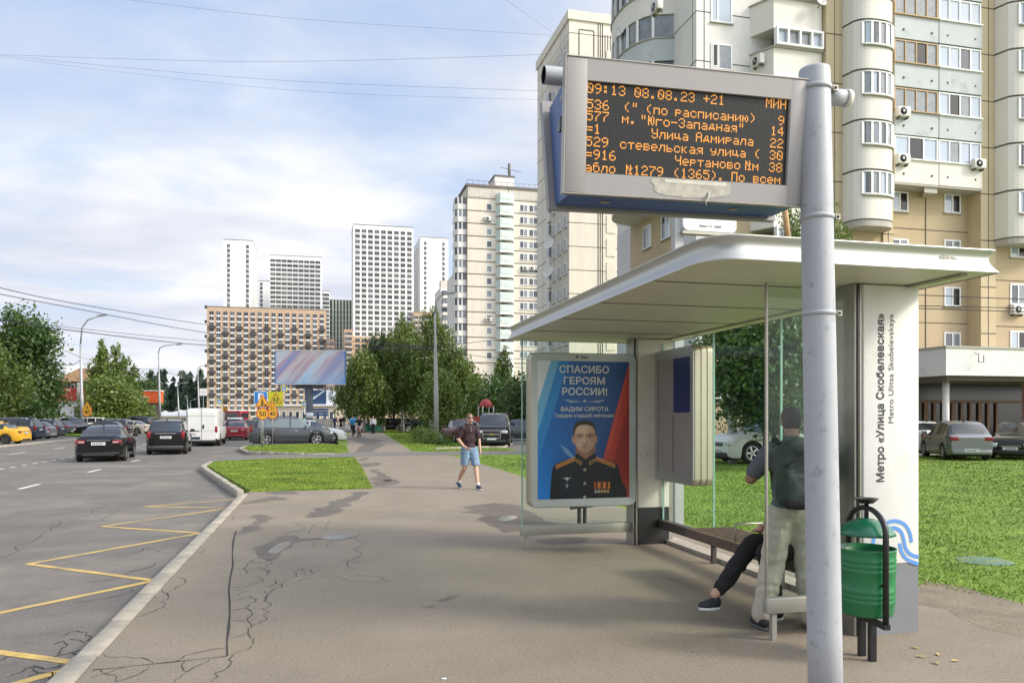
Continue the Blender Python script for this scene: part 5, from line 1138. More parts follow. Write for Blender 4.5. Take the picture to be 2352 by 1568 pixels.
KINDS_ = {
 'sedan': dict(top=[(0,.60),(.02,.69),(.05,.715),(.155,.725),(.22,.83),(.30,.935),(.38,.985),(.48,1.0),(.58,.965),(.66,.83),(.735,.665),(.85,.62),(.95,.545),(1,.40)],
               belt=[(0,.56),(.05,.655),(.3,.655),(.6,.635),(.74,.615),(.9,.55),(1,.38)], rw=(.155,.30), ws=(.58,.735), sg=(.235,.70), pil=(.30,.315,.485,.505), wheels=(.20,.80), rf=.345, rake=.70),
 'suv': dict(top=[(0,.60),(.015,.64),(.03,.655),(.085,.93),(.14,.975),(.25,.99),(.45,1.0),(.58,.965),(.66,.84),(.725,.68),(.85,.645),(.95,.585),(1,.44)],
               belt=[(0,.58),(.03,.635),(.3,.63),(.6,.61),(.73,.60),(.9,.57),(1,.42)], rw=(.03,.085), ws=(.585,.725), sg=(.10,.70), pil=(.265,.285,.47,.49), wheels=(.195,.80), rf=.375, rake=.78),
 'hatch': dict(top=[(0,.58),(.02,.63),(.045,.665),(.15,.92),(.22,.975),(.4,1.0),(.52,.985),(.62,.86),(.74,.67),(.86,.60),(.96,.53),(1,.40)],
               belt=[(0,.56),(.045,.64),(.3,.625),(.6,.60),(.74,.59),(.9,.53),(1,.38)], rw=(.045,.15), ws=(.53,.74), sg=(.17,.70), pil=(.25,.265,.46,.485), wheels=(.18,.80), rf=.32, rake=.74),
 'van': dict(top=[(0,.90),(.012,.955),(.04,.985),(.2,1.0),(.66,.995),(.74,.955),(.82,.80),(.885,.58),(.94,.50),(1,.36)],
               belt=[(0,.52),(.5,.50),(.8,.49),(.9,.46),(1,.34)], rw=None, ws=(.745,.885), sg=(.68,.84), pil=(), wheels=(.19,.83), rf=.34, rake=.93),
}
def lerpc(cv, s):
    if s <= cv[0][0]: return cv[0][1]
    n = len(cv)
    for i in range(n-1):
        (a, b), (c, d) = cv[i], cv[i+1]
        if s <= c:                                   # monotone cubic
            t = (s-a)/(c-a); h = c-a; m = (d-b)/h
            def sl(j):
                if j <= 0 or j >= n-1: return m
                m0 = (cv[j][1]-cv[j-1][1])/(cv[j][0]-cv[j-1][0]); m1 = (cv[j+1][1]-cv[j][1])/(cv[j+1][0]-cv[j][0])
                return 0 if m0*m1 <= 0 else 2*m0*m1/(m0+m1)
            p, q = sl(i), sl(i+1); return (2*t**3-3*t*t+1)*b+(t**3-2*t*t+t)*h*p+(-2*t**3+3*t*t)*d+(t**3-t*t)*h*q
    return cv[-1][1]
def car(label, kind, col, loc, head, L=4.7, W=1.84, Hh=1.5, group=None, rim=RIM, rails=False, plate_r=True, plate_f=True, face=None, detail=2, glass=None, cat='car', name='parked_car', lower=None):
    """head: compass-free heading, radians anticlockwise from +Y of the nose"""
    k = KINDS_[kind]; gm = glass or CGLASS
    root = thing(name, label, cat, loc, head, group)
    wy = [(w_-.5)*L for w_ in k['wheels']]; wr = k['rf']*(Hh/1.55 if kind != 'van' else 1.0); wr = min(wr, .40); ar = wr*1.16
    ss = set(i/44 for i in range(45)) | {.006, .994} | set(s for s, _ in k['top']) | set(k['sg']) | set(k['pil'])
    for y in wy:
        c_ = y/L+.5
        for q in (-1.0, -.93, -.75, -.4, 0, .4, .75, .93, 1.0): ss.add(c_+q*ar/L)
    ss = sorted(ss); ss2 = [ss[0]]
    for s in ss[1:]:
        if s-ss2[-1] > .0035: ss2.append(s)
    ss = ss2; N = 9
    def hw(s):
        e = min(s, 1-s); t = 1-(max(0, .13-e)/.13)**2.2*(.17 if s < .5 else .22)
        return W/2*t
    secs = []
    for s in ss:
        y = (s-.5)*L; zt = lerpc(k['top'], s)*Hh; zb = min(lerpc(k['belt'], s)*Hh, zt-.004); e = min(s, 1-s)
        zl = .19*Hh/1.5+max(0, .03-e)*3.0; zarch = 0
        for w_ in wy:
            d = abs(y-w_)
            if d < ar: zarch = max(zarch, wr+math.sqrt(max(0, ar*ar-d*d)))
        z0 = max(zl, zarch); zb = max(zb, z0+.03); zt = max(zt, zb+.004)
        h = hw(s); g = min(1, (zt-zb)/(Hh*.26)); q = k['rake']
        pts = [(h*.93 if zarch <= zl else h*.985, z0), (h*.985, z0+.14*(zb-z0)), (h, z0+.48*(zb-z0)), (h*.985, z0+.82*(zb-z0)), (h*.945, zb), (h*.925, zb+.012*g)]
        xt = h*(q+.10*(1-g)); pts += [(xt, zb+(zt-zb)*.86), (xt*.86, zb+(zt-zb)*.965), (0, zt)]
        if g < .12: pts[5] = (h*.93, zb+.002); pts[6] = (h*.80, zb+(zt-zb)*.55); pts[7] = (h*.5, zb+(zt-zb)*.9)
        secs.append([(x, y, z) for x, z in pts])
    grp = {'body': ([], []), 'wind': ([], []), 'rear': ([], []), 'sideA': ([], []), 'sideB': ([], []), 'low': ([], [])}
    vs = []
    for sc in secs: vs += sc+[(-x, y, z) for x, y, z in sc[:-1]]
    per = 2*N-1
    def idx(i, r, m): return i*per+(r if (not m or r == N-1) else N+r)
    faces = {q: [] for q in grp}
    for i in range(len(ss)-1):
        sm_ = (ss[i]+ss[i+1])/2; insg = k['sg'][0]-1e-6 < sm_ < k['sg'][1]+1e-6
        pil = any(k['pil'][j] <= sm_ <= k['pil'][j+1] for j in range(0, len(k['pil']), 2))
        for m in (False, True):
            for r in range(N-1):
                f = (idx(i, r, m), idx(i+1, r, m), idx(i+1, r+1, m), idx(i, r+1, m))
                if not m: f = f[::-1]
                f = tuple(dict.fromkeys(f)); q = 'body'
                if r == 5 and insg and not pil: q = 'sideA' if kind == 'van' or sm_ > k['pil'][2] else 'sideB'
                elif r in (6, 7) and k['ws'][0] < sm_ < k['ws'][1]: q = 'wind'
                elif k['rw'] and r in (6, 7) and k['rw'][0] < sm_ < k['rw'][1]: q = 'rear'
                elif k['rw'] and kind in ('suv', 'hatch') and r == 5 and k['rw'][0]+.01 < sm_ < k['rw'][1]: q = 'rear'
                elif r == 0 and lower: q = 'low'
                faces[q].append(f)
    for i in (0, len(ss)-1):
        ring = [idx(i, r, False) for r in range(N)]+[idx(i, r, True) for r in range(N-2, -1, -1)]
        faces['body'].append(tuple(ring if i == 0 else ring[::-1]))
    def sub(fl, m, nm, parent, push=0.0):
        if not fl: return None
        used = sorted({v for f in fl for v in f}); mp = {v: i for i, v in enumerate(used)}; mb = MB(); mb.add([vs[v] for v in used], [tuple(mp[v] for v in f) for f in fl], m, True)
        o = mb.build(nm, parent)
        for ed in (): pass
        return o
    body = sub(faces['body'], col, 'body', root)
    try:
        me = body.data; me.set_sharp_from_angle(angle=R(38))
    except Exception: pass
    if faces['low']: sub(faces['low'], lower, 'sill', body)
    sub(faces['wind'], gm if kind != 'van' else CGLASS, 'windscreen', root); sub(faces['rear'], CGLASS, 'rear_window', root)
    for nm in ('sideA', 'sideB'):
        for sg in (1, -1):
            fl = [f for f in faces[nm] if sg*sum(vs[v][0] for v in f) > 0]; sub(fl, gm, 'side_window', root)
    mb = MB(); hb = W/2*.80; mb.box((-hb, -L*.47, .16), (hb, L*.46, .42*Hh), UNDER); mb.build('underbody', body)
    # wheels
    for w_ in wy:
        for sg in (1, -1):
            M = T(sg*(W/2-.115), w_, wr) @ RY(90*sg); mb = MB()
            mb.lathe([(wr*.62, -.10), (wr*.93, -.105), (wr, -.07), (wr, .07), (wr*.94, .105), (wr*.66, .10), (wr*.62, .06)], TYRE, n=22, M=M); o = mb.build('wheel', root)
            mb = MB(); mb.lathe([(0, .045), (wr*.62, .045)], UNDER, n=18, M=M); mb.lathe([(wr*.57, .08), (wr*.66, .10), (wr*.67, .085)], rim, n=22, M=M)
            if rim is RIMD: mb.lathe([(0, .07), (wr*.5, .06), (wr*.57, .08)], rim, n=18, M=M)
            for a in range(5): mb.box((-.035, .02, .05), (.035, wr*.63, .085), rim, M @ RZm(72*a))
            mb.lathe([(0, .095), (wr*.13, .09), (wr*.15, .07)], rim, n=10, M=M); mb.build('rim', o)
    # lamps, plates, bumpers, mirrors
    yr, yf = -L/2, L/2; zbr = lerpc(k['belt'], .02)*Hh; hr, hf = hw(.03), hw(.97)
    for sg in (1, -1):
        if kind in ('suv', 'van'):
            mb = MB(); z1, z2 = (zbr-.26, zbr+.08) if kind == 'suv' else (.36*Hh, .52*Hh)
            mb.bbox((sg*hr*.985-.15 if sg > 0 else sg*hr*.985-.012, yr-.004, z1), (sg*hr*.985+.012 if sg > 0 else sg*hr*.985+.15, yr+.16, z2), .02, LAMPR); 
        else:
            mb = MB(); mb.bbox((min(sg*hr*.985, sg*hr*.58), yr-.008, zbr-.17), (max(sg*hr*.985, sg*hr*.58), yr+.17, zbr-.015), .025, LAMPR)
            mb.box((min(sg*hr*.62, sg*hr*.86), yr-.018, zbr-.12), (max(sg*hr*.62, sg*hr*.86), yr-.01, zbr-.085), LAMPW) if kind == 'sedan' else None
        mb.build('tail_lamp', root)
        mb = MB(); zf = lerpc(k['belt'], .965)*Hh; mb.bbox((min(sg*hf*.99, sg*hf*.58), yf-.20, zf-.17), (max(sg*hf*.99, sg*hf*.58), yf+.006, zf+.0), .03, LAMPW); mb.build('headlamp', root)
        mb = MB(); ym = (k['ws'][1]-.055-.5)*L; zm = lerpc(k['belt'], .65)*Hh+.10; mb.bbox((min(sg*(W/2-.02), sg*(W/2+.19)), ym-.07, zm-.07), (max(sg*(W/2-.02), sg*(W/2+.19)), ym+.05, zm+.08*(2.0 if kind == 'van' else 1)), .025, col if kind != 'van' else TRIM); mb.build('mirror', root)
        mb = MB()
        for yd in ((.40, .22) if kind != 'van' else (.66,)): mb.bbox((min(sg*W*.492, sg*W*.505), (yd-.06)*L, .50*Hh), (max(sg*W*.492, sg*W*.505), (yd-.06)*L+.2, .525*Hh), .005, TRIM if col.name != 'paint_gunmetal' else CHROME, T(0, -.13*L, 0))
        mb.build('door_handle', root)
        if rails:
            mb = MB(); xr = W/2*(k['rake']-.05); mb.tube([(sg*xr, (q-.5)*L, Hh*zq) for q, zq in ((.13, .97), (.17, 1.015), (.35, 1.03), (.52, 1.015), (.56, .97))], .022, TRIM if col.name in ('paint_black', 'paint_gunmetal') else CHROME, 6); mb.build('roof_rail', root)
    mb = MB(); mb.bbox((-hr*.9, yr-.03, .24), (hr*.9, yr+.1, .42 if kind != 'van' else .40), .03, TRIM if kind in ('suv', 'van') or lower else col)
    if kind == 'sedan': mb.box((-hr*.7, yr-.034, .27), (hr*.7, yr-.02, .36), TRIM)
    mb.build('rear_bumper', root)
    mb = MB(); mb.bbox((-hf*.86, yf-.1, .22), (hf*.86, yf+.025, .42), .03, TRIM if kind in ('suv', 'van') else col)
    mb.build('front_bumper', root)
    if face == 'big':
        mb = MB(); zf = lerpc(k['belt'], .965)*Hh; mb.bbox((-hf*.56, yf-.02, zf-.46), (hf*.56, yf+.03, zf+.02), .02, TRIM)
        for z in (zf-.46, zf-.235, zf-.02): mb.box((-hf*.57, yf+.02, z), (hf*.57, yf+.045, z+.035), CHROME)
        for sx in (-.57, .545): mb.box((hf*sx, yf+.02, zf-.46), (hf*sx+.03, yf+.045, zf+.015), CHROME)
        mb.box((-.13, yf+.03, zf-.245), (.13, yf+.055, zf-.185), mat('bowtie_gold', (.55, .40, .14), .3, .7)); mb.box((-.05, yf+.03, zf-.265), (.05, yf+.054, zf-.165), mat('bowtie_gold', (.55, .40, .14), .3, .7)); mb.build('grille', root)
    else:
        mb = MB(); zf = lerpc(k['belt'], .965)*Hh; mb.bbox((-hf*.5, yf-.06, zf-.19), (hf*.5, yf+.012, zf-.05), .015, TRIM); mb.box((-hf*.48, yf+.010, zf-.13), (hf*.48, yf+.018, zf-.11), CHROME); mb.box((-hf*.55, yf-.0, .26), (hf*.55, yf+.03, .36), TRIM); mb.build('grille', root)
    if plate_r:
        mb = MB(); zp = zbr-.16 if kind == 'sedan' else (.33*Hh if kind == 'van' else zbr-.22); zp = zp if kind != 'hatch' else .40; xo = -.55 if kind == 'van' else 0
        mb.box((xo-.26, yr-.042, zp-.06), (xo+.26, yr-.02, zp+.06), PLATE)
        for i, wd_ in enumerate((.04, .035, .035, .035, .04, .04)): mb.box((xo-.21+.062*i, yr-.0435, zp-.03), (xo-.21+.062*i+wd_, yr-.0415, zp+.03), PLATEK)
        mb.box((xo+.18, yr-.0435, zp-.0), (xo+.23, yr-.0415, zp+.035), PLATEK); mb.build('number_plate', root)
    if plate_f:
        mb = MB(); mb.box((-.26, yf+.025, .40), (.26, yf+.042 if face != 'big' else yf+.05, .51), PLATE)
        for i in range(6): mb.box((-.20+.062*i, yf+.041, .425), (-.165+.062*i, yf+.0435, .485), PLATEK)
        mb.build('number_plate', root)
    if kind == 'sedan':
        mb = MB(); mb.box((-hr*.5, yr-.02, zbr-.035), (hr*.5, yr+.01, zbr-.015), CHROME); mb.build('boot_trim', root)
    if kind == 'suv':
        mb = MB(); mb.box((-hr*.55, yr-.02, zbr-.045), (hr*.55, yr+.02, zbr-.015), CHROME); mb.box((-hr*.95, yr-.036, .40), (hr*.95, yr-.02, .425), CHROME); mb.build('tailgate_trim', root)
    if kind in ('sedan', 'hatch', 'suv'):
        mb = MB(); mb.box((-.015, (k['sg'][0]+.04-.5)*L, Hh*.97), (.015, (k['sg'][0]+.08-.5)*L, Hh*1.03), TRIM); mb.build('antenna', root)
    return root
BLACK = paint('black', (.006, .006, .007), 0, .10); GUN = paint('gunmetal', (.085, .092, .10), .4, .2); WHT = paint('white', (.66, .66, .64)); SIL = paint('silver', (.23, .24, .245), .6, .3); REDP = paint('red', (.26, .012, .018), .2); MAR = paint('maroon', (.10, .02, .022), .3); YELP = paint('yellow', (.66, .36, .02)); NAVY = paint('navy', (.015, .03, .06), .4); GRY = paint('grey', (.10, .105, .11), .5); BEI = paint('beige', (.42, .38, .32)); BRN = paint('brown', (.12, .08, .06), .3)
def at_rear(px, py, z, L, head, off=0.0):
    """centre of a car whose rear-bottom middle projects to the given pixel"""
    g_ = G(px, py, z); return Vector((g_.x-math.sin(head)*(L/2), g_.y+math.cos(head)*(L/2), z))
cars_road = 'cars driving along the road'
car('black sedan driving away, red tail lamps, nearest car on the road', 'sedan', BLACK, at_rear(226, 1061, RZ, 4.7, .10), .10, 4.7, 1.9, 1.52, cars_road, name='driving_car')
car('black off-road car with roof rails driving away behind the white van', 'suv', BLACK, at_rear(381, 1044, RZ, 4.4, .085), .085, 4.4, 1.88, 1.72, cars_road, rails=True, name='driving_car')
vn = car('white panel van with closed rear doors ahead of the black off-road car', 'van', WHT, at_rear(463, 1025, RZ, 5.8, .03), .03, 5.9, 2.06, 2.42, None, rim=RIMD, cat='van', name='delivery_van', lower=TRIM)
mb = MB(); L_ = 5.9; yr_ = -L_/2-.004
mb.box((-.012, yr_-.004, .38), (.012, yr_+.004, 2.3), TRIM); mb.box((-.95, yr_-.003, 1.9), (.95, yr_+.003, 1.912), TRIM); mb.box((-.9, yr_-.006, .93), (-.15, yr_+.004, .99), TRIM); mb.bbox((.06, yr_-.03, 1.12), (.16, yr_+.003, 1.35), .01, TRIM); mb.box((-.95, yr_-.003, .98), (.95, yr_+.003, .99), TRIM)
mb.box((-.12, yr_-.006, 2.33), (.12, yr_+.004, 2.37), LAMPR); mb.build('rear_door_seam', vn)
mb = MB(); mb.box((-.95, yr_-.002, .44), (-.08, yr_+.004, .60), NAVY); mb.build('rear_step', vn)
car('red sedan driving away beyond the white van', 'sedan', REDP, at_rear(538, 1011, RZ, 4.6, -.02), -.02, 4.7, 1.85, 1.48, cars_road, name='driving_car')
car('white off-road car in the queue between the van and the red sedan', 'suv', WHT, at_rear(537, 997, RZ, 4.5, 0), 0, 4.6, 1.86, 1.75, cars_road, name='driving_car', rails=True)
car('black hatchback with red lamps queuing right of the red sedan', 'hatch', BLACK, at_rear(571, 1001, RZ, 4.2, 0), 0, 4.2, 1.8, 1.55, cars_road, name='driving_car')
far = 'distant cars queuing at the crossroads'
for px, py, kd, cl, lb_, hd in ((598, 979, 'sedan', GRY, 'grey car queuing just above the black hatchback', 0), (610, 972, 'suv', GUN, 'dark grey off-road car far up the queue', 0), (588, 973, 'hatch', SIL, 'silver hatchback far up the queue', 0), (642, 966, 'van', WHT, 'white van crossing behind the yellow road signs', 1.45), (520, 969, 'sedan', BLACK, 'black car waiting left of the road-works truck', 0.1), (405, 967, 'sedan', BRN, 'brown car at the far end of the car park', 1.3),
                             (560, 968, 'van', WHT, 'white truck far up the road by the red bus', 0), (682, 963, 'hatch', WHT, 'small white car crossing below the billboard', -1.5)):
    car(lb_, kd, cl, at_rear(px, py, RZ, 4.5, hd), hd, 4.6 if kd != 'van' else 5.6, 1.85, 1.5 if kd == 'sedan' else (2.2 if kd == 'van' else 1.65), far, name='distant_car', cat='van' if kd == 'van' else 'car')
# parked in the bay on the far side of the grass island
q1, q2 = G(628, 1022, RZ), G(742, 1019, RZ)
c_ = AT(671, 955, 50.5); car('dark grey large estate parked side-on behind the grass island', 'suv', GUN, (c_.x, c_.y, RZ), -1.56, 5.1, 1.98, 1.86, None, rails=True, glass=CGLASSL)
c_ = AT(712, 955, 55.5); car('white car parked beyond the dark grey estate, its bonnet showing', 'sedan', WHT, (c_.x, c_.y, RZ), -1.56, 5.0, 1.9, 1.62, None)
# car park on the left
cp = 'cars in the left car park'
def side(px, D, kd, cl, lab, hd, L=4.6, W=1.82, Hh=1.5, **kw):
    p = AT(px, 955, D); return car(lab, kd, cl, (p.x, p.y, RZ-.004), hd, L, W, Hh, kw.pop('group', cp), **kw)
side(-22, 53.5, 'sedan', YELP, 'nearest yellow taxi at the left edge of the car park', 1.45, 4.6, 1.8, 1.5, rim=RIMD, group='yellow taxis')
side(-16, 58.5, 'sedan', YELP, 'second yellow taxi parked behind the nearest one', 1.45, 4.6, 1.8, 1.55, group='yellow taxis')
side(20, 61, 'suv', NAVY, 'dark off-road car with red lamp beside the yellow taxis', 1.45, 4.7, 1.9, 1.72, rails=True)
side(58, 65, 'hatch', SIL, 'silver car parked right of the dark off-road car', 1.45, 4.4, 1.8, 1.5)
side(76, 69, 'suv', NAVY, 'navy estate at the right end of the row of taxis', 1.45, 4.9, 1.85, 1.58, rails=True)
side(118, 78, 'hatch', GRY, 'grey hatchback behind the navy estate', 1.3, 4.3, 1.8, 1.5)
side(168, 82, 'suv', GRY, 'grey people carrier facing the street near the lamp post', -2.6, 4.6, 1.85, 1.75)
side(238, 78, 'sedan', BLACK, 'black saloon seen side-on behind the street lamp', 1.50, 5.0, 1.85, 1.48)
side(252, 86, 'suv', SIL, 'grey estate car behind the black saloon', 1.5, 4.9, 1.85, 1.62)
side(300, 84, 'sedan', BEI, 'pale saloon end between the black saloon and the black off-road car', 1.2, 4.4, 1.8, 1.42)
side(312, 90, 'suv', BLACK, 'black off-road car at the right end of the left car park', 1.2, 4.8, 1.95, 1.85, rails=True)
side(204, 96, 'suv', WHT, 'white off-road car behind the yellow width-limit sign', 1.5, 4.6, 1.85, 1.75)
side(140, 95, 'sedan', BLACK, 'black car in the back row of the left car park', 1.5, 4.6, 1.8, 1.48)
# right of the path
c_ = G(1141, 1021); c_ = AT(1136, 955, 46.5); car('large black off-road car with chrome grille facing the path', 'suv', BLACK, (c_.x, c_.y, .004), 2.86, 5.2, 2.05, 1.93, None, face='big', rails=True)
c_ = AT(1058, 955, 53); car('maroon hatchback parked half behind the walking man', 'hatch', MAR, (c_.x, c_.y, .004), .12, 4.3, 1.78, 1.55, None)
c_ = AT(1185, 955, 56); car('dark saloon parked right of the large black off-road car', 'sedan', GUN, (c_.x, c_.y, .004), 1.35, 4.7, 1.82, 1.5, None)
sh_ = 'cars standing in the shade of the birches'
for i, (px, D, kd, cl, lab) in enumerate(((888, 97, 'suv', BLACK, 'black car in the shade below the first birches'), (930, 104, 'sedan', SIL, 'silver car in the shade below the birches'), (960, 92, 'suv', BLACK, 'black car in the shade just left of the concrete lamp post'), (985, 108, 'hatch', WHT, 'white car in the shade behind the concrete lamp post'))):
    side(px, D, kd, cl, lab, 1.5+.1*i, 4.6, 1.85, 1.65, group=sh_)
c_ = AT(1772, 955, 29.5); car('silver-white off-road car seen through the shelter glass', 'suv', WHT, (c_.x, c_.y, .004), 1.6, 4.6, 1.82, 1.72, None, rails=True)
c_ = AT(2192, 955, 32.5); car('silver hatchback seen from behind right of the lettered column', 'hatch', SIL, (c_.x, c_.y, .004), -.42-.05, 4.2, 1.72, 1.56, None)
c_ = AT(2108, 955, 38.5); car('white car parked left of the silver hatchback', 'sedan', WHT, (c_.x, c_.y, .004), -.3, 4.4, 1.75, 1.5, None)
c_ = AT(2338, 955, 32.5); car('black hatchback parked nose to the grass at the right edge', 'hatch', BLACK, (c_.x, c_.y, .004), 2.2, 4.1, 1.72, 1.52, None)
c_ = AT(1905, 955, 33.5); car('dark saloon with a red tail lamp seen through the near glass panel', 'sedan', GUN, (c_.x, c_.y, .004), 1.25, 4.6, 1.8, 1.5, None)
# a distant red bus
rb = thing('bus', 'red and white bus far up the road beyond the queue', 'bus', AT(512, 955, 165)*1.0); rb.location.z = RZ; rb.rotation_euler.z = .9
mb = MB(); mb.bbox((-1.25, -6, .4), (1.25, 6, 3.0), .12, REDP); mb.build('body', rb); mb = MB(); mb.box((-1.26, -5.5, 1.6), (1.26, 5.6, 2.5), CGLASS); mb.box((-1.1, -6.02, 1.5), (1.1, -5.9, 2.5), CGLASS); mb.build('window', rb)
mb = MB(); mb.box((-1.27, -5.8, .5), (1.27, 5.8, .9), WHT); mb.build('skirt', rb)
for y in (-3.8, 3.6):
    for x in (-1.28, 1.0): mb = MB(); mb.cyl((x, y, .48), .48, .28, TYRE, 16, 'x'); mb.build('wheel', rb)
# ------------------------------------------------------------------ people
from mathutils import noise as mnoise
def hash_(s): return sum(map(ord, s)) % 17
def ms(pr, mb_mat, name, parent, vox=.014, sm=3):
    """one continuous surface from tapered limbs and ellipsoids: voxel remesh + smooth"""
    mb = MB()
    for q in pr:
        if q[0] == 'c':
            _, p0, r0, p1, r1 = q; p0, p1 = Vector(p0), Vector(p1); d = p1-p0; L = d.length; n = d.normalized(); pts, rs = [], []
            for i in range(5): t = math.pi/2*i/4; pts.append(p0-n*r0*math.cos(t)); rs.append(max(1e-3, r0*math.sin(t)))
            pts.append((p0+p1)/2); rs.append((r0+r1)/2)
            for i in range(5): t = math.pi/2*i/4; pts.append(p1+n*r1*math.sin(t)); rs.append(max(1e-3, r1*math.cos(t)))
            mb.tube(pts, rs, mb_mat, 12, True)
        elif q[0] == 'e':
            _, c_, rad = q[:3]; M = T(*c_) @ (q[3] if len(q) > 3 else Matrix.Identity(4)) @ Matrix.Diagonal((*rad, 1)); b = bmesh.new(); bmesh.ops.create_uvsphere(b, u_segments=16, v_segments=10, radius=1); mb.frombm(b, mb_mat, True, M)
        elif q[0] == 'b':
            _, lo, hi, r_ = q[:4]; mb.bbox(lo, hi, r_, mb_mat, q[4] if len(q) > 4 else None)
    o = mb.build(name, parent)
    m1 = o.modifiers.new('join', 'REMESH'); m1.mode = 'VOXEL'; m1.voxel_size = vox; m1.use_smooth_shade = True
    m2 = o.modifiers.new('soften', 'SMOOTH'); m2.factor = .5; m2.iterations = sm
    dg = bpy.context.evaluated_depsgraph_get(); dg.update(); me = bpy.data.meshes.new_from_object(o.evaluated_get(dg)); old = o.data; o.modifiers.clear(); o.data = me
    if not me.materials: me.materials.append(mb_mat)
    if mb_mat.name.startswith('cloth_'):               # folds
        for v, nn in [(v, v.normal.copy()) for v in me.vertices]:
            q = v.co; v.co = q+nn*(.0075*mnoise.noise(Vector((q.x*11, q.y*11, q.z*7+hash_(name))))+.004*mnoise.noise(Vector((q.x*26, q.y*26, q.z*19)))+.004*math.sin(q.z*46+6*mnoise.noise(q*6)))
    bpy.data.meshes.remove(old); last[0] = o; return o
last = [None]
def trim(o, z):
    b = bmesh.new(); b.from_mesh(o.data); bmesh.ops.bisect_plane(b, geom=b.verts[:]+b.edges[:]+b.faces[:], plane_co=(0, 0, z), plane_no=(0, 0, 1), clear_inner=True); b.to_mesh(o.data); b.free()
SKIN = mat('skin', (.50, .30, .215), .55, var=.05, vs=6); SKIN2 = mat('skin_tanned', (.27, .145, .095), .55, var=.05, vs=6)
HAIRB = mat('hair_blond_brown', (.14, .085, .045), .7); HAIRK = mat('hair_black', (.014, .012, .012), .65)
def cloth(n, c, v=.12): return mat('cloth_'+n, c, .85, var=v, vs=14, bump=.3, bs=60)
SHOE = mat('shoe_navy', (.015, .03, .085), .6); SOLE = mat('shoe_sole_white', (.6, .6, .58), .6); SHOEK = mat('shoe_black', (.016, .018, .024), .6)
def limb(pts, rs): return [('c', pts[i], rs[i], pts[i+1], rs[i+1]) for i in range(len(pts)-1)]
def hand(wr, tip, side, curl=.02):
    """palm, four unequal bent fingers and a thumb"""
    wr, tip = Vector(wr), Vector(tip); d = (tip-wr).normalized(); f = Vector((0, 1, 0)); f = (f-d*f.dot(d)).normalized(); s_ = d.cross(f)*side
    palm = wr+d*.085; pr = [('c', wr, .024, wr+d*.05, .030), ('e', wr+d*.055, (.026, .040, .050))]
    for k, l in enumerate((.062, .075, .070, .052)):
        o = palm+f*(.030-.020*k); m = o+d*l*.55+s_*curl*.4; pr += [('c', o-d*.02, .0105, m, .0095), ('c', m, .0095, m+d*l*.45+s_*curl, .008)]
    t0 = wr+d*.03+f*.03; pr += [('c', t0, .012, t0+d*.03+f*.03, .0105), ('c', t0+d*.03+f*.03, .0105, t0+d*.06+f*.035+s_*curl, .009)]
    return pr
def head(c, s=1.0, face=True):
    """c: centre of the head, facing -y"""
    c = Vector(c); pr = [('e', c+Vector((0, .012, .018))*s, (.074*s, .094*s, .098*s)), ('e', c+Vector((0, -.018, -.052))*s, (.058*s, .068*s, .066*s)), ('e', c+Vector((0, -.045, -.088))*s, (.032*s, .032*s, .026*s))]
    if face: pr += [('c', c+Vector((0, -.092, .01))*s, .010*s, c+Vector((0, -.105, -.03))*s, .016*s), ('e', c+Vector((0, -.080, -.062))*s, (.024*s, .014*s, .009*s)), ('e', c+Vector((0, -.085, .022))*s, (.045*s, .012*s, .010*s))]
    for sg in (1, -1): pr.append(('e', c+Vector((sg*.075, .012, -.012))*s, (.012*s, .022*s, .034*s)))
    return pr
def shoe(ankle, toe, mats, parent, up=0.0):
    a, t = Vector(ankle), Vector(toe); d = (t-a); d.z = 0; L = d.length; ang = math.atan2(d.y, d.x)-math.pi/2; pitch = math.degrees(math.atan2(t.z-a.z+0.0, L))
    M = T(*a) @ Matrix.Rotation(ang, 4, 'Z') @ RX(pitch)
    o = ms([('e', (0, -.02, .045), (.043, .062, .055), M), ('e', (0, .09, .025), (.046, .10, .040), M), ('e', (0, .03, .030), (.042, .11, .042), M)] if False else [('e', M @ Vector((0, -.02, -.035)), (.043, .060, .058), M.to_3x3().to_4x4()), ('e', M @ Vector((0, .085, -.058)), (.047, .098, .038), M.to_3x3().to_4x4()), ('e', M @ Vector((0, .03, -.048)), (.043, .10, .044), M.to_3x3().to_4x4())], mats[0], 'shoe', parent, .010, 2)
    mb = MB(); pts = [(.046*math.cos(q)*(1.0 if math.sin(q) > 0 else .9), .045+.128*math.sin(q)) for q in [2*math.pi*i/18 for i in range(18)]]; mb.prism(pts, -.098, -.075, mats[1], M, True); mb.build('sole', o); return o
def person(label, loc, rz, s=1.0, group=None):
    r = thing('person', label, 'person', loc, rz, group); r.scale = (s, s, s); return r
# the walking man (local: faces -y)
g_ = G(1078, 1122); wk = person('man in a dark polo shirt, denim shorts and sunglasses walking towards the shelter', (g_.x, g_.y, 0), R(12), 1.02)
hipL, hipR = (.095, .0, .94), (-.095, .0, .94)            # his left is +x when facing -y... seen from the front at the picture's right
kneeF, ankF = (.105, -.15, .50), (.10, -.28, .10); kneeB, ankB = (-.11, .02, .50), (-.135, .34, .16)
body = head((0, -.03, 1.665))+[('c', (0, 0, 1.50), .058, (0, -.012, 1.58), .056), ('e', (0, 0, 1.36), (.165, .10, .15)), ('e', (0, .0, 1.15), (.145, .095, .16)), ('e', (0, .0, .98), (.155, .105, .11))]
body += limb([hipL, kneeF, (.103, -.195, .36), ankF], [.088, .058, .055, .038])+limb([hipR, kneeB, (-.12, .16, .37), ankB], [.088, .058, .055, .038])
aL = [(.19, .0, 1.43), (.265, .05, 1.17), (.275, .0, .93)]; aR = [(-.19, .0, 1.43), (-.275, .02, 1.17), (-.20, -.17, 1.0)]
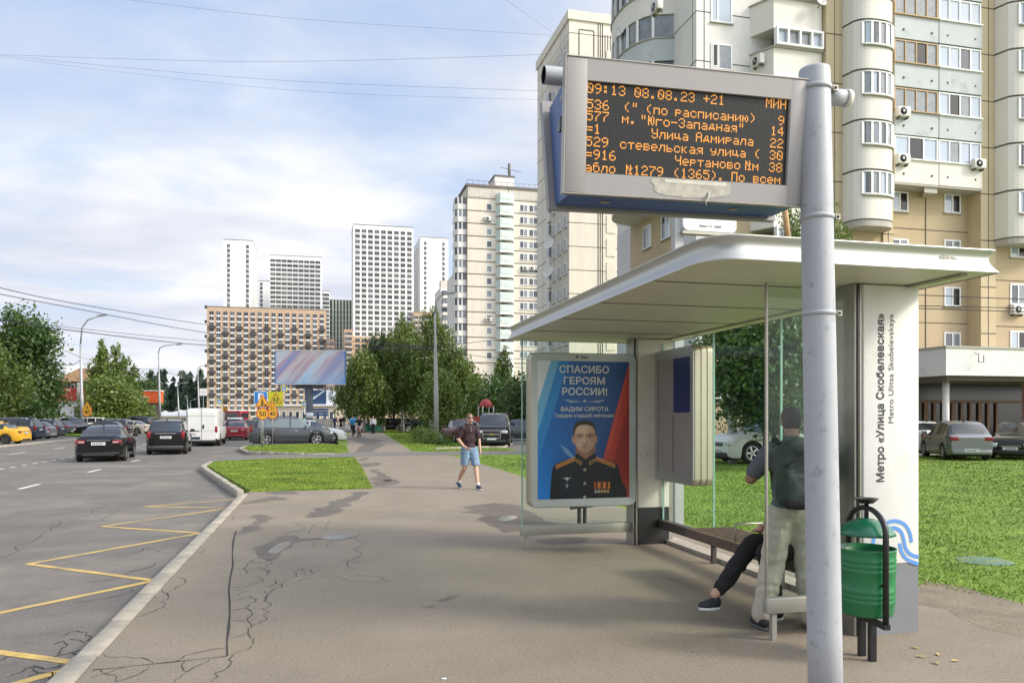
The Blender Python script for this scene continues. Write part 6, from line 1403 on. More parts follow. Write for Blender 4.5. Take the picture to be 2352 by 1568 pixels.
body += limb(aL, [.055, .043, .028])+limb(aR, [.055, .043, .028])+hand(aL[-1], (.275, -.03, .80), -1, .03)+hand(aR[-1], (-.13, -.27, .93), 1, .035)
ms(body, SKIN, 'body', wk, .0115, 2)
POLO = cloth('polo_plum', (.030, .014, .018)); DENIM = cloth('denim', (.16, .24, .34), .2)
sh_o = ms([('e', (0, 0, 1.37), (.190, .122, .155)), ('e', (0, .0, 1.17), (.172, .118, .19)), ('c', (0, .005, 1.42), .12, (0, .0, 1.49), .078), ('e', (0, 0, 1.0), (.172, .122, .10))]+limb([(.17, 0, 1.43), (.255, .04, 1.23)], [.074, .062])+limb([(-.17, 0, 1.43), (-.262, .018, 1.23)], [.074, .062]), POLO, 'polo_shirt', wk, .013, 3)
mb = MB(); mb.tube([(.068*math.cos(q), .068*math.sin(q)*.95-.004, 1.515-.02*math.sin(-q)*.5) for q in [2*math.pi*i/16 for i in range(17)]], .016, POLO, 6); 
for i in range(3): mb.lathe([(0, .003), (.007, .001)], SOLE, n=8, M=T(0, -.120+.012*(2-i)*.3, 1.455-.045*i) @ RX(90))
mb.build('collar', sh_o)
ms([('e', (0, 0, .95), (.170, .122, .11))]+limb([(.095, 0, .92), (.108, -.12, .585)], [.114, .104])+limb([(-.095, 0, .92), (-.112, .012, .585)], [.114, .104]), DENIM, 'denim_shorts', wk, .012, 2); trim(wk.children[-1] if False else last[0], .565)
mb = MB(); mb.tube([(-.155, -.02, 1.50), (-.05, -.115, 1.45), (.08, -.14, 1.3)], .0, TRIM, 4) if False else None
strap = [(.145, -.02, 1.50), (.155, -.105, 1.40), (.17, -.12, 1.25), (.175, -.09, 1.05)]; mb.tube(strap, .016, TRIM, 6); mb.build('bag_strap', wk)
hr_ = ms([('e', (0, -.012, 1.695), (.079, .097, .088)), ('e', (0, .018, 1.665), (.081, .084, .085))], HAIRB, 'hair', wk, .011, 2)
for v in hr_.data.vertices:
    if v.co.y < -.078 and v.co.z < 1.725: v.co.y = -.078
mb = MB()
for sx in (-1, 1): mb.bbox((min(sx*.008, sx*.068), -.128, 1.662), (max(sx*.008, sx*.068), -.112, 1.706), .010, DK2)
mb.box((-.07, -.126, 1.692), (.07, -.114, 1.704), DK2)
for sx in (-1, 1): mb.tube([(sx*.069, -.118, 1.692), (sx*.082, -.02, 1.685)], .005, DK2, 5)
mb.build('sunglasses', wk)
ms([('e', (0, -.083, 1.583), (.040, .030, .030)), ('e', (0, -.052, 1.60), (.060, .046, .030))], HAIRB, 'beard', wk, .010, 2)
mb = MB(); mb.tube([ankF[:2]+(.10,), ankF[:2]+(.16,)], .044, SOLE, 10); mb.tube([ankB[:2]+(.13,), (-.132, .31, .21)], .044, SOLE, 10); mb.build('sock', wk)
shoe((ankF[0], ankF[1], .10), (ankF[0], ankF[1]-.26, .115), (SHOE, SOLE), wk); shoe((ankB[0], ankB[1], .14), (ankB[0], ankB[1]-.22, .07), (SHOE, SOLE), wk)
# man standing in the shelter, seen from behind (local: back towards -y, faces +y)
st_f = AT(1738, 1432, 6.35); stp = AT(1820, 955, 6.42)
sm_ = person('man with a dark backpack and pale trousers standing behind the near glass panel', (stp.x, stp.y, 0), R(-20), 1.02)
GREYT = cloth('tshirt_slate', (.085, .10, .115)); STONE = cloth('trousers_stone', (.46, .41, .34), .08); PACK = cloth('backpack', (.030, .046, .040)); PACK2 = cloth('backpack_dark', (.012, .012, .013))
kL, fL = (-.15, .03, .50), (-.245, -.02, .10); kR, fR = (.12, .03, .50), (.15, .02, .10)
sb_ = [('e', (0, .0, 1.36), (.17, .105, .16)), ('e', (0, .0, 1.14), (.15, .10, .17)), ('e', (0, .0, .98), (.155, .11, .12)), ('c', (0, .01, 1.50), .058, (0, .03, 1.60), .056)]
hd = head((0, .05, 1.68), 1.02, True); hd = [(q[0], *[(Vector((x[0], .10-x[1], x[2])) if isinstance(x, (Vector, tuple)) and len(x) == 3 and j in ((0, 2) if q[0] == 'c' else (0,)) else x) for j, x in enumerate(q[1:])]) for q in hd]
sb_ += hd+limb([(-.095, 0, .93), kL, fL], [.09, .062, .042])+limb([(.095, 0, .93), kR, fR], [.09, .062, .042])
aL2 = [(-.19, .0, 1.43), (-.315, .08, 1.20), (-.12, .26, 1.30)]; aR2 = [(.19, 0, 1.43), (.30, .1, 1.2), (.14, .28, 1.28)]
sb_ += limb(aL2, [.06, .047, .032])+limb(aR2, [.06, .047, .032])+hand(aL2[-1], (-.03, .29, 1.40), 1)+hand(aR2[-1], (.03, .33, 1.33), -1)
ms(sb_, SKIN2, 'body', sm_, .0125, 2)
ms([('e', (0, 0, 1.37), (.195, .128, .165)), ('e', (0, .0, 1.14), (.172, .122, .20)), ('e', (0, .0, .99), (.172, .125, .09)), ('c', (0, 0, 1.44), .11, (0, .01, 1.51), .075)]+limb([(-.17, 0, 1.43), (-.285, .06, 1.265)], [.084, .070])+limb([(.17, 0, 1.43), (.265, .07, 1.28)], [.088, .074]), GREYT, 't_shirt', sm_, .014, 3)
ms([('e', (0, 0, .955), (.172, .128, .11))]+limb([(-.095, 0, .92), (-.15, .03, .50), (-.24, -.015, .115)], [.112, .098, .086])+limb([(.095, 0, .92), (.12, .03, .50), (.15, .022, .10)], [.112, .098, .086]), STONE, 'trousers', sm_, .014, 2)
ms([('e', (0, .038, 1.705), (.083, .100, .096)), ('e', (0, .025, 1.662), (.079, .075, .066))], HAIRK, 'hair', sm_, .012, 2)
bp = ms([('b', (-.165, -.30, 1.00), (.165, -.10, 1.50), .06), ('e', (0, -.22, 1.46), (.15, .11, .09)), ('b', (-.135, -.355, 1.03), (.135, -.26, 1.27), .04)], PACK, 'backpack', sm_, .014, 3)
mb = MB(); mb.tube([(-.13, -.325, 1.33), (0, -.335, 1.41), (.13, -.325, 1.33)], .007, TRIM, 5); mb.bbox((-.14, -.362, 1.0), (.14, -.28, 1.09), .03, PACK2); mb.box((.02, -.358, 1.285), (.13, -.352, 1.292), SOLE)
for i in range(3): mb.box((.07+.022*i, -.365, 1.03), (.08+.022*i, -.357, 1.085), SOLE)
mb.tube([(-.125, -.1, 1.50), (-.135, .04, 1.54), (-.14, .14, 1.40), (-.13, .06, 1.1)], .02, PACK2, 6); mb.tube([(.125, -.1, 1.50), (.135, .04, 1.54), (.14, .14, 1.40), (.13, .06, 1.1)], .02, PACK2, 6); mb.build('strap', bp)
GSOLE = mat('shoe_sole_grey', (.10, .10, .10), .7)
shoe((-.245, -.03, .10), (-.31, .20, .10), (SHOEK, GSOLE), sm_); shoe((.15, .0, .10), (.17, .25, .10), (SHOEK, GSOLE), sm_)
# man sitting on the bench (local: faces -x)
y_s = 6.1; se = person('seated man in black trousers on the shelter bench, mostly hidden behind the standing man', (4.15, y_s, 0), 0, 1.0)
BK = cloth('trousers_black', (.012, .012, .013)); TOP = cloth('jacket_black', (.016, .016, .018))
hp = .60; a1, k1, f1 = (0, -.10, hp), (-.44, -.14, .58), (-.36, -.16, .13); a2, k2, f2 = (0, .10, hp), (-.44, .08, .62), (-.86, -.02, .22)
ms([('e', (.03, 0, .78), (.12, .16, .16)), ('e', (.05, 0, 1.02), (.11, .175, .16)), ('c', (.04, 0, 1.14), .055, (.01, 0, 1.24), .055)]+[(q[0], *[(Vector((x[1]-.02, x[0], x[2])) if isinstance(x, (Vector, tuple)) and len(x) == 3 and j in ((0, 2) if q[0] == 'c' else (0, 1)) else x) for j, x in enumerate(q[1:])]) for q in [(q[0], *[Vector(z) if isinstance(z, tuple) else z for z in q[1:]]) for q in head((0, 0, 1.33))]]+limb([a1, k1, f1], [.09, .06, .04])+limb([a2, k2, f2], [.09, .06, .04])+limb([(.05, -.19, 1.08), (-.04, -.24, .84), (-.24, -.06, .74)], [.055, .045, .03])+limb([(.05, .19, 1.08), (-.06, .24, .84), (-.30, .12, .76)], [.055, .045, .03])+hand((-.24, -.06, .74), (-.30, .04, .70), 1)+hand((-.30, .12, .76), (-.42, .08, .72), -1), SKIN, 'body', se, .0125, 2)
ms([('e', (.03, 0, .66), (.14, .18, .11))]+limb([a1, k1, (-.37, -.155, .20)], [.105, .086, .068])+limb([a2, k2, (-.80, -.01, .27)], [.105, .086, .066]), BK, 'trousers', se, .0125, 2)
ms([('e', (.03, 0, .82), (.14, .18, .20)), ('e', (.05, 0, 1.03), (.13, .20, .15))]+limb([(.05, -.18, 1.08), (-.04, -.24, .85), (-.22, -.08, .745)], [.075, .066, .05])+limb([(.05, .18, 1.08), (-.06, .24, .85), (-.25, .14, .77)], [.075, .066, .05]), TOP, 'jacket', se, .014, 3)
ms([('e', (.02, 0, 1.36), (.095, .082, .085))], HAIRK, 'hair', se, .012, 2)
shoe((-.36, -.16, .10), (-.60, -.20, .10), (SHOEK, SOLE), se); shoe((-.865, -.02, .19), (-1.10, -.10, .215), (SHOEK, SOLE), se)
# passers-by, smaller in the picture but built the same way
def walker(label, loc, rz, s, top, bottom, hairm, skin=SKIN, stride=.16, longsl=True, skirt=False, group=None, extra=None, legs_bare=False):
    r = person(label, loc, rz, s, group)
    kf, af, kb, ab = (.09, -.08, .50), (.09, -stride, .09), (-.09, 0, .5), (-.09, stride, .11)
    aL, aR = [(.19, 0, 1.42), (.25, .05, 1.16), (.25, -.02, .92)], [(-.19, 0, 1.42), (-.25, .0, 1.16), (-.24, -.1, .93)]
    ms(head((0, -.02, 1.65))+[('c', (0, 0, 1.48), .055, (0, -.01, 1.57), .052), ('e', (0, 0, 1.33), (.16, .10, .16)), ('e', (0, 0, 1.05), (.145, .10, .20))]+limb([(.09, 0, .93), kf, af], [.085, .056, .038])+limb([(-.09, 0, .93), kb, ab], [.085, .056, .038])+limb(aL, [.052, .042, .028])+limb(aR, [.052, .042, .028])+hand(aL[-1], (.25, -.04, .8), -1)+hand(aR[-1], (-.23, -.15, .8), 1), skin, 'body', r, .016, 2)
    e = 2 if longsl else 1
    tp_ = [('e', (0, 0, 1.34), (.19, .125, .17)), ('e', (0, 0, 1.12), (.17, .12, .20))]
    for a_, sg in ((aL, 1), (aR, -1)):
        m = [a_[0], a_[1], tuple(Vector(a_[1]).lerp(Vector(a_[2]), .85))]; tp_ += limb(m[:e+1] if longsl else [a_[0], tuple(Vector(a_[0]).lerp(Vector(a_[1]), .7))], [.078, .066, .052])
    ms(tp_, top, 'top', r, .017, 2)
    hipb = [('e', (0, 0, .95), (.165, .12, .11))]
    if skirt: hipb += [('c', (0, 0, .9), .15, (0, 0, .55), .21)]
    else:
        q = .45 if legs_bare else .92
        hipb += limb([(.09, 0, .92), tuple(Vector((.09, 0, .92)).lerp(Vector(kf), 1 if not legs_bare else .9))]+([tuple(Vector(kf).lerp(Vector(af), q))] if not legs_bare else []), [.105, .082, .07])+limb([(-.09, 0, .92), tuple(Vector((-.09, 0, .92)).lerp(Vector(kb), 1 if not legs_bare else .9))]+([tuple(Vector(kb).lerp(Vector(ab), q))] if not legs_bare else []), [.105, .082, .07])
    ms(hipb, bottom, 'skirt' if skirt else 'trousers', r, .017, 2)
    ms([('e', (0, .005, 1.685), (.083, .10, .09)), ('e', (0, .035, 1.63), (.08, .07, .09))], hairm, 'hair', r, .014, 2)
    shoe((af[0], af[1], .10), (af[0], af[1]-.2, .10), (SHOEK, SOLE), r); shoe((ab[0], ab[1], .11), (ab[0], ab[1]-.2, .08), (SHOEK, SOLE), r)
    return r
CW = cloth('white_blouse', (.62, .62, .62), .06); CB = cloth('blue_jacket', (.03, .26, .48)); CN = cloth('navy', (.03, .05, .10)); CR = cloth('orange_red', (.42, .10, .05)); CGY = cloth('grey', (.2, .2, .2)); CPK = cloth('pink', (.5, .28, .26)); CK = cloth('black', (.014, .014, .016)); DNM = cloth('blue_denim', (.06, .10, .2))
p = G(857, 997); r = walker('woman in a white blouse and black trousers with a handbag walking on the path', (p.x, p.y, 0), R(-10), .98, CW, CK, HAIRB, stride=.1)
mb = MB(); mb.bbox((.26, -.16, .62), (.36, .10, .86), .03, CK); mb.tube([(.31, -.1, .85), (.31, -.03, 1.0), (.31, .05, .85)], .01, CK, 6); mb.build('handbag', r)
pd = 'pedestrians far along the path'
for px, py, lab, a, b2, hm, kw in ((769, 984, 'pedestrian in dark navy clothes farthest left on the path', CN, CN, HAIRK, {}), (783, 986, 'pedestrian in a black dress far along the path', CK, CK, HAIRB, dict(skirt=True)), (790, 983, 'pedestrian with a white top under a black jacket far along the path', CK, CGY, HAIRK, {}), (776, 978, 'pedestrian in a pale top farthest away on the path', CPK, CGY, HAIRB, {}), (808, 984, 'pedestrian in an orange-red top behind the cyclists', CR, DNM, HAIRB, {})):
    p = G(px, py); walker(lab, (p.x, p.y, 0), R(rnd.uniform(-20, 20)+(180 if px in (769, 808) else 0)), .98, a, b2, hm, group=pd, **kw)
p = AT(167, 955, 88); walker('man in a blue shirt standing among the cars in the car park', (p.x, p.y, RZ), R(150), 1.0, cloth('blue_shirt', (.07, .14, .28)), CN, HAIRK, stride=.03)
# bicycles and riders
def bicycle(label, loc, rz, col, wr=.30):
    r = thing('bicycle', label, 'bicycle', loc, rz, 'bicycles on the path'); FRM = paint('bike_'+col, dict(red=(.3, .04, .03), black=(.02, .02, .02))[col])
    for y in (-.50, .50):
        mb = MB(); mb.tube([(0, y+wr*math.cos(q), wr+wr*math.sin(q)) for q in [2*math.pi*i/20 for i in range(21)]], .024, TYRE, 7); o = mb.build('wheel', r)
        mb = MB()
        for i in range(8): q = math.pi*i/8; mb.tube([(0, y+wr*math.cos(q), wr+wr*math.sin(q)), (0, y-wr*math.cos(q), wr-wr*math.sin(q))], .004, CHROME, 4)
        mb.build('spoke', o)
    mb = MB(); bb = (0, .03, .30); seat = (0, .20, .78); hd_ = (0, -.36, .80)
    for a, b in ((bb, seat), (bb, hd_), (seat, hd_), (seat, (0, .5, wr)), (bb, (0, .5, wr)), (hd_, (0, -.5, wr))): mb.tube([a, b], .018, FRM, 7)
    mb.build('frame', r)
    mb = MB(); mb.tube([hd_, (0, -.34, 1.0)], .014, TRIM, 6); mb.tube([(-.29, -.26, 1.02), (-.1, -.35, 1.0), (.1, -.35, 1.0), (.29, -.26, 1.02)], .014, TRIM, 6); mb.build('handlebar', r)
    mb = MB(); mb.bbox((-.08, .08, .80), (.08, .34, .87), .03, TRIM); mb.build('saddle', r)
    mb = MB(); mb.cyl((-.05, .03, .30), .07, .1, TRIM, 12, 'x'); mb.box((-.16, .0, .14), (-.06, .08, .16), TRIM); mb.box((.06, -.02, .44), (.16, .06, .46), TRIM); mb.build('crank', r); return r
def rider(label, loc, rz, top, bottom, hairm, bag=None, bare=False):
    r = person(label, loc, rz, 1.0, 'cyclists on the path'); hp = .93
    kL, fL, kR, fR = (.11, -.28, .72), (.11, -.0, .25), (-.11, -.30, .84), (-.11, .02, .52)
    aL, aR = [(.19, -.05, 1.40), (.27, -.16, 1.2), (.28, -.28, 1.06)], [(-.19, -.05, 1.40), (-.27, -.16, 1.2), (-.28, -.28, 1.06)]
    ms(head((0, -.12, 1.62))+[('c', (0, -.06, 1.45), .055, (0, -.1, 1.54), .052), ('e', (0, -.02, 1.30), (.16, .11, .17)), ('e', (0, .1, 1.06), (.15, .12, .16))]+limb([(.09, .18, hp), kL, fL], [.09, .06, .04])+limb([(-.09, .18, hp), kR, fR], [.09, .06, .04])+limb(aL, [.052, .042, .03])+limb(aR, [.052, .042, .03])+hand(aL[-1], (.28, -.37, 1.02), -1, .05)+hand(aR[-1], (-.28, -.37, 1.02), 1, .05), SKIN, 'body', r, .016, 2)
    ms([('e', (0, -.02, 1.31), (.19, .135, .18)), ('e', (0, .08, 1.07), (.175, .145, .18))]+limb([aL[0], tuple(Vector(aL[0]).lerp(Vector(aL[1]), .8))], [.078, .07])+limb([aR[0], tuple(Vector(aR[0]).lerp(Vector(aR[1]), .8))], [.078, .07]), top, 'top', r, .017, 2)
    q = .35 if bare else .95
    ms([('e', (0, .17, .95), (.165, .15, .11))]+limb([(.09, .18, hp), tuple(Vector((.09, .18, hp)).lerp(Vector(kL), .85 if bare else 1))]+([] if bare else [tuple(Vector(kL).lerp(Vector(fL), .9))]), [.11, .085, .065])+limb([(-.09, .18, hp), tuple(Vector((-.09, .18, hp)).lerp(Vector(kR), .85 if bare else 1))]+([] if bare else [tuple(Vector(kR).lerp(Vector(fR), .9))]), [.11, .085, .065]), bottom, 'shorts' if bare else 'trousers', r, .017, 2)
    ms([('e', (0, -.09, 1.655), (.083, .10, .09))], hairm, 'hair', r, .014, 2)
    shoe((fL[0], fL[1], fL[2]), (fL[0], fL[1]-.2, fL[2]), (SHOEK, SOLE), r); shoe((fR[0], fR[1], fR[2]), (fR[0], fR[1]-.2, fR[2]), (SHOEK, SOLE), r); return r
p = G(825, 1004); bicycle('red small-wheeled bicycle ridden by the person in black', (p.x, p.y, 0), R(-14), 'red'); rider('cyclist in a black t-shirt and pale shorts riding towards the shelter', (p.x, p.y, 0), R(-14), CK, cloth('pale_shorts', (.4, .38, .35)), HAIRB, bare=True)
p = G(811, 1001); bicycle('black bicycle of the courier behind the other cyclist', (p.x, p.y, 0), R(-6), 'black'); rider('courier on a bicycle in blue jacket and dark trousers', (p.x, p.y, 0), R(-6), CB, CK, HAIRK)
bgb = thing('delivery_bag', 'bright blue square delivery bag on the courier cyclist', 'delivery bag', (p.x, p.y, 1.0), R(-6)); mb = MB(); mb.bbox((-.26, .14, .0), (.26, .56, .62), .04, CB); mb.build('bag', bgb); mb = MB(); mb.box((-.262, .138, .48), (.262, .562, .52), CW); mb.build('trim', bgb)
# ------------------------------------------------------------------ trees
def leaf_mat(name, c1, c2, trans=.35):
    m = bpy.data.materials.new(name); m.use_nodes = True; t = m.node_tree; t.nodes.clear()
    at = t.nodes.new('ShaderNodeAttribute'); at.attribute_name = 'tone'
    mx = t.nodes.new('ShaderNodeMix'); mx.data_type = 'RGBA'; mx.inputs[6].default_value = (*c1, 1); mx.inputs[7].default_value = (*c2, 1); t.links.new(at.outputs['Fac'], mx.inputs[0])
    d = t.nodes.new('ShaderNodeBsdfDiffuse'); t.links.new(mx.outputs[2], d.inputs[0]); tr = t.nodes.new('ShaderNodeBsdfTranslucent'); t.links.new(mx.outputs[2], tr.inputs[0])
    g = t.nodes.new('ShaderNodeBsdfGlossy'); g.inputs['Roughness'].default_value = .45; g.inputs[0].default_value = (.9, .95, .9, 1)
    a = t.nodes.new('ShaderNodeMixShader'); a.inputs[0].default_value = trans; t.links.new(d.outputs[0], a.inputs[1]); t.links.new(tr.outputs[0], a.inputs[2])
    b = t.nodes.new('ShaderNodeMixShader'); b.inputs[0].default_value = .05; t.links.new(a.outputs[0], b.inputs[1]); t.links.new(g.outputs[0], b.inputs[2])
    o = t.nodes.new('ShaderNodeOutputMaterial'); t.links.new(b.outputs[0], o.inputs[0]); return m
L_MAPLE = leaf_mat('leaf_maple', (.028, .066, .014), (.095, .17, .027)); L_BIRCH = leaf_mat('leaf_birch', (.070, .122, .018), (.21, .28, .048)); L_LIME = leaf_mat('leaf_young', (.075, .13, .018), (.21, .27, .045)); L_DARK = leaf_mat('leaf_dark', (.028, .062, .016), (.09, .155, .03)); L_FAR = leaf_mat('needle_far', (.024, .045, .032), (.05, .085, .055), .1)
BARK = mat('bark_grey', (.10, .085, .07), .9, var=.3, vs=6); BIRCHB = mat('bark_birch', (.55, .53, .49), .8, var=.15, vs=3, dirt='2a2724', ds=3.5, dt=(.56, .62))
def leaves(pts, per, spread, size, rs, droop=0.0, aspect=.6):
    n = len(pts)*per; base = np.repeat(np.asarray(pts), per, 0); off = rs.normal(0, 1, (n, 3))*spread
    if droop: t = rs.rand(n); off[:, 2] = -t*droop+rs.normal(0, .12, n); off[:, 0] *= (.25+.35*t); off[:, 1] *= (.25+.35*t)
    c_ = base+off; tone = np.clip(np.repeat(rs.rand(len(pts)), per)*.55+rs.rand(n)*.45, 0, 1)
    u = rs.normal(0, 1, (n, 3)); u /= np.linalg.norm(u, axis=1)[:, None]; v = rs.normal(0, 1, (n, 3)); v -= u*(u*v).sum(1)[:, None]; v /= np.linalg.norm(v, axis=1)[:, None]
    if droop: u[:, 2] -= 1.0; u /= np.linalg.norm(u, axis=1)[:, None]
    s = size*rs.uniform(.4, 1.65, n)[:, None]; w_ = v*s*aspect*.5; l_ = u*s*.5
    q = np.stack([c_-l_, c_+w_-l_*.1, c_+l_, c_-w_-l_*.1], 1).reshape(-1, 3); return q, tone
def tree(name, label, base, h, rad, lm, n_tips, per, leaf, seed, crown0=.25, shape='round', trunk=.18, bark=BARK, spread=.45, droop=0.0, group=None, stems=1, lean=(0, 0), cat='tree', squash=1.0):
    rs = np.random.RandomState(seed); rr = random.Random(seed); rt = thing(name, label, cat, base, 0, group)
    z0 = h*crown0; tips = []; lobes = []
    nl = 9+int(h*.8)
    for i in range(nl):
        f = (i+.5)/nl; z = z0+(h-z0)*f
        w_ = dict(round=math.sin(math.pi*min(1, .18+f*.80))**.7, birch=(1-f)**.42*min(1, .55+f*1.6), cone=(1-f)**.8, bush=math.sqrt(max(0, 1-(f*1.0)**2.4)))[shape]
        a = i*2.4+rr.uniform(-.5, .5); d = rad*w_*rr.uniform(.30, .72)
        lobes.append((d*math.cos(a)+lean[0]*f, d*math.sin(a)+lean[1]*f, z, rad*w_*rr.uniform(.26, .62)+.22))
    tw = np.array([l[3]**2 for l in lobes]); tw /= tw.sum(); ks = rs.choice(len(lobes), n_tips, p=tw)
    d = rs.normal(0, 1, (n_tips, 3)); d /= np.linalg.norm(d, axis=1)[:, None]; rd = rs.rand(n_tips)**.42
    lo = np.array(lobes); P = lo[ks, :3]+d*(lo[ks, 3]*rd)[:, None]*np.array([1, 1, .8*squash]); P[:, 2] = np.clip(P[:, 2], z0*.7, h*1.0)
    q, tone = leaves(P, per, spread, leaf, rs, droop)
    q[:, 2] = np.maximum(q[:, 2], .02)
    npmesh('crown', q, np.arange(len(q)).reshape(-1, 4), lm, rt, None, False, tone)
    mb = MB()
    for s in range(stems):
        ox, oy = (rr.uniform(-.35, .35)*s, rr.uniform(-.3, .3)*s); ph = rr.uniform(0, 6); top = h*(.86-.12*s)
        pts = [(ox+lean[0]*f*f+math.sin(ph+f*3)*.12*h*.08*f+ox*f*2.2, oy+lean[1]*f*f+math.cos(ph+f*2.4)*.1*h*.08*f, -.1+top*f) for f in [i/8 for i in range(9)]]
        mb.tube(pts, [trunk*(1.25 if i == 0 else 1)*(1-.80*i/8) for i in range(9)], bark, 9)
        for i in range(8):
            f = rr.uniform(crown0*.9, .85); p0 = Vector(pts[int(f*8)]); l = lobes[rr.randrange(len(lobes))]; tgt = Vector(l[:3]); tgt.z = max(tgt.z, p0.z+.4); md = (p0+tgt)/2+Vector((0, 0, .25))
            mb.tube([p0, md, tgt], [trunk*.38*(1-f*.5), trunk*.24, trunk*.07], bark, 6)
    mb.build('trunk', rt); return rt
def TB_(px, D, z=0.0): p = AT(px, 955, D); return (p.x, p.y, z)
def hgt(py, D): return H+(HOR-py)/F*D
# left group
tree('maple_tree', 'broad dark maple at the left edge beside the car park', TB_(58, 84, RZ), hgt(712, 84), 3.9, L_MAPLE, 800, 26, .34, 1, .16, 'round', .28, spread=.55)
tree('maple_tree', 'paler maple half cut off by the left edge of the car park', TB_(-25, 70, RZ), hgt(790, 70), 2.9, L_LIME, 300, 22, .3, 2, .2, 'round', .2, spread=.45)
tree('small_tree', 'short bushy tree under the dark maple', TB_(48, 76, RZ), hgt(884, 76), 2.3, L_MAPLE, 330, 24, .26, 3, .06, 'bush', .12, spread=.4)
tree('birch_tree', 'tall wispy birch between the two left street lamps', TB_(250, 112, RZ), hgt(768, 112), 4.2, L_BIRCH, 420, 22, .40, 4, .15, 'birch', .22, BIRCHB, .5, 1.6)
tree('birch_tree', 'second wispy birch crown right of the tall left birch', TB_(288, 116, RZ), hgt(812, 116), 3.0, L_BIRCH, 260, 22, .40, 5, .15, 'birch', .2, BIRCHB, .5, 1.5)
tree('small_tree', 'low spreading yellow-green tree in front of the left birches', TB_(246, 100, RZ), hgt(874, 100), 3.7, L_LIME, 560, 24, .33, 6, .05, 'bush', .16, spread=.5)
tree('small_tree', 'olive bush left of the orange canopy building', TB_(305, 106, RZ), hgt(905, 106), 3.0, L_BIRCH, 300, 22, .32, 7, .04, 'bush', .12, spread=.5)
tree('poplar_tree', 'slim far poplar behind the left street lamp', TB_(176, 175, RZ), hgt(868, 175), 1.9, L_BIRCH, 200, 20, .5, 8, .1, 'birch', .16, spread=.5)
tree('small_tree', 'distant round tree right of the left birches', TB_(330, 190, RZ), hgt(868, 190), 5.5, L_DARK, 330, 22, .6, 9, .05, 'round', .2, spread=.8)
# central birches
tree('birch_tree', 'leftmost birch of the central group, twin white stems by the path', TB_(836, 84, 0), hgt(796, 84), 3.4, L_BIRCH, 600, 32, .24, 11, .30, 'birch', .17, BIRCHB, .42, 1.9, stems=2)
tree('birch_tree', 'second birch, darker crown behind the twin-stemmed one', TB_(880, 90, 0), hgt(760, 90), 3.6, L_DARK, 460, 28, .28, 12, .28, 'round', .2, BIRCHB, .5, 1.2)
tree('birch_tree', 'tall birch with thin drooping top in the middle of the group', TB_(925, 88, 0), hgt(716, 88), 3.7, L_BIRCH, 680, 32, .24, 13, .30, 'birch', .2, BIRCHB, .42, 2.0)
tree('birch_tree', 'tallest birch behind the concrete lamp post', TB_(990, 84, 0), hgt(700, 84), 4.3, L_BIRCH, 800, 32, .24, 14, .28, 'birch', .2, BIRCHB, .42, 2.0, stems=2)
tree('birch_tree', 'rightmost drooping birch of the central group', TB_(1046, 80, 0), hgt(785, 80), 3.2, L_BIRCH, 520, 30, .24, 15, .30, 'birch', .18, BIRCHB, .42, 1.8)
tree('dark_tree', 'dark low crown filling the gap under the middle birches', TB_(905, 98, 0), hgt(850, 98), 5.6, L_DARK, 420, 26, .32, 16, .42, 'round', .2, spread=.6)
tree('dark_tree', 'dark crown behind the young tree by the lamp post', TB_(1010, 100, 0), hgt(838, 100), 5.6, L_DARK, 420, 26, .32, 17, .40, 'round', .2, spread=.6)
tree('young_tree', 'young yellow-green tree just right of the concrete lamp post', TB_(1016, 62, 0), hgt(862, 62), 1.9, L_LIME, 260, 26, .22, 18, .26, 'round', .09, spread=.34, stems=2)
tree('dark_tree', 'dark bush left of the red playground roof', TB_(1078, 84, 0), hgt(872, 84), 3.0, L_MAPLE, 380, 26, .28, 19, .05, 'bush', .15, spread=.5)
tree('dark_tree', 'dark bush behind the large black car', TB_(1158, 76, 0), hgt(880, 76), 3.2, L_MAPLE, 420, 26, .26, 20, .05, 'bush', .15, spread=.5)
tree('dark_tree', 'dense bush between the black cars and the poster', TB_(1215, 70, 0), hgt(868, 70), 2.6, L_DARK, 340, 26, .26, 21, .05, 'bush', .15, spread=.5)
tree('birch_tree', 'slim birch in front of the mint balcony flats', TB_(1158, 96, 0), hgt(792, 96), 1.9, L_BIRCH, 230, 26, .27, 22, .2, 'birch', .12, BIRCHB, .4, 1.5)
tree('low_shrub', 'low olive shrub on the lawn left of the walking man', TB_(968, 52, 0), .95, .75, L_BIRCH, 90, 24, .10, 23, .05, 'bush', .03, spread=.17, cat='shrub')
tree('low_shrub', 'shrub clump on the lawn edge beside the concrete lamp post', TB_(990, 49.5, 0), .70, .7, L_BIRCH, 80, 24, .09, 24, .05, 'bush', .03, spread=.16, cat='shrub')
tree('low_shrub', 'tiny shrub nearest the kerb of the far lawn', TB_(1013, 47, 0), .45, .35, L_MAPLE, 40, 22, .08, 25, .05, 'bush', .02, spread=.1, cat='shrub')
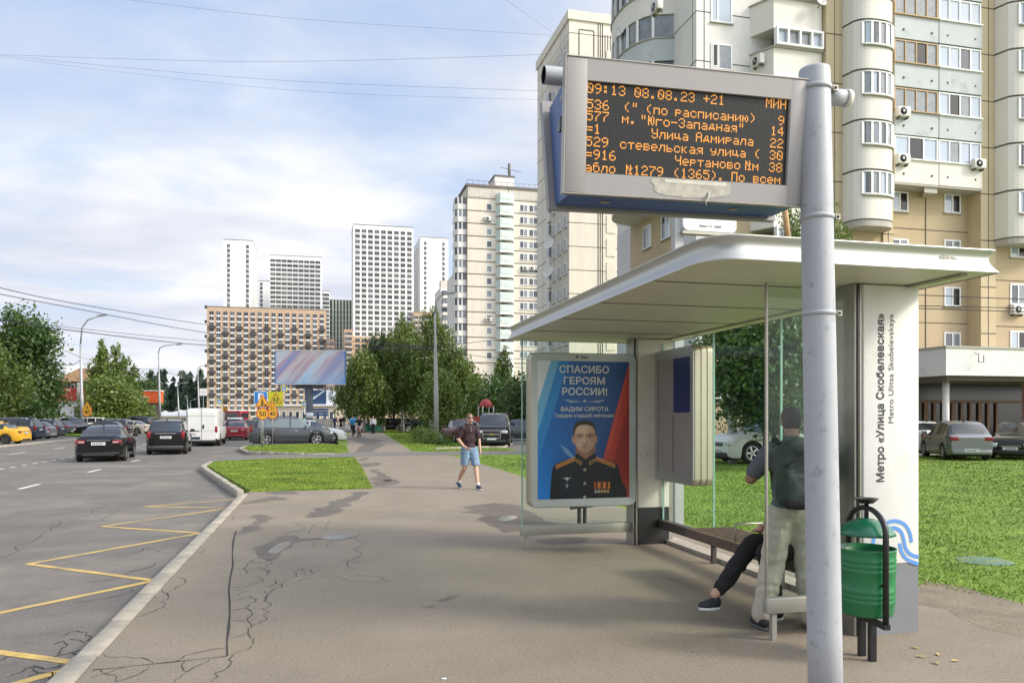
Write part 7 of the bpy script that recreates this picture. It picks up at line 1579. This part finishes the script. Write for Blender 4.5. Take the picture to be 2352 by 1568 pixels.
# behind the shelter
tree('chestnut_tree', 'dense leafy tree on the lawn seen through the shelter glass', TB_(1758, 25.5, 0), hgt(705, 25.5), 2.0, L_MAPLE, 600, 34, .15, 31, .31, 'round', .12, spread=.24)
tree('chestnut_tree', 'second leafy tree on the lawn behind the near glass panel', TB_(1890, 27.5, 0), hgt(715, 27.5), 1.9, L_MAPLE, 520, 32, .15, 32, .32, 'round', .12, spread=.24)
tree('dark_tree', 'dark trees shading the yard behind the shelter tree', TB_(1800, 36, 0), hgt(700, 36), 3.2, L_DARK, 520, 28, .22, 33, .22, 'round', .16, spread=.4)
tree('birch_tree', 'birch with drooping twigs rising above the shelter roof by the pole', TB_(1905, 33, 0), hgt(452, 33), 1.75, L_BIRCH, 420, 34, .13, 34, .25, 'birch', .13, BIRCHB, .26, 1.3, stems=1)
tree('birch_tree', 'thin birch top left of the pole above the shelter roof', TB_(1815, 35, 0), hgt(455, 35), 1.15, L_BIRCH, 240, 34, .13, 35, .3, 'birch', .12, BIRCHB, .22, 1.2)
# far wood along the horizon: nobody could count it
rs = np.random.RandomState(77); V = []; tn = []
for i in range(520):
    px = rs.uniform(-260, 520); D = rs.uniform(420, 640); p = AT(px, 955, D); hh = rs.uniform(17, 25)+(3 if px > 340 else -3); r0 = rs.uniform(2.2, 3.6); t_ = rs.rand(); n = 34
    zz_ = hh*(.22+.78*rs.rand(n)**.8); rr_ = r0*(1.08-zz_/hh)*1.15; a = rs.rand(n)*6.283
    cc_ = np.stack([p.x+rr_*np.cos(a)*.6, p.y+rr_*np.sin(a)*.6, zz_-.3], 1); s = rs.uniform(1.1, 2.3, (n, 1)); d1 = np.stack([np.cos(a+1.2), np.sin(a+1.2), rs.uniform(-.5, -.1, n)], 1)*s; d2 = np.stack([rs.uniform(-.4, .4, n), rs.uniform(-.4, .4, n), np.full(n, 1.5)], 1)*s
    V.append(np.stack([cc_-d1, cc_+d1, cc_+d2], 1).reshape(-1, 3)); tn.append(np.clip(t_*.6+rs.rand(n)*.4, 0, 1))
V = np.concatenate(V); npmesh('far_forest', V, np.arange(len(V)).reshape(-1, 3), L_FAR, None, 'stuff', False, np.concatenate(tn))
# ------------------------------------------------------------------ street lamps, signs, billboard, wires
GALV = mat('galvanised_steel', (.36, .365, .37), .5, .5, var=.08, vs=3); CONC = mat('concrete', (.36, .345, .32), .9, var=.1, vs=3); LAMPG = mat('lamp_lens', (.6, .6, .58), .25)
def lamp(label, px, D, ytop, xtip, ytip, r=.11, m=GALV, z=RZ, grp='street lamps', bent=True):
    p = AT(px, 955, D); top = AT(px-4, ytop, D); tip = AT(xtip, ytip, D); b0 = Vector((p.x, p.y, z)); rt = thing('street_lamp', label, 'street lamp', b0, 0, grp)
    t_, e = top-b0, tip-b0; mb = MB(); hz = t_.z
    mb.tube([(0, 0, 0), t_*.42, t_*.43, t_*.72, t_*.73, t_], [r*1.25, r*1.2, r, r*.9, r*.62, r*.55], m, 12); mb.build('pole', rt)
    mb = MB(); hv = Vector((e.x-t_.x, e.y-t_.y, 0)); pts = [t_, t_+Vector((0, 0, (e.z-t_.z)*.55))+hv*.06, t_+Vector((0, 0, (e.z-t_.z)*.82))+hv*.3, e-hv*.12]; mb.tube(pts, r*.45, GALV, 8); mb.build('arm', rt)
    ang = math.atan2(hv.y, hv.x); mb = MB(); mb.bbox((-.55, -.16, -.09), (.35, .16, .06), .05, GALV, T(*e) @ Matrix.Rotation(ang, 4, 'Z') @ RY(-8)); mb.box((-.5, -.13, -.115), (.28, .13, -.091), LAMPG, T(*e) @ Matrix.Rotation(ang, 4, 'Z') @ RY(-8)); mb.build('lamp_head', rt)
    return rt
lamp('tall street lamp standing on the small grass island in the left car park', 189, 83, 790, 238, 723, .17)
lamp('second street lamp beside the orange canopy building', 368, 108, 810, 413, 790, .15)
lamp('third street lamp in front of the beige block edge', 458, 155, 850, 478, 838, .15)
lamp('slim lamp left of the third street lamp, before the forest', 412, 150, 890, 428, 878, .13)
lamp('far thin lamp among the trees behind the orange canopy', 360, 200, 905, 348, 888, .13); lamp('far short lamp before the forest edge', 434, 230, 918, 426, 909, .13); lamp('farther short lamp just left of the third street lamp', 441, 260, 925, 448, 917, .13)
lamp('concrete lamp post on the lawn with curved arm, grey painted foot', 1003, 57, 720, 1034, 672, .145, CONC, 0)
p = AT(1102, 955, 100); rt = thing('park_lamp', 'slim dark park lamp before the mint balcony flats', 'lamp', (p.x, p.y, 0)); mb = MB(); mb.tube([(0, 0, 0), (0, 0, hgt(862, 100))], .07, DARKR, 8); mb.build('pole', rt); mb = MB(); mb.lathe([(0, .5), (.25, .3), (.3, 0), (0, -.1)], DARKR, c=(-.3, 0, hgt(860, 100)-.2), n=12); mb.build('lamp_head', rt)
# billboard with a blurred print
def print_mat():
    m = mat('billboard_print', (.3, .3, .4), .5); t = m.node_tree; p = t.nodes['Principled BSDF']; c_ = t.nodes.new('ShaderNodeTexCoord'); mp = t.nodes.new('ShaderNodeMapping'); mp.inputs['Rotation'].default_value = (0, R(47), 0); t.links.new(c_.outputs['Object'], mp.inputs[0])
    mp2 = t.nodes.new('ShaderNodeMapping'); mp2.inputs['Scale'].default_value = (.10, 1, .75); t.links.new(mp.outputs[0], mp2.inputs[0])
    n = t.nodes.new('ShaderNodeTexNoise'); n.inputs['Scale'].default_value = 1.1; n.inputs['Detail'].default_value = 3; t.links.new(mp2.outputs[0], n.inputs['Vector'])
    r = t.nodes.new('ShaderNodeValToRGB'); e = r.color_ramp.elements
    cs = [(.26, '6f7fc4'), (.37, '9a9fc6'), (.45, 'c4a3b0'), (.52, 'd0cccb'), (.60, 'c6d6e8'), (.72, '6ea2d4')]
    while len(e) < len(cs): e.new(.5)
    for q, (po, h_) in zip(e, cs): q.position = po; q.color = (*lin(h_), 1)
    t.links.new(n.outputs[0], r.inputs[0]); s = t.nodes.new('ShaderNodeSeparateXYZ'); t.links.new(c_.outputs['Object'], s.inputs[0]); sx = t.nodes.new('ShaderNodeMath'); sx.operation = 'MULTIPLY_ADD'; sx.inputs[1].default_value = -.42; t.links.new(s.outputs[0], sx.inputs[0]); t.links.new(s.outputs[2], sx.inputs[2])
    mr = t.nodes.new('ShaderNodeMapRange'); mr.inputs[1].default_value = .3; mr.inputs[2].default_value = -2.4; mr.inputs[3].default_value = 0; mr.inputs[4].default_value = .7; t.links.new(sx.outputs[0], mr.inputs[0])
    mx = t.nodes.new('ShaderNodeMix'); mx.data_type = 'RGBA'; t.links.new(mr.outputs[0], mx.inputs[0]); t.links.new(r.outputs[0], mx.inputs[6])
    n2 = t.nodes.new('ShaderNodeTexNoise'); n2.inputs['Scale'].default_value = .9; t.links.new(mp2.outputs[0], n2.inputs['Vector']); r2 = t.nodes.new('ShaderNodeValToRGB'); e2 = r2.color_ramp.elements; e2[0].position = .35; e2[0].color = (*lin('5596d2'), 1); e2[1].position = .65; e2[1].color = (*lin('a9cbe6'), 1); t.links.new(n2.outputs[0], r2.inputs[0]); t.links.new(r2.outputs[0], mx.inputs[7]); t.links.new(mx.outputs[2], p.inputs['Base Color']); return m
BBL = mat('billboard_rim_blue', (.10, .28, .60), .5); BBG = mat('billboard_post', (.10, .11, .13), .6)
D = 68; a, b = AT(632, 883, D), AT(793.5, 883, D); tz = AT(632, 804, D).z; ctr = (a+b)/2; ang = math.atan2(b.y-a.y, b.x-a.x)
pp = AT(711, 955, D+.5); bb = thing('billboard', 'large billboard with a blurred blue and pink print on a single post', 'billboard', (pp.x, pp.y, RZ), ang); ic = Matrix.Rotation(-ang, 3, 'Z') @ (ctr-Vector((pp.x, pp.y, RZ))); Wb = (b-a).length/2; hb = tz-a.z; zb = a.z-RZ
mb = MB(); mb.box((ic.x-Wb, ic.y-.05, zb), (ic.x+Wb, ic.y+.45, zb+hb), BBG); mb.build('case', bb)
mb = MB(); mb.add([(-Wb+.06, -.06, -hb/2+.06), (Wb-.06, -.06, -hb/2+.06), (Wb-.06, -.06, hb/2-.06), (-Wb+.06, -.06, hb/2-.06)], [(0,1,2,3)], print_mat()); o = mb.build('print', bb); o.location = (ic.x, ic.y, zb+hb/2)
mb = MB()
for lo, hi in (((-Wb, -.1, 0), (Wb, -.051, .07)), ((-Wb, -.1, hb-.07), (Wb, -.051, hb))): mb.box((ic.x+lo[0], ic.y+lo[1], zb+lo[2]), (ic.x+hi[0], ic.y+hi[1], zb+hi[2]), FLG)
for x in (-Wb, Wb-.07): mb.box((ic.x+x, ic.y-.1, zb+.071), (ic.x+x+.07, ic.y-.051, zb+hb-.071), BBL)
mb.box((ic.x-Wb+.07, ic.y-.101, zb+.071), (ic.x+Wb-.07, ic.y-.062, zb+.12), BBL); mb.build('rim', bb)
mb = MB(); mb.tube([(0, 0, 0), (0, 0, zb-.1)], .30, BBG, 16); mb.box((-1.2, -.2, zb-.35), (1.2, .35, zb-.001), BBG); mb.tube([(0, 0, 1.7), (0, 0, 2.2)], .315, FLG, 16); mb.build('post', bb)
# road signs
SY = mat('sign_yellow', (.74, .38, .02), .5); SR = mat('sign_red', (.45, .06, .03), .5); SB_ = mat('sign_blue', (.02, .17, .50), .5); SLM = mat('sign_fluorescent', (.60, .56, .02), .5); SK = mat('sign_black', (.02, .02, .02), .6); SW = mat('sign_white', (.7, .7, .7), .5)
def plate(mb, pts, m, y, th=.02, M=None): mb.prism(pts, 0, th, m, (M or T(0, 0, 0)) @ T(0, y+th, 0) @ UP) if False else mb.add([(x, y, z) for x, z in pts]+[(x, y+th, z) for x, z in pts], [tuple(range(len(pts))), tuple(reversed(range(len(pts), 2*len(pts))))]+[(i, i+len(pts), (i+1) % len(pts)+len(pts), (i+1) % len(pts)) for i in range(len(pts))], m)
def circ(x, z, r, n=28): return [(x+r*math.cos(2*math.pi*i/n), z+r*math.sin(2*math.pi*i/n)) for i in range(n)]
def tri(x, z, s): return [(x-s/2, z-s*.29), (x+s/2, z-s*.29), (x, z+s*.58)]
def square_(x, z, s): return [(x-s/2, z-s/2), (x+s/2, z-s/2), (x+s/2, z+s/2), (x-s/2, z+s/2)]
def sign(label, px, D, zb, items, group='road signs', h=None, r=.035, name='road_sign'):
    p = AT(px, 955, D); rt = thing(name, label, 'road sign', (p.x, p.y, zb), R(-HEAD)*.4, group)
    mb = MB(); hz = max(i[2] for i in items)-zb if h is None else h; mb.tube([(0, .06, 0), (0, .06, hz)], r, GALV, 8); mb.build('post', rt)
    for it in items:
        k, x, z, s, txt = it; z -= zb; mb = MB()
        if k == 'limit': plate(mb, circ(x, z, s/2), SR, -.0); plate(mb, circ(x, z, s/2*.84), SY, -.006); add_text(mb, txt, s*.60, SK, T(x, -.0085, z-s*.20) @ UP, s*.012)
        elif k in ('work', 'narrow'):
            plate(mb, tri(x, z, s), SR, 0); plate(mb, tri(x, z, s*.80), SY, -.006)
            if k == 'work':
                for q in ([(-.05,.20),(-.10,.14),(-.02,.10),(.02,.17)], [(-.06,.12),(.02,.14),(.0,-.05),(-.08,-.02)], [(-.08,-.02),(.0,-.05),(-.08,-.22),(-.14,-.22)], [(-.02,-.03),(.04,-.05),(.06,-.22),(.0,-.22)], [(.0,.10),(.16,-.18),(.19,-.17),(.03,.13)], [(.10,-.22),(.30,-.22),(.22,-.12),(.16,-.14)]): plate(mb, [(x+a*s, z+b*s) for a, b in q], SK, -.012)
                plate(mb, circ(x-.02*s, z+.25*s, .035*s, 10), SK, -.012)
            else:
                for q in ([(-.13,-.22),(-.06,-.22),(-.05,.18),(-.09,.18)], [(.04,-.22),(.11,-.22),(.11,-.06),(.06,.18),(.02,.18),(.05,-.06)]): plate(mb, [(x+a*s, z+b*s) for a, b in q], SK, -.012)
        elif k == 'parking': plate(mb, square_(x, z, s), SW, 0); plate(mb, square_(x, z, s*.92), SB_, -.006); add_text(mb, 'P', s*.95, SW, T(x, -.0085, z-s*.33) @ UP, s*.02)
        elif k == 'school':
            plate(mb, square_(x, z, s), SLM, .03); plate(mb, tri(x, z-.05*s, s*.86), SR, .022); plate(mb, tri(x, z-.05*s, s*.66), SLM, .016)
            for ox in (-.09, .10):
                plate(mb, circ(x+ox*s, z+.06*s, .035*s, 10), SK, .01)
                for q in ([(-.05,.02),(.05,.02),(.04,-.10),(-.04,-.10)], [(-.04,-.10),(.01,-.10),(-.06,-.2),(-.1,-.2)], [(0,-.10),(.04,-.10),(.1,-.17),(.07,-.2)]): plate(mb, [(x+(ox+a)*s, z+b*s) for a, b in q], SK, .01)
        elif k == 'cross':
            plate(mb, square_(x, z, s*1.15), SLM, .01); plate(mb, square_(x, z, s*.85), SB_, .004); plate(mb, tri(x, z-.05*s, s*.66), SW, -.002); plate(mb, [(x-.06*s, z-.2*s), (x+.06*s, z-.2*s), (x+.03*s, z+.12*s), (x-.03*s, z+.12*s)], SK, -.008)
        elif k == 'plain': plate(mb, square_(x, z, s), SW, 0); plate(mb, [(x-s*.3, z-.05*s), (x+s*.3, z-.05*s), (x+s*.3, z+.0*s), (x-s*.3, z+.0*s)], SK, -.006)
        elif k == 'disc': plate(mb, circ(x, z, s/2), SW, 0)
        mb.build('sign_plate', rt)
    return rt
D = 42.5; zA = lambda py, D: H+(HOR-py)/F*D
sg = lambda px, px0, D: (px-px0)*D/F
sign('double yellow sign stack: road works over 50, on a post in the island', 603, D, .0, [('work', 0, zA(924, D), sg(640, 607, D)*1.02, ''), ('limit', 0, zA(950, D), .66, '50')])
sign('blue parking sign with a white P behind the road works sign', 599, 44.5, .0, [('parking', 0, zA(913, 44.5), .75, '')])
sign('narrow-road triangle over a yellow 40, right of the 50 sign', 626, 49, .0, [('narrow', 0, zA(936, 49), .68, ''), ('limit', 0, zA(950, 49), .64, '40')])
sign('fluorescent school children sign above the narrow-road triangle', 633, 53, .0, [('school', 0, zA(916, 53), .98, '')])
sign('narrow-road triangle over a yellow 40 beside the left street lamp', 200, 78, RZ, [('narrow', 0, zA(934, 78), 1.0, ''), ('limit', 0, zA(946, 78), .92, '40')])
sign('round no-entry sign back by the low white building', 128, 100, RZ, [('disc', 0, zA(935, 100), .75, '')])
sign('small white sign board on a post before the beige block', 467, 140, RZ, [('plain', 0, zA(900, 140), 1.3, '')])
cg = 'pedestrian crossing signs at the crossroads'
sign('pedestrian crossing sign at the left of the crossroads', 504, 150, RZ, [('cross', 0, zA(922, 150), .95, '')], cg); sign('pedestrian crossing sign hung high below the billboard', 652, 140, RZ, [('cross', 0, zA(893, 140), .9, '')], cg); sign('pedestrian crossing sign above the green traffic light', 700, 130, RZ, [('cross', 0, zA(927, 130), .9, '')], cg)
sign('far road works triangle above the white van', 516, 112, RZ, [('work', 0, zA(940, 112), .9, '')])
# traffic light, green
p = AT(699, 955, 128); tl = thing('traffic_light', 'traffic light showing green to the right of the yellow signs', 'traffic light', (p.x, p.y, RZ), 0); mb = MB(); mb.tube([(0, 0, 0), (0, 0, 3.3)], .07, GALV, 8); mb.build('post', tl); mb = MB(); mb.bbox((-.2, -.15, 1.2), (.2, .15, 2.15), .04, SK); mb.build('housing', tl); mb = MB(); mb.lathe([(0, .02), (.13, 0)], mat('green_lamp', (.02, .5, .35), .4, emit=(.05, .9, .6), es=1.2), n=14, M=T(0, -.16, 1.42) @ RX(90)); mb.build('lamp', tl)
p = AT(591, 955, 190); tl = thing('traffic_light', 'dark traffic light on a long arm before the beige block', 'traffic light', (p.x, p.y, RZ), 0); mb = MB(); mb.tube([(1.9, 0, 0), (1.9, 0, 7.0)], .1, GALV, 8); mb.tube([(1.9, 0, 6.8), (-.3, 0, 6.4)], .06, GALV, 6); mb.build('post', tl); mb = MB(); mb.bbox((-.3, -.2, 5.6), (.2, .2, 6.7), .05, SK); mb.build('housing', tl)
# green boxes, playground, barriers
for px, lab in ((845, 'green planter box at the path edge left of the woman'), (862, 'green planter box behind the woman in white')):
    p = AT(px, 955, 92); rt = thing('planter_box', lab, 'planter', (p.x, p.y, 0), .1, 'green boxes by the path'); GB_ = mat('green_box_paint', (.03, .30, .20), .5, var=.06, vs=2); mb = MB(); mb.bbox((-.55, -.4, 0), (.55, .4, .9), .04, GB_); mb.build('box', rt); mb = MB(); mb.box((-.58, -.43, .86), (.58, .43, .93), BINL); mb.build('rim', rt)
p = AT(1116, 955, 68); pg = thing('playground_tower', 'playground tower with a red dome roof behind the black car', 'play structure', (p.x, p.y, 0), .2); PR = mat('play_red', (.42, .05, .05), .5); PW_ = mat('play_white', (.6, .58, .55), .5)
mb = MB(); mb.lathe([(0, 3.25), (.25, 3.2), (.5, 2.95), (.62, 2.55), (.60, 2.52), (0, 2.6)], PR, n=12); mb.build('roof', pg)
for x, y in ((-.5, -.5), (.5, -.5), (-.5, .5), (.5, .5)): mb = MB(); mb.tube([(x, y, 0), (x, y, 2.6)], .05, PW_, 6); mb.build('post', pg)
mb = MB(); mb.box((-.6, -.6, 1.2), (.6, .6, 1.28), PW_)
for i in range(7): mb.box((-.58+.18*i, -.6, 1.28), (-.53+.18*i, -.57, 1.9), PR)
mb.box((-1.9, -.55, 1.2), (-.7, -.5, 1.7), PR); mb.box((.7, -.55, 1.2), (2.2, -.5, 1.3), PW_)
for i in range(6): mb.box((.75+.25*i, -.55, 1.3), (.80+.25*i, -.5, 2.0), PR)
mb.build('platform', pg)
FNC = mat('fence_beige', (.42, .37, .27), .85, var=.12, vs=1.5)
for (xa, xb, D_, zt_, lab, m_) in ((368, 428, 112, 1.9, 'beige slatted site fence right of the left car park', FNC), (300, 372, 118, 1.7, 'pale site fence behind the black off-road car', FNC), (690, 770, 118, 1.5, 'pale stone barrier below the shop at the crossroads', mat('stone_barrier', (.36, .33, .29), .9, var=.15, vs=2))):
    a, b = AT(xa, 955, D_), AT(xb, 955, D_); rt = thing('fence', lab, 'fence', (a.x, a.y, RZ), math.atan2(b.y-a.y, b.x-a.x)); L_ = (b-a).length; mb = MB(); n = max(4, int(L_/.28))
    for i in range(n): mb.box((L_*i/n+.02, -.03, .1), (L_*(i+1)/n-.04, .03, zt_), m_)
    for z in (.3, zt_-.3): mb.box((0, .031, z), (L_, .08, z+.1), m_)
    mb.build('slat_panel', rt); mb = MB()
    for i in range(0, n+1, 8): mb.box((L_*i/n-.06, .08, 0), (L_*i/n+.06, .2, zt_), CONC)
    mb.build('post', rt)
for px, D_, lab in ((653, 122, 'white and red striped road-works barrier at the left'), (694, 120, 'red and white striped road-works barrier at the right')):
    p = AT(px, 955, D_); rt = thing('barrier_board', lab+' of the crossroads', 'barrier', (p.x, p.y, RZ), 0, 'striped road-works boards'); mb = MB()
    for i in range(6): mb.box((-1.5+.5*i, 0, .3), (-1.02+.5*i, .05, 1.1), SR if i % 2 else SW)
    mb.build('board', rt); mb = MB(); mb.box((-1.4, -.2, 0), (-1.2, .3, .3), SK); mb.box((1.2, -.2, 0), (1.4, .3, .3), SK); mb.build('foot', rt)
p = AT(732, 955, 125); rt = thing('direction_sign', 'dark blue stacked direction sign below the shop', 'sign', (p.x, p.y, RZ), 0); mb = MB(); [mb.box((-1.6+.1*(i % 2), 0, 1.9+.42*i), (1.5, .06, 2.25+.42*i), MUR) for i in range(3)]; mb.build('sign_plate', rt); mb = MB(); mb.tube([(-.6, .1, 0), (-.6, .1, 3.1)], .06, GALV, 6); mb.tube([(.8, .1, 0), (.8, .1, 3.1)], .06, GALV, 6); mb.build('post', rt)
p = AT(568, 955, 150); rt = thing('portable_toilet', 'bright blue cabin at the roadside beyond the queue', 'cabin', (p.x+4, p.y, RZ), 0); mb = MB(); mb.bbox((-.9, -.9, 0), (.9, .9, 2.5), .08, SB_); mb.build('body', rt); mb = MB(); mb.bbox((-.95, -.95, 2.51), (.95, .95, 2.8), .1, FLG); mb.build('roof', rt)
# concrete post behind the shelter tree, drain grates, hatch, leaves
p = AT(1682, 955, 29.0); rt = thing('utility_post', 'pale concrete utility post on the lawn seen through the back glass', 'post', (p.x, p.y, 0)); mb = MB(); mb.box((-.13, -.13, 0), (.13, .13, 6.2), CONC); mb.build('shaft', rt); mb = MB(); mb.tube([(.12, -.11, 6), (.2, -.15, 4), (.5, -.2, 3.2), (1.1, -.1, 4.1), (1.6, 0, 5.2)], .014, FLG, 5); mb.build('cable', rt)
p = G(550, 1092, RZ); mb = MB()
for i in range(7): mb.box((-.35+.1*i, -.22, 0), (-.29+.1*i, .22, .012), TRIM)
mb.box((-.38, -.25, 0), (.38, -.222, .012), DARKR); mb.box((-.38, .222, 0), (.38, .25, .012), DARKR); o = mb.build('drain_grate'); o.location = (p.x, p.y, RZ+.002); tag(o, 'iron drain grate in the road beside the grass island', 'drain')
p = G(2262, 1287); mb = MB(); mb.lathe([(0, .008), (.28, .007), (.31, .0)], mat('hatch_teal', (.09, .19, .16), .8, var=.3, vs=6, dirt='6f7a4a', ds=5, dt=(.42, .6)), n=22); o = mb.build('utility_hatch'); o.location = (p.x, p.y, .0); tag(o, 'worn turquoise round hatch cover in the lawn', 'hatch')
LEAFY = mat('dry_leaf', (.45, .33, .14), .8)
for i, (x, y) in enumerate(((1253,1427),(1355,1416),(1441,1451),(1343,1464),(1230,1380))):
    p = G(1583+x/2.363, 904.6+(y)/2.363); rs_ = random.Random(i); mb = MB(); mb.add([(-.035, 0, .004), (0, -.018, .010), (.04, .004, .006), (.005, .02, .014)], [(0,1,2),(0,2,3)], LEAFY, False, RZm(rs_.uniform(0, 360))); o = mb.build('fallen_leaf'); o.location = (p.x, p.y, .002)
    tag(o, 'small yellow fallen leaf on the asphalt right of the litter bin', 'leaf', 'fallen leaves by the bin')
p = G(1013, 1560); mb = MB(); mb.cyl((0, 0, .006), .0055, .035, FLG, 8, 'x'); o = mb.build('cigarette_end'); o.location = (p.x, p.y, 0); tag(o, 'white cigarette end on the asphalt at the bottom of the view', 'cigarette end')
# wires
WIRE = mat('wire_black', (.02, .02, .022), .6); WIREG = mat('wire_grey', (.16, .165, .18), .6)
def wire(label, pts, r, m=WIRE, sag=0.0, name='overhead_wire', grp='overhead wires'):
    P = [AT(*p) for p in pts]; base = P[0].copy(); sp = smooth([tuple(p) for p in P], 8) if len(P) > 2 else [P[0].lerp(P[1], i/16) for i in range(17)]
    n = len(sp)-1; sp = [Vector(p)-base-Vector((0, 0, sag*4*(i/n)*(1-i/n))) for i, p in enumerate(sp)]
    mb = MB(); mb.tube(sp, r, m, 5); o = mb.build(name); o.location = base; tag(o, label, 'wire', grp); return o
wire('topmost thick black wire crossing from the left edge to the beige block', [(-60, 646, 52), (145, 692, 62), (475, 746, 84), (720, 778, 100), (1003, 796, 57.2)], .030)
wire('second thick black wire below the topmost one at the left', [(-60, 664, 52), (145, 703, 62), (475, 764, 84), (720, 790, 100), (1003, 798, 57.2)], .030)
wire('thin third wire crossing in front of the left maple', [(-60, 722, 52), (150, 751, 62), (475, 783, 84), (720, 797, 100), (1000, 801, 57.4)], .020)
wire('lowest thick wire crossing in front of the left maple', [(-60, 727, 52), (150, 757, 62), (475, 793, 84), (720, 801, 100), (1004, 803, 57.4)], .036)
wire('wire from the concrete lamp post towards the right, upper', [(1003, 796, 56.8), (1140, 780, 60), (1300, 762, 64)], .020); wire('wire from the concrete lamp post towards the right, lower', [(1003, 801, 56.6), (1120, 820, 60), (1300, 828, 64)], .020)
wire('pair wire sloping right below the mint balconies', [(1003, 806, 56.6), (1110, 836, 60), (1300, 850, 64)], .016)
wire('short wires tied between the left lamp and the maple', [(186, 822, 83), (150, 806, 84), (120, 812, 85)], .025); wire('looped wire end hanging at the left street lamp', [(186, 826, 83), (165, 838, 84), (140, 835, 85)], .03)
wire('wires between the left lamp and the second lamp', [(186, 820, 83), (280, 846, 95), (368, 846, 108)], .02); wire('wire from the second lamp to the third lamp', [(369, 848, 108), (410, 862, 130), (458, 868, 155)], .03)
wire('uppermost thin grey wire across the sky to the cream block', [(262, -4, 70), (700, 45, 78), (1280, 82, 88)], .014, WIREG); wire('nearly level grey wire across the upper sky', [(-60, 124, 95), (600, 142, 92), (1270, 125, 88)], .016, WIREG)
wire('grey wire sagging below the level one', [(-60, 122, 95), (600, 182, 92), (1258, 210, 88)], .016, WIREG); wire('faintest grey wire lowest across the sky', [(-60, 124, 95), (640, 205, 92), (1258, 230, 88)], .012, WIREG); wire('short grey wire running up from the cream block roof', [(1276, 80, 88), (1150, -8, 80)], .014, WIREG)
for i, (ya, yb, lab) in enumerate(((677, 690, 'upper'), (702, 709, 'middle'), (708, 718, 'lower'))): wire(lab+' of three dark wires before the ochre wall at the right', [(2100, ya, 24), (2420, yb, 24)], .014)
